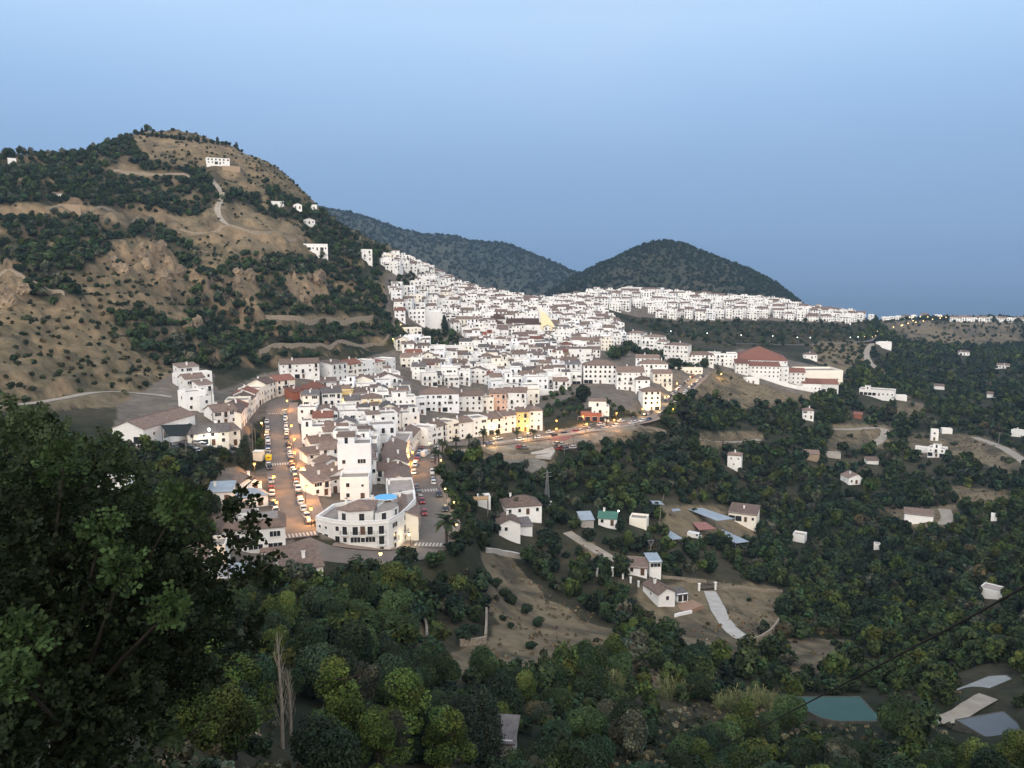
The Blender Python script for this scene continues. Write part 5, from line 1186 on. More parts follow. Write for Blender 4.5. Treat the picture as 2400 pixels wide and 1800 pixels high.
# gate of the villa
def gate(pl, pr, h, label):
    a = np.array(first_hit(*pl)); b = np.array(first_hit(*pr)); c = (a+b)/2; z = gz(*c) + ZC; o = thing('gate', label, 'gate', (c[0], c[1], z), atan2(b[1]-a[1], b[0]-a[0])); w = np.linalg.norm(b-a)/2
    for s in (-1, 1): part('pillar', MB().box(s*w-.3, s*w+.3, -.3, .3, -.6, h).box(s*w-.4, s*w+.4, -.4, .4, h+.003, h+.18), W_, o)
    mb = MB(); mb.box(-w+.3, w-.3, -.04, .04, .1, h*.25)
    for i in range(12): x = -w+.4+(2*w-.8)*i/11; mb.box(x-.05, x+.05, -.03, .03, h*.25, h*.8)
    mb.box(-w+.3, w-.3, -.04, .04, h*.8, h*.86); part('gate_leaf', mb, DARK, o); open_spot(*pl, 14, 8); open_spot(*pr, 14, 8)
gate(r3(878,1418), r3(1018,1408), 2.3, 'dark gate between two white pillars at the head of the driveway')
gate(r2(1470,1108), r2(1605,1108), 2.6, 'dark panelled gate with tall white pillars in the trees')
for i, p in enumerate((r2(1762,1165), r2(1830,1200), r2(1695,1130))):
    x, y, z = place(*p); o = tag(part('gate_pillar', MB().box(-.25,.25,-.25,.25,-.5,1.7).box(-.33,.33,-.33,.33,1.703,1.85), W_, None, (x,y,z)), 'white pillar, %s from the gabled villa' % ('second','first','third')[i], 'pillar', 'white pillars behind the villa'); open_spot(*p, 6, 8)
# tiled terrace of the villa
def terrace(px, m, label, dz=.35, name='terrace', cat='terrace', thick=1.2):
    c = np.mean(px, axis=0); x0, y0 = first_hit(*c); z0 = gz(x0, y0) + dz; P = [at_plane(a, b, z0) for a, b in px]; cx, cy = np.mean(P, axis=0); pl = [(p[0]-cx, p[1]-cy) for p in P]
    if sum(pl[i][0]*pl[(i+1)%len(pl)][1]-pl[(i+1)%len(pl)][0]*pl[i][1] for i in range(len(pl))) < 0: pl = pl[::-1]
    o = part(name, MB().prism(pl, -thick, 0), m, None, (cx, cy, z0+ZC)); tag(o, label, cat); open_spot(c[0], c[1], (max(p[0] for p in px)-min(p[0] for p in px))*.5, (max(p[1] for p in px)-min(p[1] for p in px))*.5); return o
TTILE = mat('terracotta paving', (.30,.19,.135), (.24,.15,.105), .9, .8, 5)
terrace([r3(575,1570), r3(820,1495), r3(915,1540), r3(670,1640)], TTILE, 'terracotta tiled terrace in front of the gabled villa')
terrace([z5(1260,760), z5(1440,690), z5(1480,760), z5(1440,815), z5(1280,800)], CONC, 'grey concrete platform of the lower car park', .3)
canopy_roof([z5(1435,668), z5(1475,632), z5(1645,632), z5(1560,672)], 'flat red canopy roof over the roadside parking', 3.0, mat_=mat('red canopy sheet',(.28,.10,.08),(.23,.08,.065),.4))
# shade net by the warehouse
canopy_roof([r6(735,90), r6(880,85), r6(850,140), r6(770,140)], 'black shade net hung over the warehouse yard', 6.2, mat_=mat('black shade net',(.012,.016,.014),None,2,.95), name='shade_net', cat='shade net')

# cliffs of the left hill
def rock_mesh(seed):
    g = np.random.default_rng(seed); n, k = 18, 12; a = np.linspace(0, 2*pi, n, endpoint=False); e = np.linspace(-pi/2, pi/2, k)
    A, E = np.meshgrid(a, e, indexing='ij'); X, Y, Z = np.cos(E)*np.cos(A), np.cos(E)*np.sin(A), np.sin(E)
    q = 1 + (fbm(X*2+9+seed*3, Y*2+Z*2.6+5, .8, 4, seed) - .5) * 1.1; q = np.round(q*5)/5*.5 + q*.5
    X, Y, Z = X*q, Y*q, Z*q; vs = [(X[i,j], Y[i,j], Z[i,j]) for i in range(n) for j in range(k)]
    mb = MB(); mb.add(vs, [(i*k+j, ((i+1)%n)*k+j, ((i+1)%n)*k+j+1, i*k+j+1) for i in range(n) for j in range(k-1)]); return mb.mesh('rock_outcrop', ROCKM)
ROCKM = mat('ochre rock', (.33,.25,.165), (.13,.105,.08), .35, .95, 10, bump=.8, rand=.3)
RKS = [rock_mesh(i) for i in range(4)]; gk = random.Random(9); RK = []
for poly, n_ in (([(335,520),(385,560),(392,612),(365,635),(340,590)],9), ([(615,600),(700,592),(700,640),(655,652)],9), ([(225,575),(320,530),(330,590),(250,610)],6), ([(0,600),(40,590),(60,640),(10,660)],4), ([(505,590),(550,590),(555,640),(520,648)],4), ([(400,640),(470,690),(440,730),(390,700)],3)):
    P = V(poly)
    for _ in range(n_):
        while True:
            a, b = gk.uniform(min(p[0] for p in P), max(p[0] for p in P)), gk.uniform(min(p[1] for p in P), max(p[1] for p in P))
            if inpoly(a, b, P): break
        RK.append((a, b, gk.uniform(2.2, 5.0)))
RK.sort()
for i, (a, b, s_) in enumerate(RK):
    x, y, z = place(a, b); o = link('rock_outcrop', RKS[i % 4], None, (x, y, z), gk.uniform(0,6)); o.scale = (s_*.9, s_*.7, s_*gk.uniform(.8,1.4))
    where = 'at the far left of the slope' if a < 80 else 'on the left slope below the dark wood' if a < 355 else 'in the tall ochre cliff' if a < 430 and b < 700 else 'on the scree below the cliff' if a < 530 else 'in the middle cliff' if a < 610 else 'in the pale cliff above the town gardens'
    RK[i] = (o, where)
cnt = {}
for o, w_ in RK:
    cnt[w_] = cnt.get(w_, 0) + 1; tag(o, 'ochre rock outcrop %s, %s from the left' % (w_, ORD[min(11, cnt[w_]-1)]), 'rock', 'rock outcrops of the left hill')
# ------------------------------------------------------------------ cars
def car_paint(n, c): return mat('car paint ' + n, c, [x*.9 for x in c], 1, .3, 2, spec=.5)
PAINTS = {'white': (.72,.72,.72), 'silver': (.42,.43,.45), 'grey': (.16,.17,.18), 'black': (.022,.022,.025), 'red': (.32,.035,.03), 'blue': (.035,.06,.16), 'beige': (.42,.37,.28)}
GLASSC = mat('car glass', (.02,.022,.026), None, 1, .12, 2, spec=.5); TYRE = mat('rubber', (.018,.018,.018), None, 3, .9); LAMP = mat('headlamp glass', (.6,.6,.58), None, 3, .2, 2, spec=.6); TAIL = mat('tail lamp', (.35,.02,.02), None, 3, .3)
def car_body(kind='car'):
    mb = MB()
    def sect(prof, w0, w1=None, m=0):
        n = len(prof); w1 = w1 or w0; zt = max(p[1] for p in prof); zb = min(p[1] for p in prof)
        ww = [w0 + (w1-w0)*(p[1]-zb)/(zt-zb) for p in prof]
        mb.add([(x,-w,z) for (x,z), w in zip(prof,ww)] + [(x,w,z) for (x,z), w in zip(prof,ww)], [tuple(range(n)), tuple(range(2*n-1,n-1,-1))] + [((i+1)%n,i,n+i,n+(i+1)%n) for i in range(n)], m)
    if kind == 'car':
        sect([(-2.05,.32),(-2.1,.6),(-2.0,.86),(-1.35,.93),(1.0,.93),(1.75,.82),(2.05,.68),(2.1,.45),(2.0,.3)], .86)
        sect([(-1.35,1.40),(-1.3,1.47),(.25,1.47),(.45,1.41)], .68, .62)
        for x in (-1.62,-.45,.85): mb.box(x-.04,x+.04,-.80,-.74,.9,1.2); mb.box(x-.04,x+.04,.74,.80,.9,1.2)
    else:
        sect([(-2.6,.35),(-2.6,2.15),(-2.45,2.3),(1.4,2.3),(1.75,2.1),(2.3,1.3),(2.6,1.15),(2.65,.4)], .98, .9)
    return mb
def car_glass(kind='car'):
    mb = MB()
    if kind == 'car':
        P = [(-1.78,.92),(-1.32,1.42),(.42,1.42),(1.12,.92)]; w = [.80,.66,.66,.80]
        mb.add([(x,-a,z) for (x,z),a in zip(P,w)] + [(x,a,z) for (x,z),a in zip(P,w)], [(0,1,2,3)[::-1],(4,5,6,7),(0,4,5,1)[::-1],(1,5,6,2)[::-1],(2,6,7,3)[::-1],(3,7,4,0)[::-1]])
    else:
        mb.add([(2.32,-.8,1.33),(2.32,.8,1.33),(1.83,.74,2.05),(1.83,-.74,2.05)], [(0,1,2,3)]); mb.box(.9,1.7,-.985,.985,1.35,1.95)
    return mb
def wheel_mb(): return MB().tube((0,-.11,0),(0,.11,0),.32,n=14,m=0).tube((0,-.125,0),(0,.125,0),.18,n=10,m=1)
_carmesh = {}
def make_car(colour, kind='car'):
    if not _carmesh:
        _carmesh['wheel'] = wheel_mb().mesh('wheel', [TYRE, STEEL]); _carmesh['hl'] = MB().box(0,.06,-.2,.2,-.08,.08).mesh('headlight', LAMP); _carmesh['tl'] = MB().box(-.06,0,-.16,.16,-.1,.1).mesh('tail_light', TAIL)
        for k in ('car','van'): _carmesh[k+'g'] = car_glass(k).mesh('window', GLASSC)
    if (kind, colour) not in _carmesh: _carmesh[(kind,colour)] = car_body(kind).mesh('body', car_paint(colour, PAINTS[colour]))
    o = link('parked_car' if kind == 'car' else 'parked_van', None); link('body', _carmesh[(kind,colour)], o); link('window', _carmesh[kind+'g'], o)
    L_, H_ = (2.06,.66) if kind == 'car' else (2.62,.85)
    for sx in (-1.3,1.3):
        for sy in (-.78,.78): link('wheel', _carmesh['wheel'], o, (sx*(1 if kind=='car' else 1.25), sy*(1 if kind=='car' else 1.1), .32))
    for sy in (-.6,.6): link('headlight', _carmesh['hl'], o, (L_,sy,H_)); link('tail_light', _carmesh['tl'], o, (-L_,sy,H_+.08))
    return o
PROTO = {}
def park(x, y, z, rz, colour, label, group, kind='car'):
    o = make_car(colour, kind) if (kind,colour) not in PROTO else copy_tree(PROTO[(kind,colour)])
    PROTO.setdefault((kind,colour), o); o.location = (x, y, z); o.rotation_euler = (0,0,rz); o.scale = (1,1,1)
    tag(o, label, 'van' if kind == 'van' else 'car', group); return o
CN = ['white','white','silver','grey','black','white','red','blue','silver','grey','white','beige','black']
NTH = ORD + ('thirteenth','fourteenth','fifteenth','sixteenth','seventeenth','eighteenth','nineteenth','twentieth','twenty-first','twenty-second','twenty-third','twenty-fourth','twenty-fifth','twenty-sixth','twenty-seventh','twenty-eighth')
cr = random.Random(3)
def line_len(nm): ln = LINES[nm][0]; return np.linalg.norm(np.diff(ln, axis=0), axis=1).sum()
def kerb(nm, s0, s1, off, what, lift, rev=False, gap=.12, group=None):
    n = int(line_len(nm) * (s1 - s0) / 5.3); j = 0
    for i in range(n):
        if cr.random() < gap: continue
        x, y, z, a = at_line(nm, s0 + (s1-s0)*(i+.5+cr.uniform(-.1,.1))/n, off + cr.uniform(-.22,.22)); col = cr.choice(CN)
        park(x, y, z + lift, a + (pi if (cr.random() < .25) ^ rev else 0) + cr.uniform(-.08,.08), col, '%s car parked %s, %s in line' % (col, what, NTH[min(j,27)]), group or 'cars parked ' + what); j += 1
kerb('street', .05, .80, 3.75, 'on the right kerb of the sloping street', .21)
kerb('street', .08, .30, -3.75, 'on the left kerb near the villas', .21, True, .25)
kerb('street', .36, .78, -3.75, 'on the left kerb past the yellow bin', .21, True, .2)
kerb('lower street', .06, .80, 3.2 * 1, 'on the tree side of the right-hand street', .17, gap=.35)
kerb('lower street', .10, .85, -3.2, 'on the house side of the right-hand street', .17, True, .3)
kerb('upper road', .62, .98, -3.3, 'along the houses of the uphill road', .25, gap=.1)
kerb('upper road', .60, .97, 3.3, 'along the outer kerb of the uphill road', .25, gap=.15)
kerb('upper road', .08, .58, 3.4, 'beside the parapet of the upper road', .25, gap=.3)
kerb('upper road', .10, .56, -3.4, 'under the palms of the upper road', .25, gap=.35)
for i, (X, Y, c) in enumerate([(700,185,'red'),(735,195,'white'),(770,190,'silver'),(800,200,'grey'),(842,190,'black'),(868,205,'grey'),(905,178,'white'),(935,190,'silver'),(1015,178,'white'),(1040,195,'grey'),(1010,212,'blue'),(1045,222,'black'),(900,215,'white'),(940,222,'silver')]):
    x, y, z = place(*r6(X,Y)); park(x, y, z + .05, cr.uniform(-.5,.2), c, '%s car in the floodlit yard, %s from the warehouse' % (c, NTH[i]), 'cars in the floodlit yard'); open_spot(*r6(X,Y), 10, 8)
for i, (X, Y, c) in enumerate([(1500,715,'silver'),(1545,720,'white'),(1520,755,'red'),(1570,760,'grey'),(1640,748,'white'),(1690,735,'white'),(1720,722,'beige'),(1180,745,'red'),(1215,750,'grey'),(900,718,'blue'),(935,705,'grey')]):
    x, y, z = place(*z5(X,Y)); park(x, y, z + .35, .5 + cr.uniform(-.2,.2), c, '%s car on the lower car park, %s of them' % (c, NTH[i]), 'cars on the lower car park'); open_spot(*z5(X,Y), 12, 9)
x, y, z = place(*r3(838,965)); park(x, y, z + .1, -.55, 'white', 'white panel van with open side door in the work yard', None, 'van'); open_spot(*r3(838,965), 30, 16)
x, y, z = place(*z2(982,640)); park(x, y, z + .25, 1.7, 'beige', 'pale van pulled up in the street before the far crossing', None, 'van')
x, y, z = place(*z5(355,810)); park(x, y, z + .2, 1.3, 'white', 'white van coming through the lane mouth', None, 'van')
# ------------------------------------------------------------------ crossings and markings
def crossing(nm, px, width, n, lift, ln_=3.0):
    P, z, w = LINES[nm]; q = np.array(first_hit(*px)); i = int(np.argmin(((P-q)**2).sum(1))); i = min(max(i,1), len(P)-2)
    d = P[i+1]-P[i-1]; a = atan2(d[1], d[0]); mb = MB()
    for k in range(n): y = -width/2 + width*(k+.5)/n; mb.box(-ln_/2, ln_/2, y-width/n*.27, y+width/n*.27, 0, .02)
    struct(part('crossing_markings', mb, PAINT, None, (P[i][0], P[i][1], z[i]+ZC+lift+.006), a))
crossing('street', z2(940,1058), 7.5, 9, .22); crossing('street', z2(905,635), 7.5, 9, .25); crossing('street', r1(1110,572), 9, 10, .23)
crossing('lower street', z5(365,1115), 7.5, 8, .18); crossing('lower street', z5(390,1590), 7.5, 8, .19)
# ------------------------------------------------------------------ lamps
def lamp(px, py, H, label, glow=BULB, power=2800, col=(1,.46,.12), group=None, rad=.44, arm=1.1):
    x, y, z = place(px, py, H); o = thing('street_lamp', label, 'street lamp', (x, y, z), cr.uniform(0,6.28), group)
    part('pole', MB().cyl(0,0,-.5,H-.35,.09,.06,8).tube((0,0,H-.35),(arm*.5,0,H+.15),.05,.05,6), DARK, o)
    h = part('lantern', MB().ball((arm*.5,0,H-.1), rad, 0, 10, 6), glow, o); part('hood', MB().cyl(arm*.5,0,H+.2,H+.42,.34,.08,10), DARK, h)
    if power:
        l = bpy.data.lights.new('lamp light', 'POINT'); l.energy = power; l.color = col; l.shadow_soft_size = rad + .05; lo = bpy.data.objects.new('lamp_light', l); C.objects.link(lo); lo.parent = o; lo.location = (arm*.5, 0, H-.1-rad-.35)
    return o
g1 = 'orange lamps of the sloping street'
for i, p in enumerate([(1210,1445),(1162,1258),(1117,1090),(1080,953),(1060,837),(1035,722),(1015,510)]): lamp(*z2(*p), 5, 'orange street lamp on the right pavement, %s from the junction' % NTH[i], group=g1)
for i, p in enumerate([(928,1380),(878,1162),(722,1052),(795,700)]): lamp(*z2(*p), 5.5, 'orange street lamp on the left kerb, %s from the junction' % NTH[i], BULB if i < 3 else BULBY, 2600, group='lamps of the left kerb')
lamp(*z2(340,760), 6.5, 'bright white floodlight over the warehouse yard', BULBW, 900, (1,.98,.85), rad=.5)
lamp(*r1(325,755), 4.5, 'orange lamp shining through the dark carob tree', power=700)
lamp(*r1(1800,730), 4.5, 'yellow lamp at the kerb in front of the trees', BULBY, 350, (1,.75,.4)); lamp(*r1(1525,525), 3.6, 'bright wall lamp at the rounded corner house', BULBY, 900, (1,.82,.5), rad=.3); lamp(*r1(2070,550), 3.6, 'yellow lamp on the lamplit side of the corner house', BULBY, 350, (1,.75,.4))
for i, p in enumerate([(200,868),(258,768),(222,790)]): lamp(*z5(*p), 4.5, 'orange lamp among the balconied houses, %s up the street' % NTH[i], power=2600, group='orange lamps by the balconied houses')
lamp(*z5(345,570), 4.5, 'orange lamp in the lane mouth beside the long row', power=2200)
lamp(*z5(405,692), 3.2, 'low wall lamp at the corner of the long row', BULBY, 350, (1,.7,.35))
for i, p in enumerate([(970,560),(960,650),(1228,540),(1240,605)]): lamp(*z5(*p), 4.2, 'yellow lamp behind the palms, %s from the lane mouth' % NTH[i], BULBY, 1900, (1,.62,.24), group='lamps behind the palms')
for i, p in enumerate([(1495,500),(1500,568),(1728,463),(1745,525),(2005,432),(1980,490)]): lamp(*z5(*p), 5, 'orange roadside lamp near the brick garages, %s from the palms' % NTH[i], power=2600, group='roadside lamps near the garages')
for i, p in enumerate([(575,1125),(760,1128),(680,1095),(720,1050),(745,1000),(795,962),(880,918),(910,900),(1078,900)]): lamp(*z4(*p), 4.5, 'yellow lamp on the uphill road, %s from the bottom' % NTH[i], BULB if i < 2 else BULBY, 2200, (1,.62,.24), group='lamps of the uphill road', rad=.45)
for i, p in enumerate([(537,1083),(615,1205),(645,1395),(482,838),(565,752)]): lamp(*z5(*p), 4, 'lamp glowing in the trees beside the right-hand street, %s' % ('third from the corner','second from the corner','first from the corner','fourth from the corner','fifth from the corner')[i], BULBY, 300, (1,.75,.3), group='lamps in the street trees', rad=.3)
lamp(*z3(268,898), 4.5, 'yellow lamp where the alley meets the wooded hillside', BULBY, 600, (1,.75,.4)); lamp(*z3(325,775), 4, 'yellow lamp by the cream garden house', BULBY, 500, (1,.75,.4))
lamp(*z2(1470,530), 3.5, 'lamp lighting the bright yellow house', BULBY, 800, (1,.75,.35), rad=.2); lamp(*z2(1730,640), 3.5, 'lamp lighting the yellow balcony house', BULBY, 700, (1,.75,.35), rad=.2)
lamp(*z3(1600,800), 5, 'floodlight in front of the church gable', BULBY, 14000, (1,.82,.45), rad=.2)
lamp(*r2(1650,537), 6, 'cold white lamp on a pole behind the green roof', BULBW, 300, (.9,1,.95), rad=.3)
for i, (X, Y) in enumerate([(755,624),(990,638),(1205,650),(1410,656),(1576,665),(1660,667),(1918,665),(1965,662),(2010,660),(2055,662),(2078,655),(2092,625)]): lamp(*z4(X,Y), 6, 'small pale lamp along the far road, %s from the town' % NTH[i], BULBW if i < 8 else BULBY, 0, group='lamps along the far road', rad=.42)
for i, (X, Y) in enumerate([(1085,245),(1150,232),(1165,228),(1210,212),(1275,203),(1255,190),(1340,192),(1222,160),(1258,155),(1312,155),(1378,158),(1490,168),(1505,150),(1540,160),(1425,178)]): lamp(*r4(X,Y), 7, 'tiny yellow lamp on the sea ridge, %s of the cluster' % NTH[i], BULBY, 0, group='lamps on the sea ridge', rad=.75)
# ------------------------------------------------------------------ poles and pylons
def pylon(px, py, H, label):
    x, y, z = place(px, py); o = thing('pylon', label, 'pylon', (x, y, z), .4); mb = MB()
    w = lambda q: .75*(1-q)+.16
    for sx in (-1,1):
        for sy in (-1,1): mb.tube((sx*w(0),sy*w(0),-.5),(sx*w(1),sy*w(1),H),.06,.04,5)
    n = 16
    for i in range(n):
        a, b = w(i/n), w((i+1)/n); z0, z1 = H*i/n, H*(i+1)/n
        for (p, q) in (((-1,-1),(1,-1)),((1,-1),(1,1)),((1,1),(-1,1)),((-1,1),(-1,-1))):
            mb.tube((p[0]*a,p[1]*a,z0),(q[0]*b,q[1]*b,z1),.035,n=4); mb.tube((q[0]*a,q[1]*a,z0),(p[0]*b,p[1]*b,z1),.035,n=4)
    part('mast', mb, STEEL, o)
    for q in (.93,.82): part('crossarm', MB().box(-1.7,1.7,-.08,.08,H*q-.08,H*q+.08), STEEL, o)
    part('insulator', MB().cyl(-1.5,0,H*.93+.083,H*.93+.45,.09).cyl(1.5,0,H*.93+.083,H*.93+.45,.09).cyl(0,0,H+.003,H+.4,.09), DARK, o)
    part('transformer_box', MB().box(-1.1,1.1,-1.75,-.95,-.3,1.9).box(-1.2,1.2,-1.85,-.85,1.903,2.05), W_, o)
pylon(*r2(1040,500), 13.5, 'grey lattice pylon with white box at its foot')
def pole(px, py, H, label, top='T', lean=(0,0)):
    x, y, z = place(px, py); o = thing('utility_pole', label, 'pole', (x, y, z), .3); mb = MB()
    mb.tube((0,0,-.5),(lean[0]*.25,lean[1]*.25,H*.62),.16,.13,8); mb.tube((lean[0]*.25,lean[1]*.25,H*.62),(lean[0],lean[1],H),.13,.09,8); part('mast', mb, POLE, o)
    if top == 'T': part('crossarm', MB().box(lean[0]-.9,lean[0]+.9,-.06,.06,H-.35,H-.22), STEEL, o); part('insulator', MB().cyl(lean[0]-.8,0,H-.217,H+.1,.06).cyl(lean[0]+.8,0,H-.217,H+.1,.06), DARK, o)
    if top == 'Y': part('crossarm', MB().tube((0,0,H*.75),(-1,0,H+.5),.08).tube((0,0,H*.75),(1,0,H+.5),.08).box(-1.3,1.3,-.06,.06,H+.5,H+.62), STEEL, o)
    open_spot(px, py, 7, 8)
pole(*r3(535,880), 13, 'tall bent wooden pole beside the work yard', '', (1.6,0)); pole(*r3(460,1160), 6.5, 'Y-shaped concrete pole behind the square house', 'Y')
pole(*r4(583,1372), 9, 'thin wooden pole beside the concrete tank'); pole(*r4(1990,1280), 9, 'thin wooden pole beside the eastern track'); pole(*z5(1778,760), 9, 'thin pole at the end of the lower car park')
pole(*r1(505,1050), 7.0, 'dark slender pole standing before the grey roofed shed', ''); pole(*z2(710,940), 10, 'pale tall mast on the left kerb behind the cypress hedge', ''); pole(*z2(735,930), 8, 'shorter pale mast beside the tall mast', '')
pole(*z2(365,700), 12, 'tall thin mast beside the stepped white houses', ''); pole(*z4(545,330), 34, 'telecom mast against the round hill', '')
# yellow bin
x, y, z = place(*z2(848,1030)); o = thing('recycling_bin', 'yellow recycling bin on the left kerb by the crossing', 'bin', (x, y, z), .2)
YB = mat('yellow plastic', (.72,.52,.03), (.62,.45,.03), 1, .5); part('body', MB().add([(-.9,-.7,0),(.9,-.7,0),(.9,.7,0),(-.9,.7,0),(-1.05,-.8,1.5),(1.05,-.8,1.5),(1.05,.8,1.5),(-1.05,.8,1.5)], [(3,2,1,0),(4,5,6,7),(0,1,5,4),(1,2,6,5),(2,3,7,6),(3,0,4,7)]), YB, o); part('lid', MB().tube((-1.05,0,1.42),(1.05,0,1.42),.8,n=12), YB, o); part('opening', MB().box(-.35,.35,-.86,-.78,1.1,1.35), DARK, o)
x, y, z = place(*z2(752,1035)); tag(part('kiosk', MB().box(-1.6,1.6,0,3,-.5,3.2).box(-1.8,1.8,-.2,3.2,3.203,3.4), CREAM, None, (x,y,z)), 'small cream kiosk on the left kerb near the yellow bin', 'kiosk')
# junk yard in front of the brown roof
GT = mat('green tarpaulin', (.02,.16,.12), (.015,.12,.09), 1, .6)
def heap(p, s, m, label, nm, cat):
    x, y, z = place(*p); mb = MB(); g = random.Random(int(p[0])); n = 9
    vs = [(cos(2*pi*i/n)*s*g.uniform(.8,1.2), sin(2*pi*i/n)*s*.7*g.uniform(.8,1.2), -.1) for i in range(n)] + [(cos(2*pi*i/n)*s*.6*g.uniform(.6,1.2), sin(2*pi*i/n)*s*.4*g.uniform(.6,1.2), s*.42*g.uniform(.7,1.2)) for i in range(n)] + [(0,0,s*.5)]
    mb.add(vs, [(i,(i+1)%n,n+(i+1)%n,n+i) for i in range(n)] + [(n+i,n+(i+1)%n,2*n) for i in range(n)]); tag(part(nm, mb, m, None, (x,y,z)), label, cat); open_spot(*p, 16, 12)
heap(r1(1000,1030), 2.0, GT, 'green tarpaulin heaped in the yard below the brown roof', 'tarpaulin', 'tarpaulin'); heap(r1(1110,985), 1.4, W_, 'white plastic sheet heaped in the yard', 'plastic_sheet', 'sheet'); heap(r1(1030,945), 1.3, DARK, 'dark bundle beside the white sheet', 'bundle', 'bundle')
for i, (X, Y) in enumerate([(1215,960),(1160,985),(1245,975)]):
    x, y, z = place(*r1(X,Y)); o = thing('barrel', '%s plastic barrel in the cluttered yard' % ('pale blue','white','short grey')[i], 'barrel', (x, y, z)); part('drum', MB().cyl(0,0,-.2,.95,.36,.36,14).cyl(0,0,.3,.36,.38,.38,14), [mat('blue plastic',(.25,.38,.5)), W_, STEEL][i], o); part('lid', MB().cyl(0,0,.953,1.02,.34,.3,14), W_, o)
# the black cable across the lower right
pts = [(2440,1352,11.0),(2300,1432,12),(2120,1528,14),(1960,1612,17),(1820,1685,22),(1715,1738,29),(1640,1768,38)]
W = []
for px, py, r in pts: f, t = ray(px, py); W.append((r*sin(f), r*cos(f), ZC + r*t))
W = smooth_line(W, .6); 
cb = MB()
for a, b in zip(W[:-1], W[1:]): cb.tube(tuple(a), tuple(b), .016, n=8)
tag(part('power_cable', cb, DARK), 'black power cable sagging across the lower right slope', 'cable')
# ------------------------------------------------------------------ palms
def palm_mesh(seed):
    g = random.Random(seed); Q, K = [], []
    for i in range(34):
        a = i*2.4 + g.uniform(-.2,.2); up = g.uniform(-.25,1.15); L_ = g.uniform(1.9,2.6); p = Vector((0,0,0)); d = Vector((cos(a)*cos(up), sin(a)*cos(up), sin(up))); side = Vector((-sin(a),cos(a),0)); n = 9
        c = np.array([.036,.050,.024]) * g.uniform(.7,1.3) * (1 if up > -.05 else np.array([1.5,1.15,.8]))
        for k in range(n):
            q = p + d*(L_/n); wd = .42*math.sin(pi*(k+.8)/(n+.6))
            for s in (-1,1):
                o1 = side*s*wd + Vector((0,0,-.14*wd)) + d*.12; Q.append([p, p+o1*.9, q+o1, q]); K.append(c*g.uniform(.8,1.2))
            p = q; d = (d + Vector((0,0,-.17))).normalized()
    return quads_mesh('crown', np.array([[tuple(v) for v in q] for q in Q]), LEAF, np.array(K))
PALMS = [palm_mesh(i) for i in range(3)]
def palm(px, py, H, label, s=1.0):
    x, y, z = place(px, py, H); o = thing('palm_tree', label, 'palm tree', (x, y, z), random.uniform(0,6), 'palms by the road'); mb = MB(); m = 7
    for k in range(m): mb.tube((0,0,-.4+(H+.4)*k/m),(0,0,-.4+(H+.4)*(k+1)/m),.26*s,.21*s,8)
    part('trunk', mb, BARK, o); c = link('crown', PALMS[int(px) % 3], o, (0,0,H)); c.scale = (s,s,s)
for i, (X, Y, H, s) in enumerate([(505,690,6.5,1.25),(622,660,6.5,1.15),(735,640,5.5,1.0),(858,600,6.5,1.2),(1150,590,4.5,1.05),(1290,590,4,.9),(1925,475,5.5,1.1),(470,780,5,1.1),(540,1370,7,1.7),(440,760,5.5,1.0),(980,595,4,.9)]):
    palm(*z5(X,Y), H, 'palm tree ' + ['at the lane mouth with a full crown','second along the parapet','small and close to the parapet','tallest before the long row','short before the yellow house','low at the end of the long row','alone beside the garages','leaning over the right-hand street','large and shaggy at the lower bend of the right-hand street','nearest the white van','stunted between the lamps'][i], s)
# ------------------------------------------------------------------ named trees
def nt(p, R_, kind, label, zs=1.0, lod='near', name='tree', k=0, dz=0):
    x, y, z = place(*p); TREES_AT.append((x, y, R_*.7)); return tree(name, label, 'tree', x, y, z+dz, R_, kind, lod, k, None, zs)
TREES_AT = []
nt(z3(705,850), 15.5, 'cypress', 'tall dark cypress rising in the old town garden', lod='mid', name='cypress_tree'); nt(z3(625,890), 4.5, 'dark', 'round dark tree left of the old town cypress', lod='mid'); nt(z3(770,890), 4.2, 'orchard', 'green tree right of the old town cypress', lod='mid'); nt(z3(840,950), 4.0, 'dark', 'low spreading tree in front of the old town cypress', lod='mid')
nt(z3(560,890), 3.6, 'dark', 'small tree at the foot of the alley garden', lod='mid'); nt(z3(370,900), 3.6, 'dark', 'dark tree beside the alley lamp', lod='mid')
for i, (X, Y, R_) in enumerate([(400,800,5.5),(450,790,6),(480,740,5),(520,770,5),(420,670,4.5),(560,800,4.5),(790,860,5),(970,860,4.2),(1080,830,6)]):
    nt(z4(X,Y), R_, ['dark','orchard','dark'][i%3], 'leafy tree ' + ['lowest in the pine clump by the apartment towers','second in the clump by the apartment towers','highest in the clump by the apartment towers','between the clump and the largest tower','alone above the clump of trees','right end of the clump near the towers','in front of the largest apartment tower','at the top of the uphill road','spreading in front of the school hall'][i], lod='mid', k=i)
nt(z2(650,1050), 9.0, 'cypress', 'dense dark cypress hedge tree on the left kerb', 1.15, 'mid', 'cypress_tree', 1); nt(z2(620,1090), 8.0, 'cypress', 'second dense cypress on the left kerb', 1.1, 'mid', 'cypress_tree', 2); nt(z2(770,930), 2.2, 'bright', 'small leafy tree beside the pale masts', lod='mid'); nt(z2(745,860), 2.4, 'dark', 'dark small tree near the yellow street lamp', lod='mid')
nt(z3(2165,1080), 6, 'orchard', 'green tree behind the arcaded block', lod='mid'); nt(z5(1390,200), 3, 'dark', 'dark tree on the terrace of the bluish rounded house', lod='mid'); nt(z5(1740,340), 5, 'dark', 'tall dark tree on the waste ground', 1.3, 'mid')
for i, (X, Y, R_, kd) in enumerate([(1450,690,4.6,'pine'),(1620,750,4.0,'pine'),(1290,760,3.6,'bright')]): pass
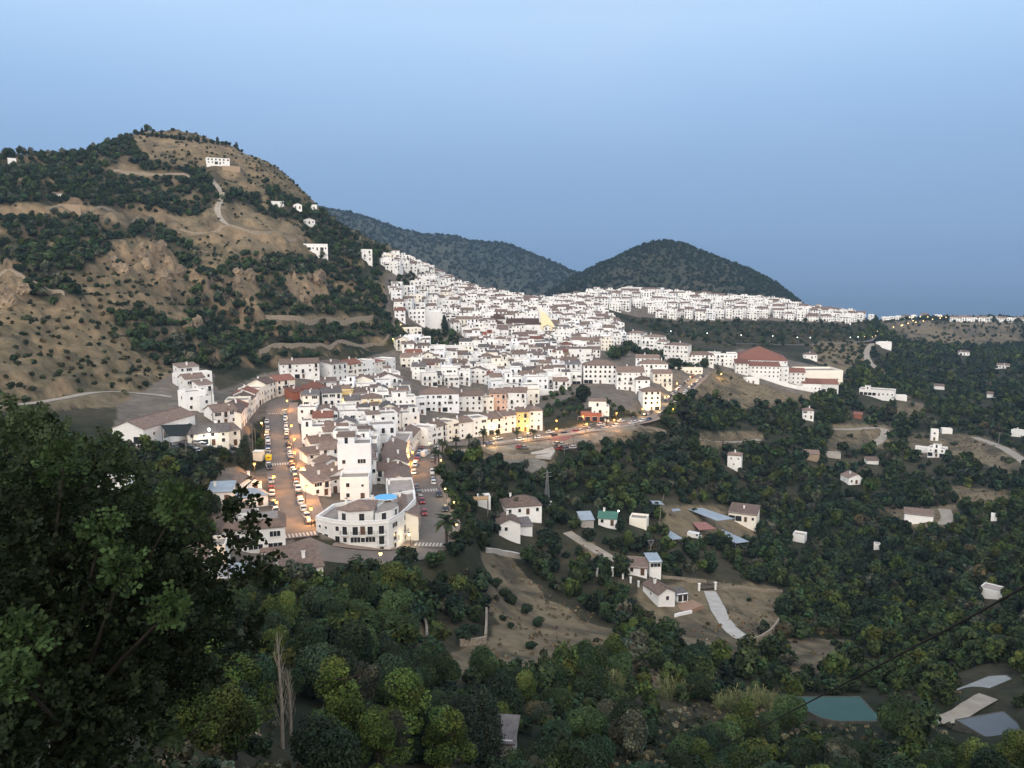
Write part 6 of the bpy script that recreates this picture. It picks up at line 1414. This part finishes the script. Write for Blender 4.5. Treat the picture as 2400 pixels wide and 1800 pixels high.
# bottom of the picture
for i, (p, R_, kd, zs, lab) in enumerate([
  (r7(1080,1330),3.6,'pine',1.0,'bright yellow-green pine tallest at the bottom edge'), (r7(1400,1440),2.8,'pine',.95,'bright green pine right of the tallest one'), (r7(900,1450),2.6,'pine',.9,'small bright pine at the bottom edge'), (r7(620,1250),3.6,'pine',.9,'broad soft green pine left of the tallest one'),
  (r6(960,1540),2.4,'pine',1.15,'bright yellow-green pine beside the carob tree'), (r6(1120,1480),2.5,'pine',1.0,'second bright pine beside the carob tree'), (r6(860,1640),1.7,'pine',1.0,'low bright pine under the carob tree'), (r6(1060,1640),2.2,'bright',1.0,'bushy bright tree below the two pines'),
  (r7(1560,1370),7.2,'cypress',1.0,'left one of the dark cypress pair'), (r7(1690,1350),8.2,'cypress',1.0,'right and taller one of the dark cypress pair'), (r7(1470,1300),5.5,'cypress',1.1,'shorter cypress left of the cypress pair'),
  (r8(850,1440),3.0,'olive',1.15,'silvery olive tree at the bottom centre'), (r8(1400,740),4.2,'dark',1.15,'big dark tree below the villa driveway'), (r7(450,900),3.6,'dark',1.0,'spreading dark fig-like tree right of the bare poplar'), (r7(1000,170),4.4,'bright',.95,'bright leafy tree above the stone walls'), (r7(760,230),4.0,'orchard',1.0,'dense green tree left of the bright leafy one'),
  (r8(870,500),2.6,'bright',1.2,'yellowish tree at the lower end of the villa grove'), (r7(1150,320),2.2,'dry',1.0,'dry bush on the small walled terrace'), (r2(1740,880),3.2,'bright',1.0,'light green tree before the work yard'), (r2(1170,640),2.8,'bright',1.0,'pale green tree beside the lattice pylon')]):
    nt(p, R_, kd, lab, zs, 'near', 'cypress_tree' if kd == 'cypress' else 'pine_tree' if kd == 'pine' else 'olive_tree' if kd == 'olive' else 'tree', i)
# bare poplar
def bare(px, py, H, label):
    x, y, z = place(px, py); o = thing('bare_poplar', label, 'tree', (x, y, z)); t = MB(); b = MB(); g = random.Random(2)
    t.tube((0,0,-.4),(.1,0,H*.35),.16,.12,7); t.tube((.1,0,H*.35),(0,.1,H*.7),.12,.07,7); t.tube((0,.1,H*.7),(-.05,.05,H),.07,.02,6)
    for i in range(30):
        h = H*(.12+.8*i/30); a = g.uniform(0,6.28); L_ = (1-h/H)*H*.28+.5; p = Vector((.05,.05,h)); d = Vector((cos(a)*.32,sin(a)*.32,1)).normalized(); q = p + d*L_; b.tube(p,q,.028,.008,5)
        for k in range(2): s = p + d*L_*g.uniform(.3,.9); e = s + Vector((g.uniform(-.3,.3),g.uniform(-.3,.3),g.uniform(.4,.9))); b.tube(s,e,.009,.004,4)
    part('trunk', t, BARKP, o); part('branch', b, BARKP, o)
bare(*r7(195,1275), 8.8, 'bare pale poplar with upright branches at the lower left'); bare(*r7(255,1180), 5.5, 'smaller bare sapling behind the pale poplar')
# canes
g = np.random.default_rng(8); Q, K = [], []
for (X0, X1, Y) in ((1100,1500,905),(1500,1950,985),(660,820,870),(1900,2090,1050)):
    for i in range(420 if X1 - X0 > 300 else 160):
        x, y = first_hit(*r8(g.uniform(X0,X1), Y + g.uniform(-50,20))); z = gz(x, y) + ZC; h = g.uniform(1.6,4.0); a = g.uniform(0,6.28); ln = g.normal(0,.22,2)*h; w = .035
        c = np.array([.15,.14,.07]) * g.uniform(.6,1.25)
        p0 = np.array([x,y,z-.2]); p1 = p0 + np.array([ln[0]*.4,ln[1]*.4,h*.65]); p2 = p0 + np.array([ln[0],ln[1],h]); s = np.array([cos(a)*w,sin(a)*w,0])
        Q += [[p0-s,p0+s,p1+s,p1-s],[p1-s,p1+s,p2+s*2.6,p2-s*2.6]]; K += [c,c*1.1]
        for k in range(5):
            b0 = p0 + (p2-p0)*g.uniform(.3,1); a2 = g.uniform(0,6.28); e = b0 + np.array([cos(a2)*.7,sin(a2)*.7,g.uniform(-.3,.35)]); s2 = np.array([-sin(a2)*.05,cos(a2)*.05,0]); Q.append([b0-s2,b0+s2,e+s2*.3,e-s2*.3]); K.append(c*np.array([.8,1.05,.7]))
tag(link('cane_thicket', quads_mesh('cane_thicket', np.array(Q), LEAF, np.array(K))), None, None, None, 'stuff')
OPEN_SPOTS += [(662,1800,62,75),(1115,1830,75,85),(1690,1695,150,48),(2310,1755,95,38),(1970,1722,115,28),(1470,1835,80,60),(1165,1790,40,40),(950,1880,130,80)]
# ------------------------------------------------------------------ the valley groves
items = []
X, Y, Z, qx, qy, px, py = scatter(4.2, -260, 1000, 45, 1500, 71)
rr = np.hypot(X, Y)
ok = in_sight(X, Y, Z, 2.5) & inpoly(qx, qy, VALLEY) & ~any_poly(qx, qy, CLEAR_V) & ~any_poly(px, py, NOBUILD) & road_clear(X, Y, 2.2) & open_ok(px, py)
g = np.random.default_rng(72); pat = fbm(X, Y, 70, 3, 61); ok &= (g.random(len(X)) < np.where(pat > .40, .93, .62)) & ~((rr > 420) & (g.random(len(X)) < .38))
for x, y, z, r, a, b in zip(X[ok], Y[ok], Z[ok], rr[ok], px[ok], py[ok]):
    R_ = g.uniform(1.5, 3.4) * (1 if r > 140 else .85) * (1.2 if r > 420 else 1); u = g.random(); w = pat[0]
    n = float(vnoise(np.array([x/45.]), np.array([y/45.]), 5)[0])
    kd = 'dark' if u < .34 + (n-.5)*.9 else 'orchard' if u < .78 else 'bright' if u < .88 + (n < .4)*.08 else 'olive' if u < .96 else 'dry'
    R_ *= g.choice([.65,.85,1.0,1.0,1.25])
    items.append((float(x), float(y), float(z)+ZC, R_, kd, int(g.integers(4)), float(a), float(b), r))
# brown field bushes and scattered shrubs in the clearings
X, Y, Z, qx, qy, px, py = scatter(7.5, -260, 1000, 45, 1500, 75); rr = np.hypot(X, Y)
ok = in_sight(X, Y, Z, 1) & any_poly(qx, qy, CLEAR_V + [MIDR]) & ~any_poly(px, py, NOBUILD) & road_clear(X, Y, 1.5) & open_ok(px, py); ok &= g.random(len(X)) < np.where(inpoly(qx, qy, MIDR), .8, .22)
shr = [(float(x), float(y), float(z)+ZC, float(g.uniform(.5,1.5) if r < 480 else g.uniform(1.4,3.2)), ['shrub','dry','dark'][int(g.integers(3))], int(g.integers(4)), float(a), float(b), float(r)) for x, y, z, r, a, b in zip(X[ok], Y[ok], Z[ok], rr[ok], px[ok], py[ok])]
for i, (X_, Y_, R_) in enumerate([(455,1090,1.6),(520,1160,2.0),(600,1210,2.1),(680,1290,1.9),(750,1350,2.1),(860,1440,2.0),(970,1545,1.9),(660,1490,1.0),(728,1560,1.0)]):
    nt(r2(X_,Y_), R_, 'dark', 'dark round bush on the brown field, %s from the top' % NTH[i], .9, 'mid', 'bush', i)
# dry grass tufts
X, Y, Z, qx, qy, px, py = scatter(2.3, -260, 700, 45, 620, 79); rr = np.hypot(X, Y)
ok = in_sight(X, Y, Z, .5) & any_poly(qx, qy, CLEAR_V) & road_clear(X, Y, .6) & open_ok(px, py) & ~any_poly(px, py, NOBUILD) & (fbm(X, Y, 14, 3, 98) > .46) & (g.random(len(X)) < .6)
grs = [(float(x), float(y), float(z)+ZC, float(g.uniform(.25,.75)), 'straw', int(g.integers(4))) for x, y, z in zip(X[ok], Y[ok], Z[ok])]
merged('dry_grass', grs, 'tuft')
# street trees along the valley side of the right-hand street
for i in range(11):
    x, y, z, a = at_line('lower street', .04 + i*.086, 8.6 + (i%3)*.5); tree('tree', 'leafy street tree beside the right-hand street, %s from the lane mouth' % NTH[i], 'tree', x, y, z + .2, 2.1 + .35*(i%3), ['orchard','bright','dark'][i%3], 'mid', i, 'street trees of the right-hand street', 1.15)
# low undergrowth in the gaps near the viewpoint
X, Y, Z, qx, qy, px, py = scatter(1.7, -60, 120, 18, 190, 83)
ok = any_poly(px, py, [[(560,1690),(760,1690),(780,1850),(540,1850)],[(1520,1655),(1850,1650),(1860,1780),(1500,1790)],[(1030,1780),(1240,1790),(1240,1990),(1000,1990)],[(1380,1760),(1560,1760),(1560,1990),(1380,1990)],[(0,1780),(600,1760),(600,1990),(0,1990)],[(2080,1560),(2250,1560),(2250,1640),(2080,1640)],[(1850,1700),(2240,1700),(2240,1760),(1850,1760)]]) & road_clear(X, Y, .8)
und = [(float(x), float(y), float(z)+ZC, float(g.uniform(.3,.85)), ['shrub','dry','dark','straw','olive'][int(g.integers(5))], int(g.integers(4))) for x, y, z in zip(X[ok], Y[ok], Z[ok]) if g.random() < .75]
merged('undergrowth', und, 'far')
# gardens, waste ground and courtyards in the town
X, Y, Z, qx, qy, px, py = scatter(4.2, -200, 300, 200, 1000, 77)
ok = in_sight(X, Y, Z, 1.5) & any_poly(px, py, [GARDEN, WASTE, GROVE, V([(1385,765),(1440,730),(1540,770),(1500,800),(1440,800)])]) & road_clear(X, Y, 2) & open_ok(px, py) & (g.random(len(X)) < np.where(inpoly(px, py, WASTE), .35, .8))
shr += [(float(x), float(y), float(z)+ZC, float(g.uniform(1.0,2.6)), ['dark','orchard','dry'][int(g.integers(3))], int(g.integers(4)), float(a), float(b), float(math.hypot(x,y))) for x, y, z, a, b in zip(X[ok], Y[ok], Z[ok], px[ok], py[ok]) if not occupied(x, y, 2, 2, 0)]
# hillside scrub
X, Y, Z, qx, qy, px, py = scatter(4.3, -420, 260, 230, 900, 81); rr = np.hypot(X, Y)
hl = inpoly(px, py, HILL) & in_sight(X, Y, Z, 1.2) & ~any_poly(px, py, NOBUILD) & open_ok(px, py) & road_clear(X, Y, 1.0); dn = any_poly(qx, qy, DENSE_H) & ~any_poly(qx, qy, CLEAR_H)
g2 = np.random.default_rng(82); pt = fbm(X, Y, 30, 4, 63); pr = np.where(dn, .92, np.where(pt > .48, .75, .40)) * np.where(any_poly(qx, qy, CLEAR_H), .35, 1)
hl &= g2.random(len(X)) < pr
hs = []
for x, y, z, r, a, b, d_ in zip(X[hl], Y[hl], Z[hl], rr[hl], px[hl], py[hl], dn[hl]):
    R_ = g2.uniform(1.5, 3.3) if d_ else g2.uniform(.45, 1.7) * (1.3 if g2.random() < .15 else 1); u = g2.random()
    kd = ('dark' if u < .6 else 'orchard' if u < .9 else 'olive') if d_ else ('shrub' if u < .55 else 'dark' if u < .75 else 'dry')
    hs.append((float(x), float(y), float(z)+ZC, float(R_), kd, int(g2.integers(4)), float(a), float(b), float(r)))
# skyline trees on the hilltop
for i in range(30):
    px_, py_ = 305 + i*9 + g2.uniform(-3,3), 309 + i*1.05; x, y, z = place(px_, py_ + 5)
    kd = 'cypress' if i % 5 == 3 else 'dark'; R_ = 7 if kd == 'cypress' else g2.uniform(1.6,2.6)
    tree('tree', 'small dark tree on the hilltop skyline, %s from the left' % (NTH + ('twenty-ninth','thirtieth'))[i], 'tree', x, y, z, R_, kd, 'far', i, 'hilltop skyline trees')
x, y, z = place(346, 308); tree('tree', 'largest round tree on the hilltop skyline', 'tree', x, y, z, 4.2, 'orchard', 'mid', 1); x, y, z = place(20, 372); tree('tree', 'round tree on the left skyline', 'tree', x, y, z, 5.5, 'dark', 'mid', 2)
# fringe of trees along the crest of the round hill and the far mountain, and their woods
def hill_wood(H, n, seed, rmin, rmax, name):
    XX, YY, ZZ, cc = H; gg = np.random.default_rng(seed); a, b = XX.shape; I = gg.integers(2, a-2, n); J = gg.integers(8, int(b*.56), n); L_ = []
    for i, j in zip(I, J):
        if ZZ[i,j] < ZC - 130 or cc[i,j,0] > .06 and gg.random() < .6: continue
        L_.append((XX[i,j], YY[i,j], ZZ[i,j], gg.uniform(rmin,rmax), 'dark', int(gg.integers(4))))
    merged(name, L_, 'tiny')
hill_wood(HILL_R, 4200, 1, 1.6, 3.8, 'hill_wood'); hill_wood(HILL_L, 4500, 2, 2.4, 5.5, 'mountain_wood')
# the largest stand alone, the rest is one mass
items.sort(key=lambda t: -t[3]/t[8]); solo, rest = items[:235], items[235:]
VL = {'the rounded corner house': (900,1290), 'the white garden wall': (1180,1330), 'the brown field': (1220,1420), 'the gabled villa': (1560,1420), 'the work yard': (1660,1240), 'the cypress pair': (1120,1680), 'the green pond': (1960,1670), 'the grey pond': (2310,1700), 'the stone walls': (1060,1480), 'the carob tree': (520,1500), 'the cane thicket': (1700,1640), 'the lattice pylon': (1282,1180), 'the black cable': (2150,1480), 'the white sheds': (2300,1400), 'the tower house': (1715,1100), 'the bare poplar': (660,1650), 'the villa driveway': (1720,1480)}
NMK = {'dark': 'dark green dense tree', 'orchard': 'mid green rounded tree', 'bright': 'yellow-green leafy tree', 'olive': 'greyish olive tree', 'dry': 'brownish dry bush', 'shrub': 'low green shrub'}
lab = {}
for t in solo:
    nm, (lx, ly) = min(VL.items(), key=lambda kv: (kv[1][0]-t[6])**2 + (kv[1][1]-t[7])**2); dx, dy = t[6]-lx, t[7]-ly; dist = math.hypot(dx, dy)
    k = '%s %s %s' % (NMK[t[4]], ('close to' if dist < 45 else 'right of' if dx > abs(dy) else 'left of' if -dx > abs(dy) else 'below' if dy > 0 else 'above'), nm); lab.setdefault(k, []).append(t)
for k, ts in lab.items():
    ts.sort(key=lambda t: t[6])
    for i, t in enumerate(ts):
        tree('bush' if t[4] in ('dry','shrub') else 'tree', k if len(ts) == 1 else '%s, %s from the left' % (k, NTH[min(i,27)]), 'bush' if t[4] in ('dry','shrub') else 'tree', t[0], t[1], t[2], t[3], t[4], 'near' if t[8] < 150 else 'mid', t[5], 'trees of the valley groves', random.uniform(.75,1.4))
merged('grove', [t[:6] for t in rest if t[8] < 430], 'far'); merged('distant_grove', [t[:6] for t in rest if t[8] >= 430], 'tiny')
hs2 = sorted(hs + shr, key=lambda t: -t[3]/t[8]); s1, s2 = hs2[:60], hs2[60:]
merged('scrub', [t[:6] for t in s1 + s2 if t[3] > 1.4], 'far'); merged('low_scrub', [t[:6] for t in s1 + s2 if t[3] <= 1.4], 'tiny')
print('trees', len(items), 'hill', len(hs), 'shr', len(shr))
# ------------------------------------------------------------------ the carob tree by the viewpoint
def carob():
    g = np.random.default_rng(15)
    def wp(px, py, r): f, t = ray(px, py); return np.array([r*sin(f), r*cos(f), ZC + r*t])
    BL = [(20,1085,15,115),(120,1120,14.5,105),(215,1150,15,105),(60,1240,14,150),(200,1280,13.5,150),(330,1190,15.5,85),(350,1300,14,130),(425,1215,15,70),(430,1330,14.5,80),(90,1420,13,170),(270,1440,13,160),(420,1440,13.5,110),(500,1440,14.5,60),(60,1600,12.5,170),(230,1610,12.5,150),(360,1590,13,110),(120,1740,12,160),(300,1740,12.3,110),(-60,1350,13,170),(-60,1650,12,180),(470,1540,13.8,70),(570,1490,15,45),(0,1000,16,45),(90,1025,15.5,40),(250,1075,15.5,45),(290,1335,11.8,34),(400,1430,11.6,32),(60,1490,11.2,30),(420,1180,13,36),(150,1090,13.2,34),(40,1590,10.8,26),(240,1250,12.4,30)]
    o = thing('carob_tree', 'big dark carob tree filling the lower left beside the viewpoint', 'tree', tuple(wp(90,2050,12)))
    o0 = np.array(o.location); tw_p, tw_d, tw_c = [], [], []
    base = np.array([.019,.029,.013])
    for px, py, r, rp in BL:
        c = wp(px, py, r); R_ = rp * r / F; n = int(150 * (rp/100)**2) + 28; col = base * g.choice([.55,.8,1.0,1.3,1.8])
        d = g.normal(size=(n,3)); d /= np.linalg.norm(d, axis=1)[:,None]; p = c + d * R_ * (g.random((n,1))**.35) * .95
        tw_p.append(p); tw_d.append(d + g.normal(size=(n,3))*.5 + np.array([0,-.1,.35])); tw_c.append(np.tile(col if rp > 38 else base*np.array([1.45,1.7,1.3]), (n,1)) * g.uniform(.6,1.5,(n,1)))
    # sprigs reaching out over the white villa
    SP = [[(470,330),(560,260),(650,150),(730,70)],[(480,350),(580,300),(680,270),(760,270)],[(460,420),(520,380),(570,390)],[(560,700),(660,640),(720,520),(800,430)],[(640,650),(740,600),(815,595)],[(560,720),(520,620),(490,560)],[(640,560),(660,470),(720,410)],[(600,960),(700,900),(770,820),(830,740)],[(640,900),(680,840),(650,800)],[(700,940),(850,890),(950,870)],[(760,900),(880,800),(940,760)],[(560,1000),(600,930),(590,880)],[(380,820),(470,800),(560,830)],[(330,900),(260,850),(200,820)],[(760,980),(860,960),(930,960)]]
    mb = MB(); sprig = []
    for s in SP:
        P = np.array([wp(*r1(*q), 13.2 + .3*i) for i, q in enumerate(s)]); P = smooth_line(P, .04)
        for a, b in zip(P[:-1], P[1:]): mb.tube(tuple(a-o0), tuple(b-o0), .010, .009, 5)
        n = int(len(P)*.95); k = g.integers(0, len(P)-1, n); d = g.normal(size=(n,3)); d[:,2] += .3; sprig.append((sum(len(a) for a in tw_p), n)); tw_p.append(P[k] + d*.03); tw_d.append(d); tw_c.append(np.tile(base*.85, (n,1)) * g.uniform(.7,1.3,(n,1)))
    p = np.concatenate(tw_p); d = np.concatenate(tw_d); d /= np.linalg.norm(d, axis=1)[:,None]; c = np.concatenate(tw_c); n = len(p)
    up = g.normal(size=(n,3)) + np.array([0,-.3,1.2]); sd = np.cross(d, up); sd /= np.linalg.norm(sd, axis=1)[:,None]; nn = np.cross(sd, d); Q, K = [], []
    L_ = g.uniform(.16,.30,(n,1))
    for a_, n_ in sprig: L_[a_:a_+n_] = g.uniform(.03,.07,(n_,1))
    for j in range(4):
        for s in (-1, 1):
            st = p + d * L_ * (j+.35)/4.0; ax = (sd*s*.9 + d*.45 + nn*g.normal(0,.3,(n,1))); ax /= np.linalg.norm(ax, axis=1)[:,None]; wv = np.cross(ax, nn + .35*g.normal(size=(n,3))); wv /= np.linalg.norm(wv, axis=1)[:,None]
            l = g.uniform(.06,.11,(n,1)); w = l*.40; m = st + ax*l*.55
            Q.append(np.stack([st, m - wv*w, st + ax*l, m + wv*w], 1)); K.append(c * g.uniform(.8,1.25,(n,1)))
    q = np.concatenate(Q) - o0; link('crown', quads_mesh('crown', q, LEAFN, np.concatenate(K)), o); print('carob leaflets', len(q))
    part('twig', mb, BARK, o); tb = MB(); root = wp(90,2050,12)
    fork = wp(150,1700,12.4); tb.tube((0,0,-1.0), tuple(fork-o0), .20, .15, 10)
    for px, py, r, rp in BL[::1]: e = wp(px, py, r); m = (fork + e)/2 + g.normal(size=3)*.15; tb.tube(tuple(fork-o0), tuple(m-o0), .05, .032, 7); tb.tube(tuple(m-o0), tuple(e-o0), .032, .012, 6)
    part('trunk', tb, mat('dark carob bark', (.022,.018,.014), (.012,.010,.008), 3, .95), o)
carob()
HAZE = 0.0001
# ------------------------------------------------------------------ camera, sky, sun, air
sc = bpy.context.scene
cam = bpy.data.cameras.new('camera'); co = bpy.data.objects.new('camera', cam); C.objects.link(co)
cam.sensor_width = 36; cam.lens = F / 2400 * 36; cam.clip_start = .3; cam.clip_end = 150000
co.location = (0, 0, ZC); co.rotation_euler = (pi/2 - PITCH, 0, 0); sc.camera = co
sc.view_settings.view_transform = 'Standard'; sc.view_settings.look = 'None'; sc.view_settings.exposure = 0; sc.view_settings.gamma = 1
w = bpy.data.worlds.new('World'); sc.world = w; w.use_nodes = True; nt = w.node_tree; L = nt.links.new
bg = nt.nodes['Background']; tc = N(nt,'ShaderNodeTexCoord'); sx = N(nt,'ShaderNodeSeparateXYZ'); L(tc.outputs['Generated'], sx.inputs[0])
def s2l(c): return tuple((v/255/12.92 if v/255 <= .04045 else ((v/255+.055)/1.055)**2.4) for v in c)
rp = N(nt,'ShaderNodeValToRGB'); el = rp.color_ramp.elements
L(sx.outputs['Z'], rp.inputs['Fac'])
stops = [(0.0,(112,146,188)),(.012,(120,153,195)),(.045,(131,164,204)),(.10,(139,172,213)),(.139,(146,179,220)),(.20,(160,195,237)),(.28,(184,218,254)),(.6,(188,218,252)),(1,(192,218,250))]
el[0].position = 0; el[0].color = rgb(s2l(stops[0][1])); el[1].position = 1; el[1].color = rgb(s2l(stops[-1][1]))
for p, c in stops[1:-1]: e = el.new(p); e.color = rgb(s2l(c))
# thin high cloud, brighter to the east
no = N(nt,'ShaderNodeTexNoise'); no.inputs['Scale'].default_value = 2.2; no.inputs['Detail'].default_value = 5; no.inputs['Roughness'].default_value = .5
mp = N(nt,'ShaderNodeMapping'); mp.inputs['Scale'].default_value = (1,1,4); mp.inputs['Rotation'].default_value = (0,.25,0); L(tc.outputs['Generated'], mp.inputs[0]); L(mp.outputs[0], no.inputs['Vector'])
cl = N(nt,'ShaderNodeMapRange'); cl.inputs['From Min'].default_value = .42; cl.inputs['From Max'].default_value = .75; cl.inputs['To Max'].default_value = .42; L(no.outputs['Fac'], cl.inputs['Value'])
ez = N(nt,'ShaderNodeMapRange'); ez.inputs['From Min'].default_value = .08; ez.inputs['From Max'].default_value = .3; L(sx.outputs['Z'], ez.inputs['Value'])
ex = N(nt,'ShaderNodeMapRange'); ex.inputs['From Min'].default_value = -.5; ex.inputs['From Max'].default_value = .55; ex.inputs['To Min'].default_value = .35; L(sx.outputs['X'], ex.inputs['Value'])
m1 = N(nt,'ShaderNodeMath', operation='MULTIPLY'); L(cl.outputs[0], m1.inputs[0]); L(ez.outputs[0], m1.inputs[1])
m2 = N(nt,'ShaderNodeMath', operation='MULTIPLY'); L(m1.outputs[0], m2.inputs[0]); L(ex.outputs[0], m2.inputs[1])
mx = N(nt,'ShaderNodeMix', data_type='RGBA'); L(m2.outputs[0], mx.inputs['Factor']); L(rp.outputs['Color'], mx.inputs[6]); mx.inputs[7].default_value = rgb(s2l((212,224,240)))
# afterglow in the west, behind the viewer
bk = N(nt,'ShaderNodeMapRange', interpolation_type='SMOOTHSTEP'); bk.inputs['From Min'].default_value = .35; bk.inputs['From Max'].default_value = -.85; L(sx.outputs['Y'], bk.inputs['Value'])
mg = N(nt,'ShaderNodeMix', data_type='RGBA'); L(bk.outputs[0], mg.inputs['Factor']); L(mx.outputs[2], mg.inputs[6]); mg.inputs[7].default_value = (2.5,2.25,2.0,1)
# physically based sky of a sun just set, added on top
SUN_EL, SUN_AZ = R(24), R(-160)
sk = N(nt,'ShaderNodeTexSky'); sk.sky_type = 'NISHITA'; sk.sun_disc = False; sk.sun_elevation = SUN_EL; sk.sun_rotation = SUN_AZ
b2 = N(nt,'ShaderNodeBackground'); L(sk.outputs[0], b2.inputs['Color']); b2.inputs['Strength'].default_value = .006
ad = N(nt,'ShaderNodeAddShader'); L(mg.outputs[2], bg.inputs['Color']); bg.inputs['Strength'].default_value = 1
L(bg.outputs[0], ad.inputs[0]); L(b2.outputs[0], ad.inputs[1]); L(ad.outputs[0], nt.nodes['World Output'].inputs['Surface'])
sl = bpy.data.lights.new('sun', 'SUN'); sl.energy = 1.75; sl.angle = R(60); sl.color = (1,.95,.88)
so = bpy.data.objects.new('sun', sl); C.objects.link(so)
dv = Vector((sin(SUN_AZ)*cos(SUN_EL), cos(SUN_AZ)*cos(SUN_EL), sin(SUN_EL))); so.rotation_euler = dv.to_track_quat('Z','Y').to_euler(); so.location = (0,-50,ZC+60)
if HAZE:
    hm = bpy.data.materials.new('evening haze'); hm.use_nodes = True; h = hm.node_tree; h.nodes.remove(h.nodes['Principled BSDF'])
    pv = N(h,'ShaderNodeVolumePrincipled'); pv.inputs['Color'].default_value = (.32,.50,.76,1); pv.inputs['Density'].default_value = HAZE; pv.inputs['Anisotropy'].default_value = .0
    h.links.new(pv.outputs[0], h.nodes['Material Output'].inputs['Volume'])
    o = part('haze', MB().box(-61000,61000,-61000,61000,-1,640), hm); o['kind'] = 'stuff'; hm.cycles.homogeneous_volume = True
sc.cycles.max_bounces = 6; sc.cycles.diffuse_bounces = 3; sc.cycles.glossy_bounces = 2; sc.cycles.transparent_max_bounces = 8; sc.cycles.volume_bounces = 0
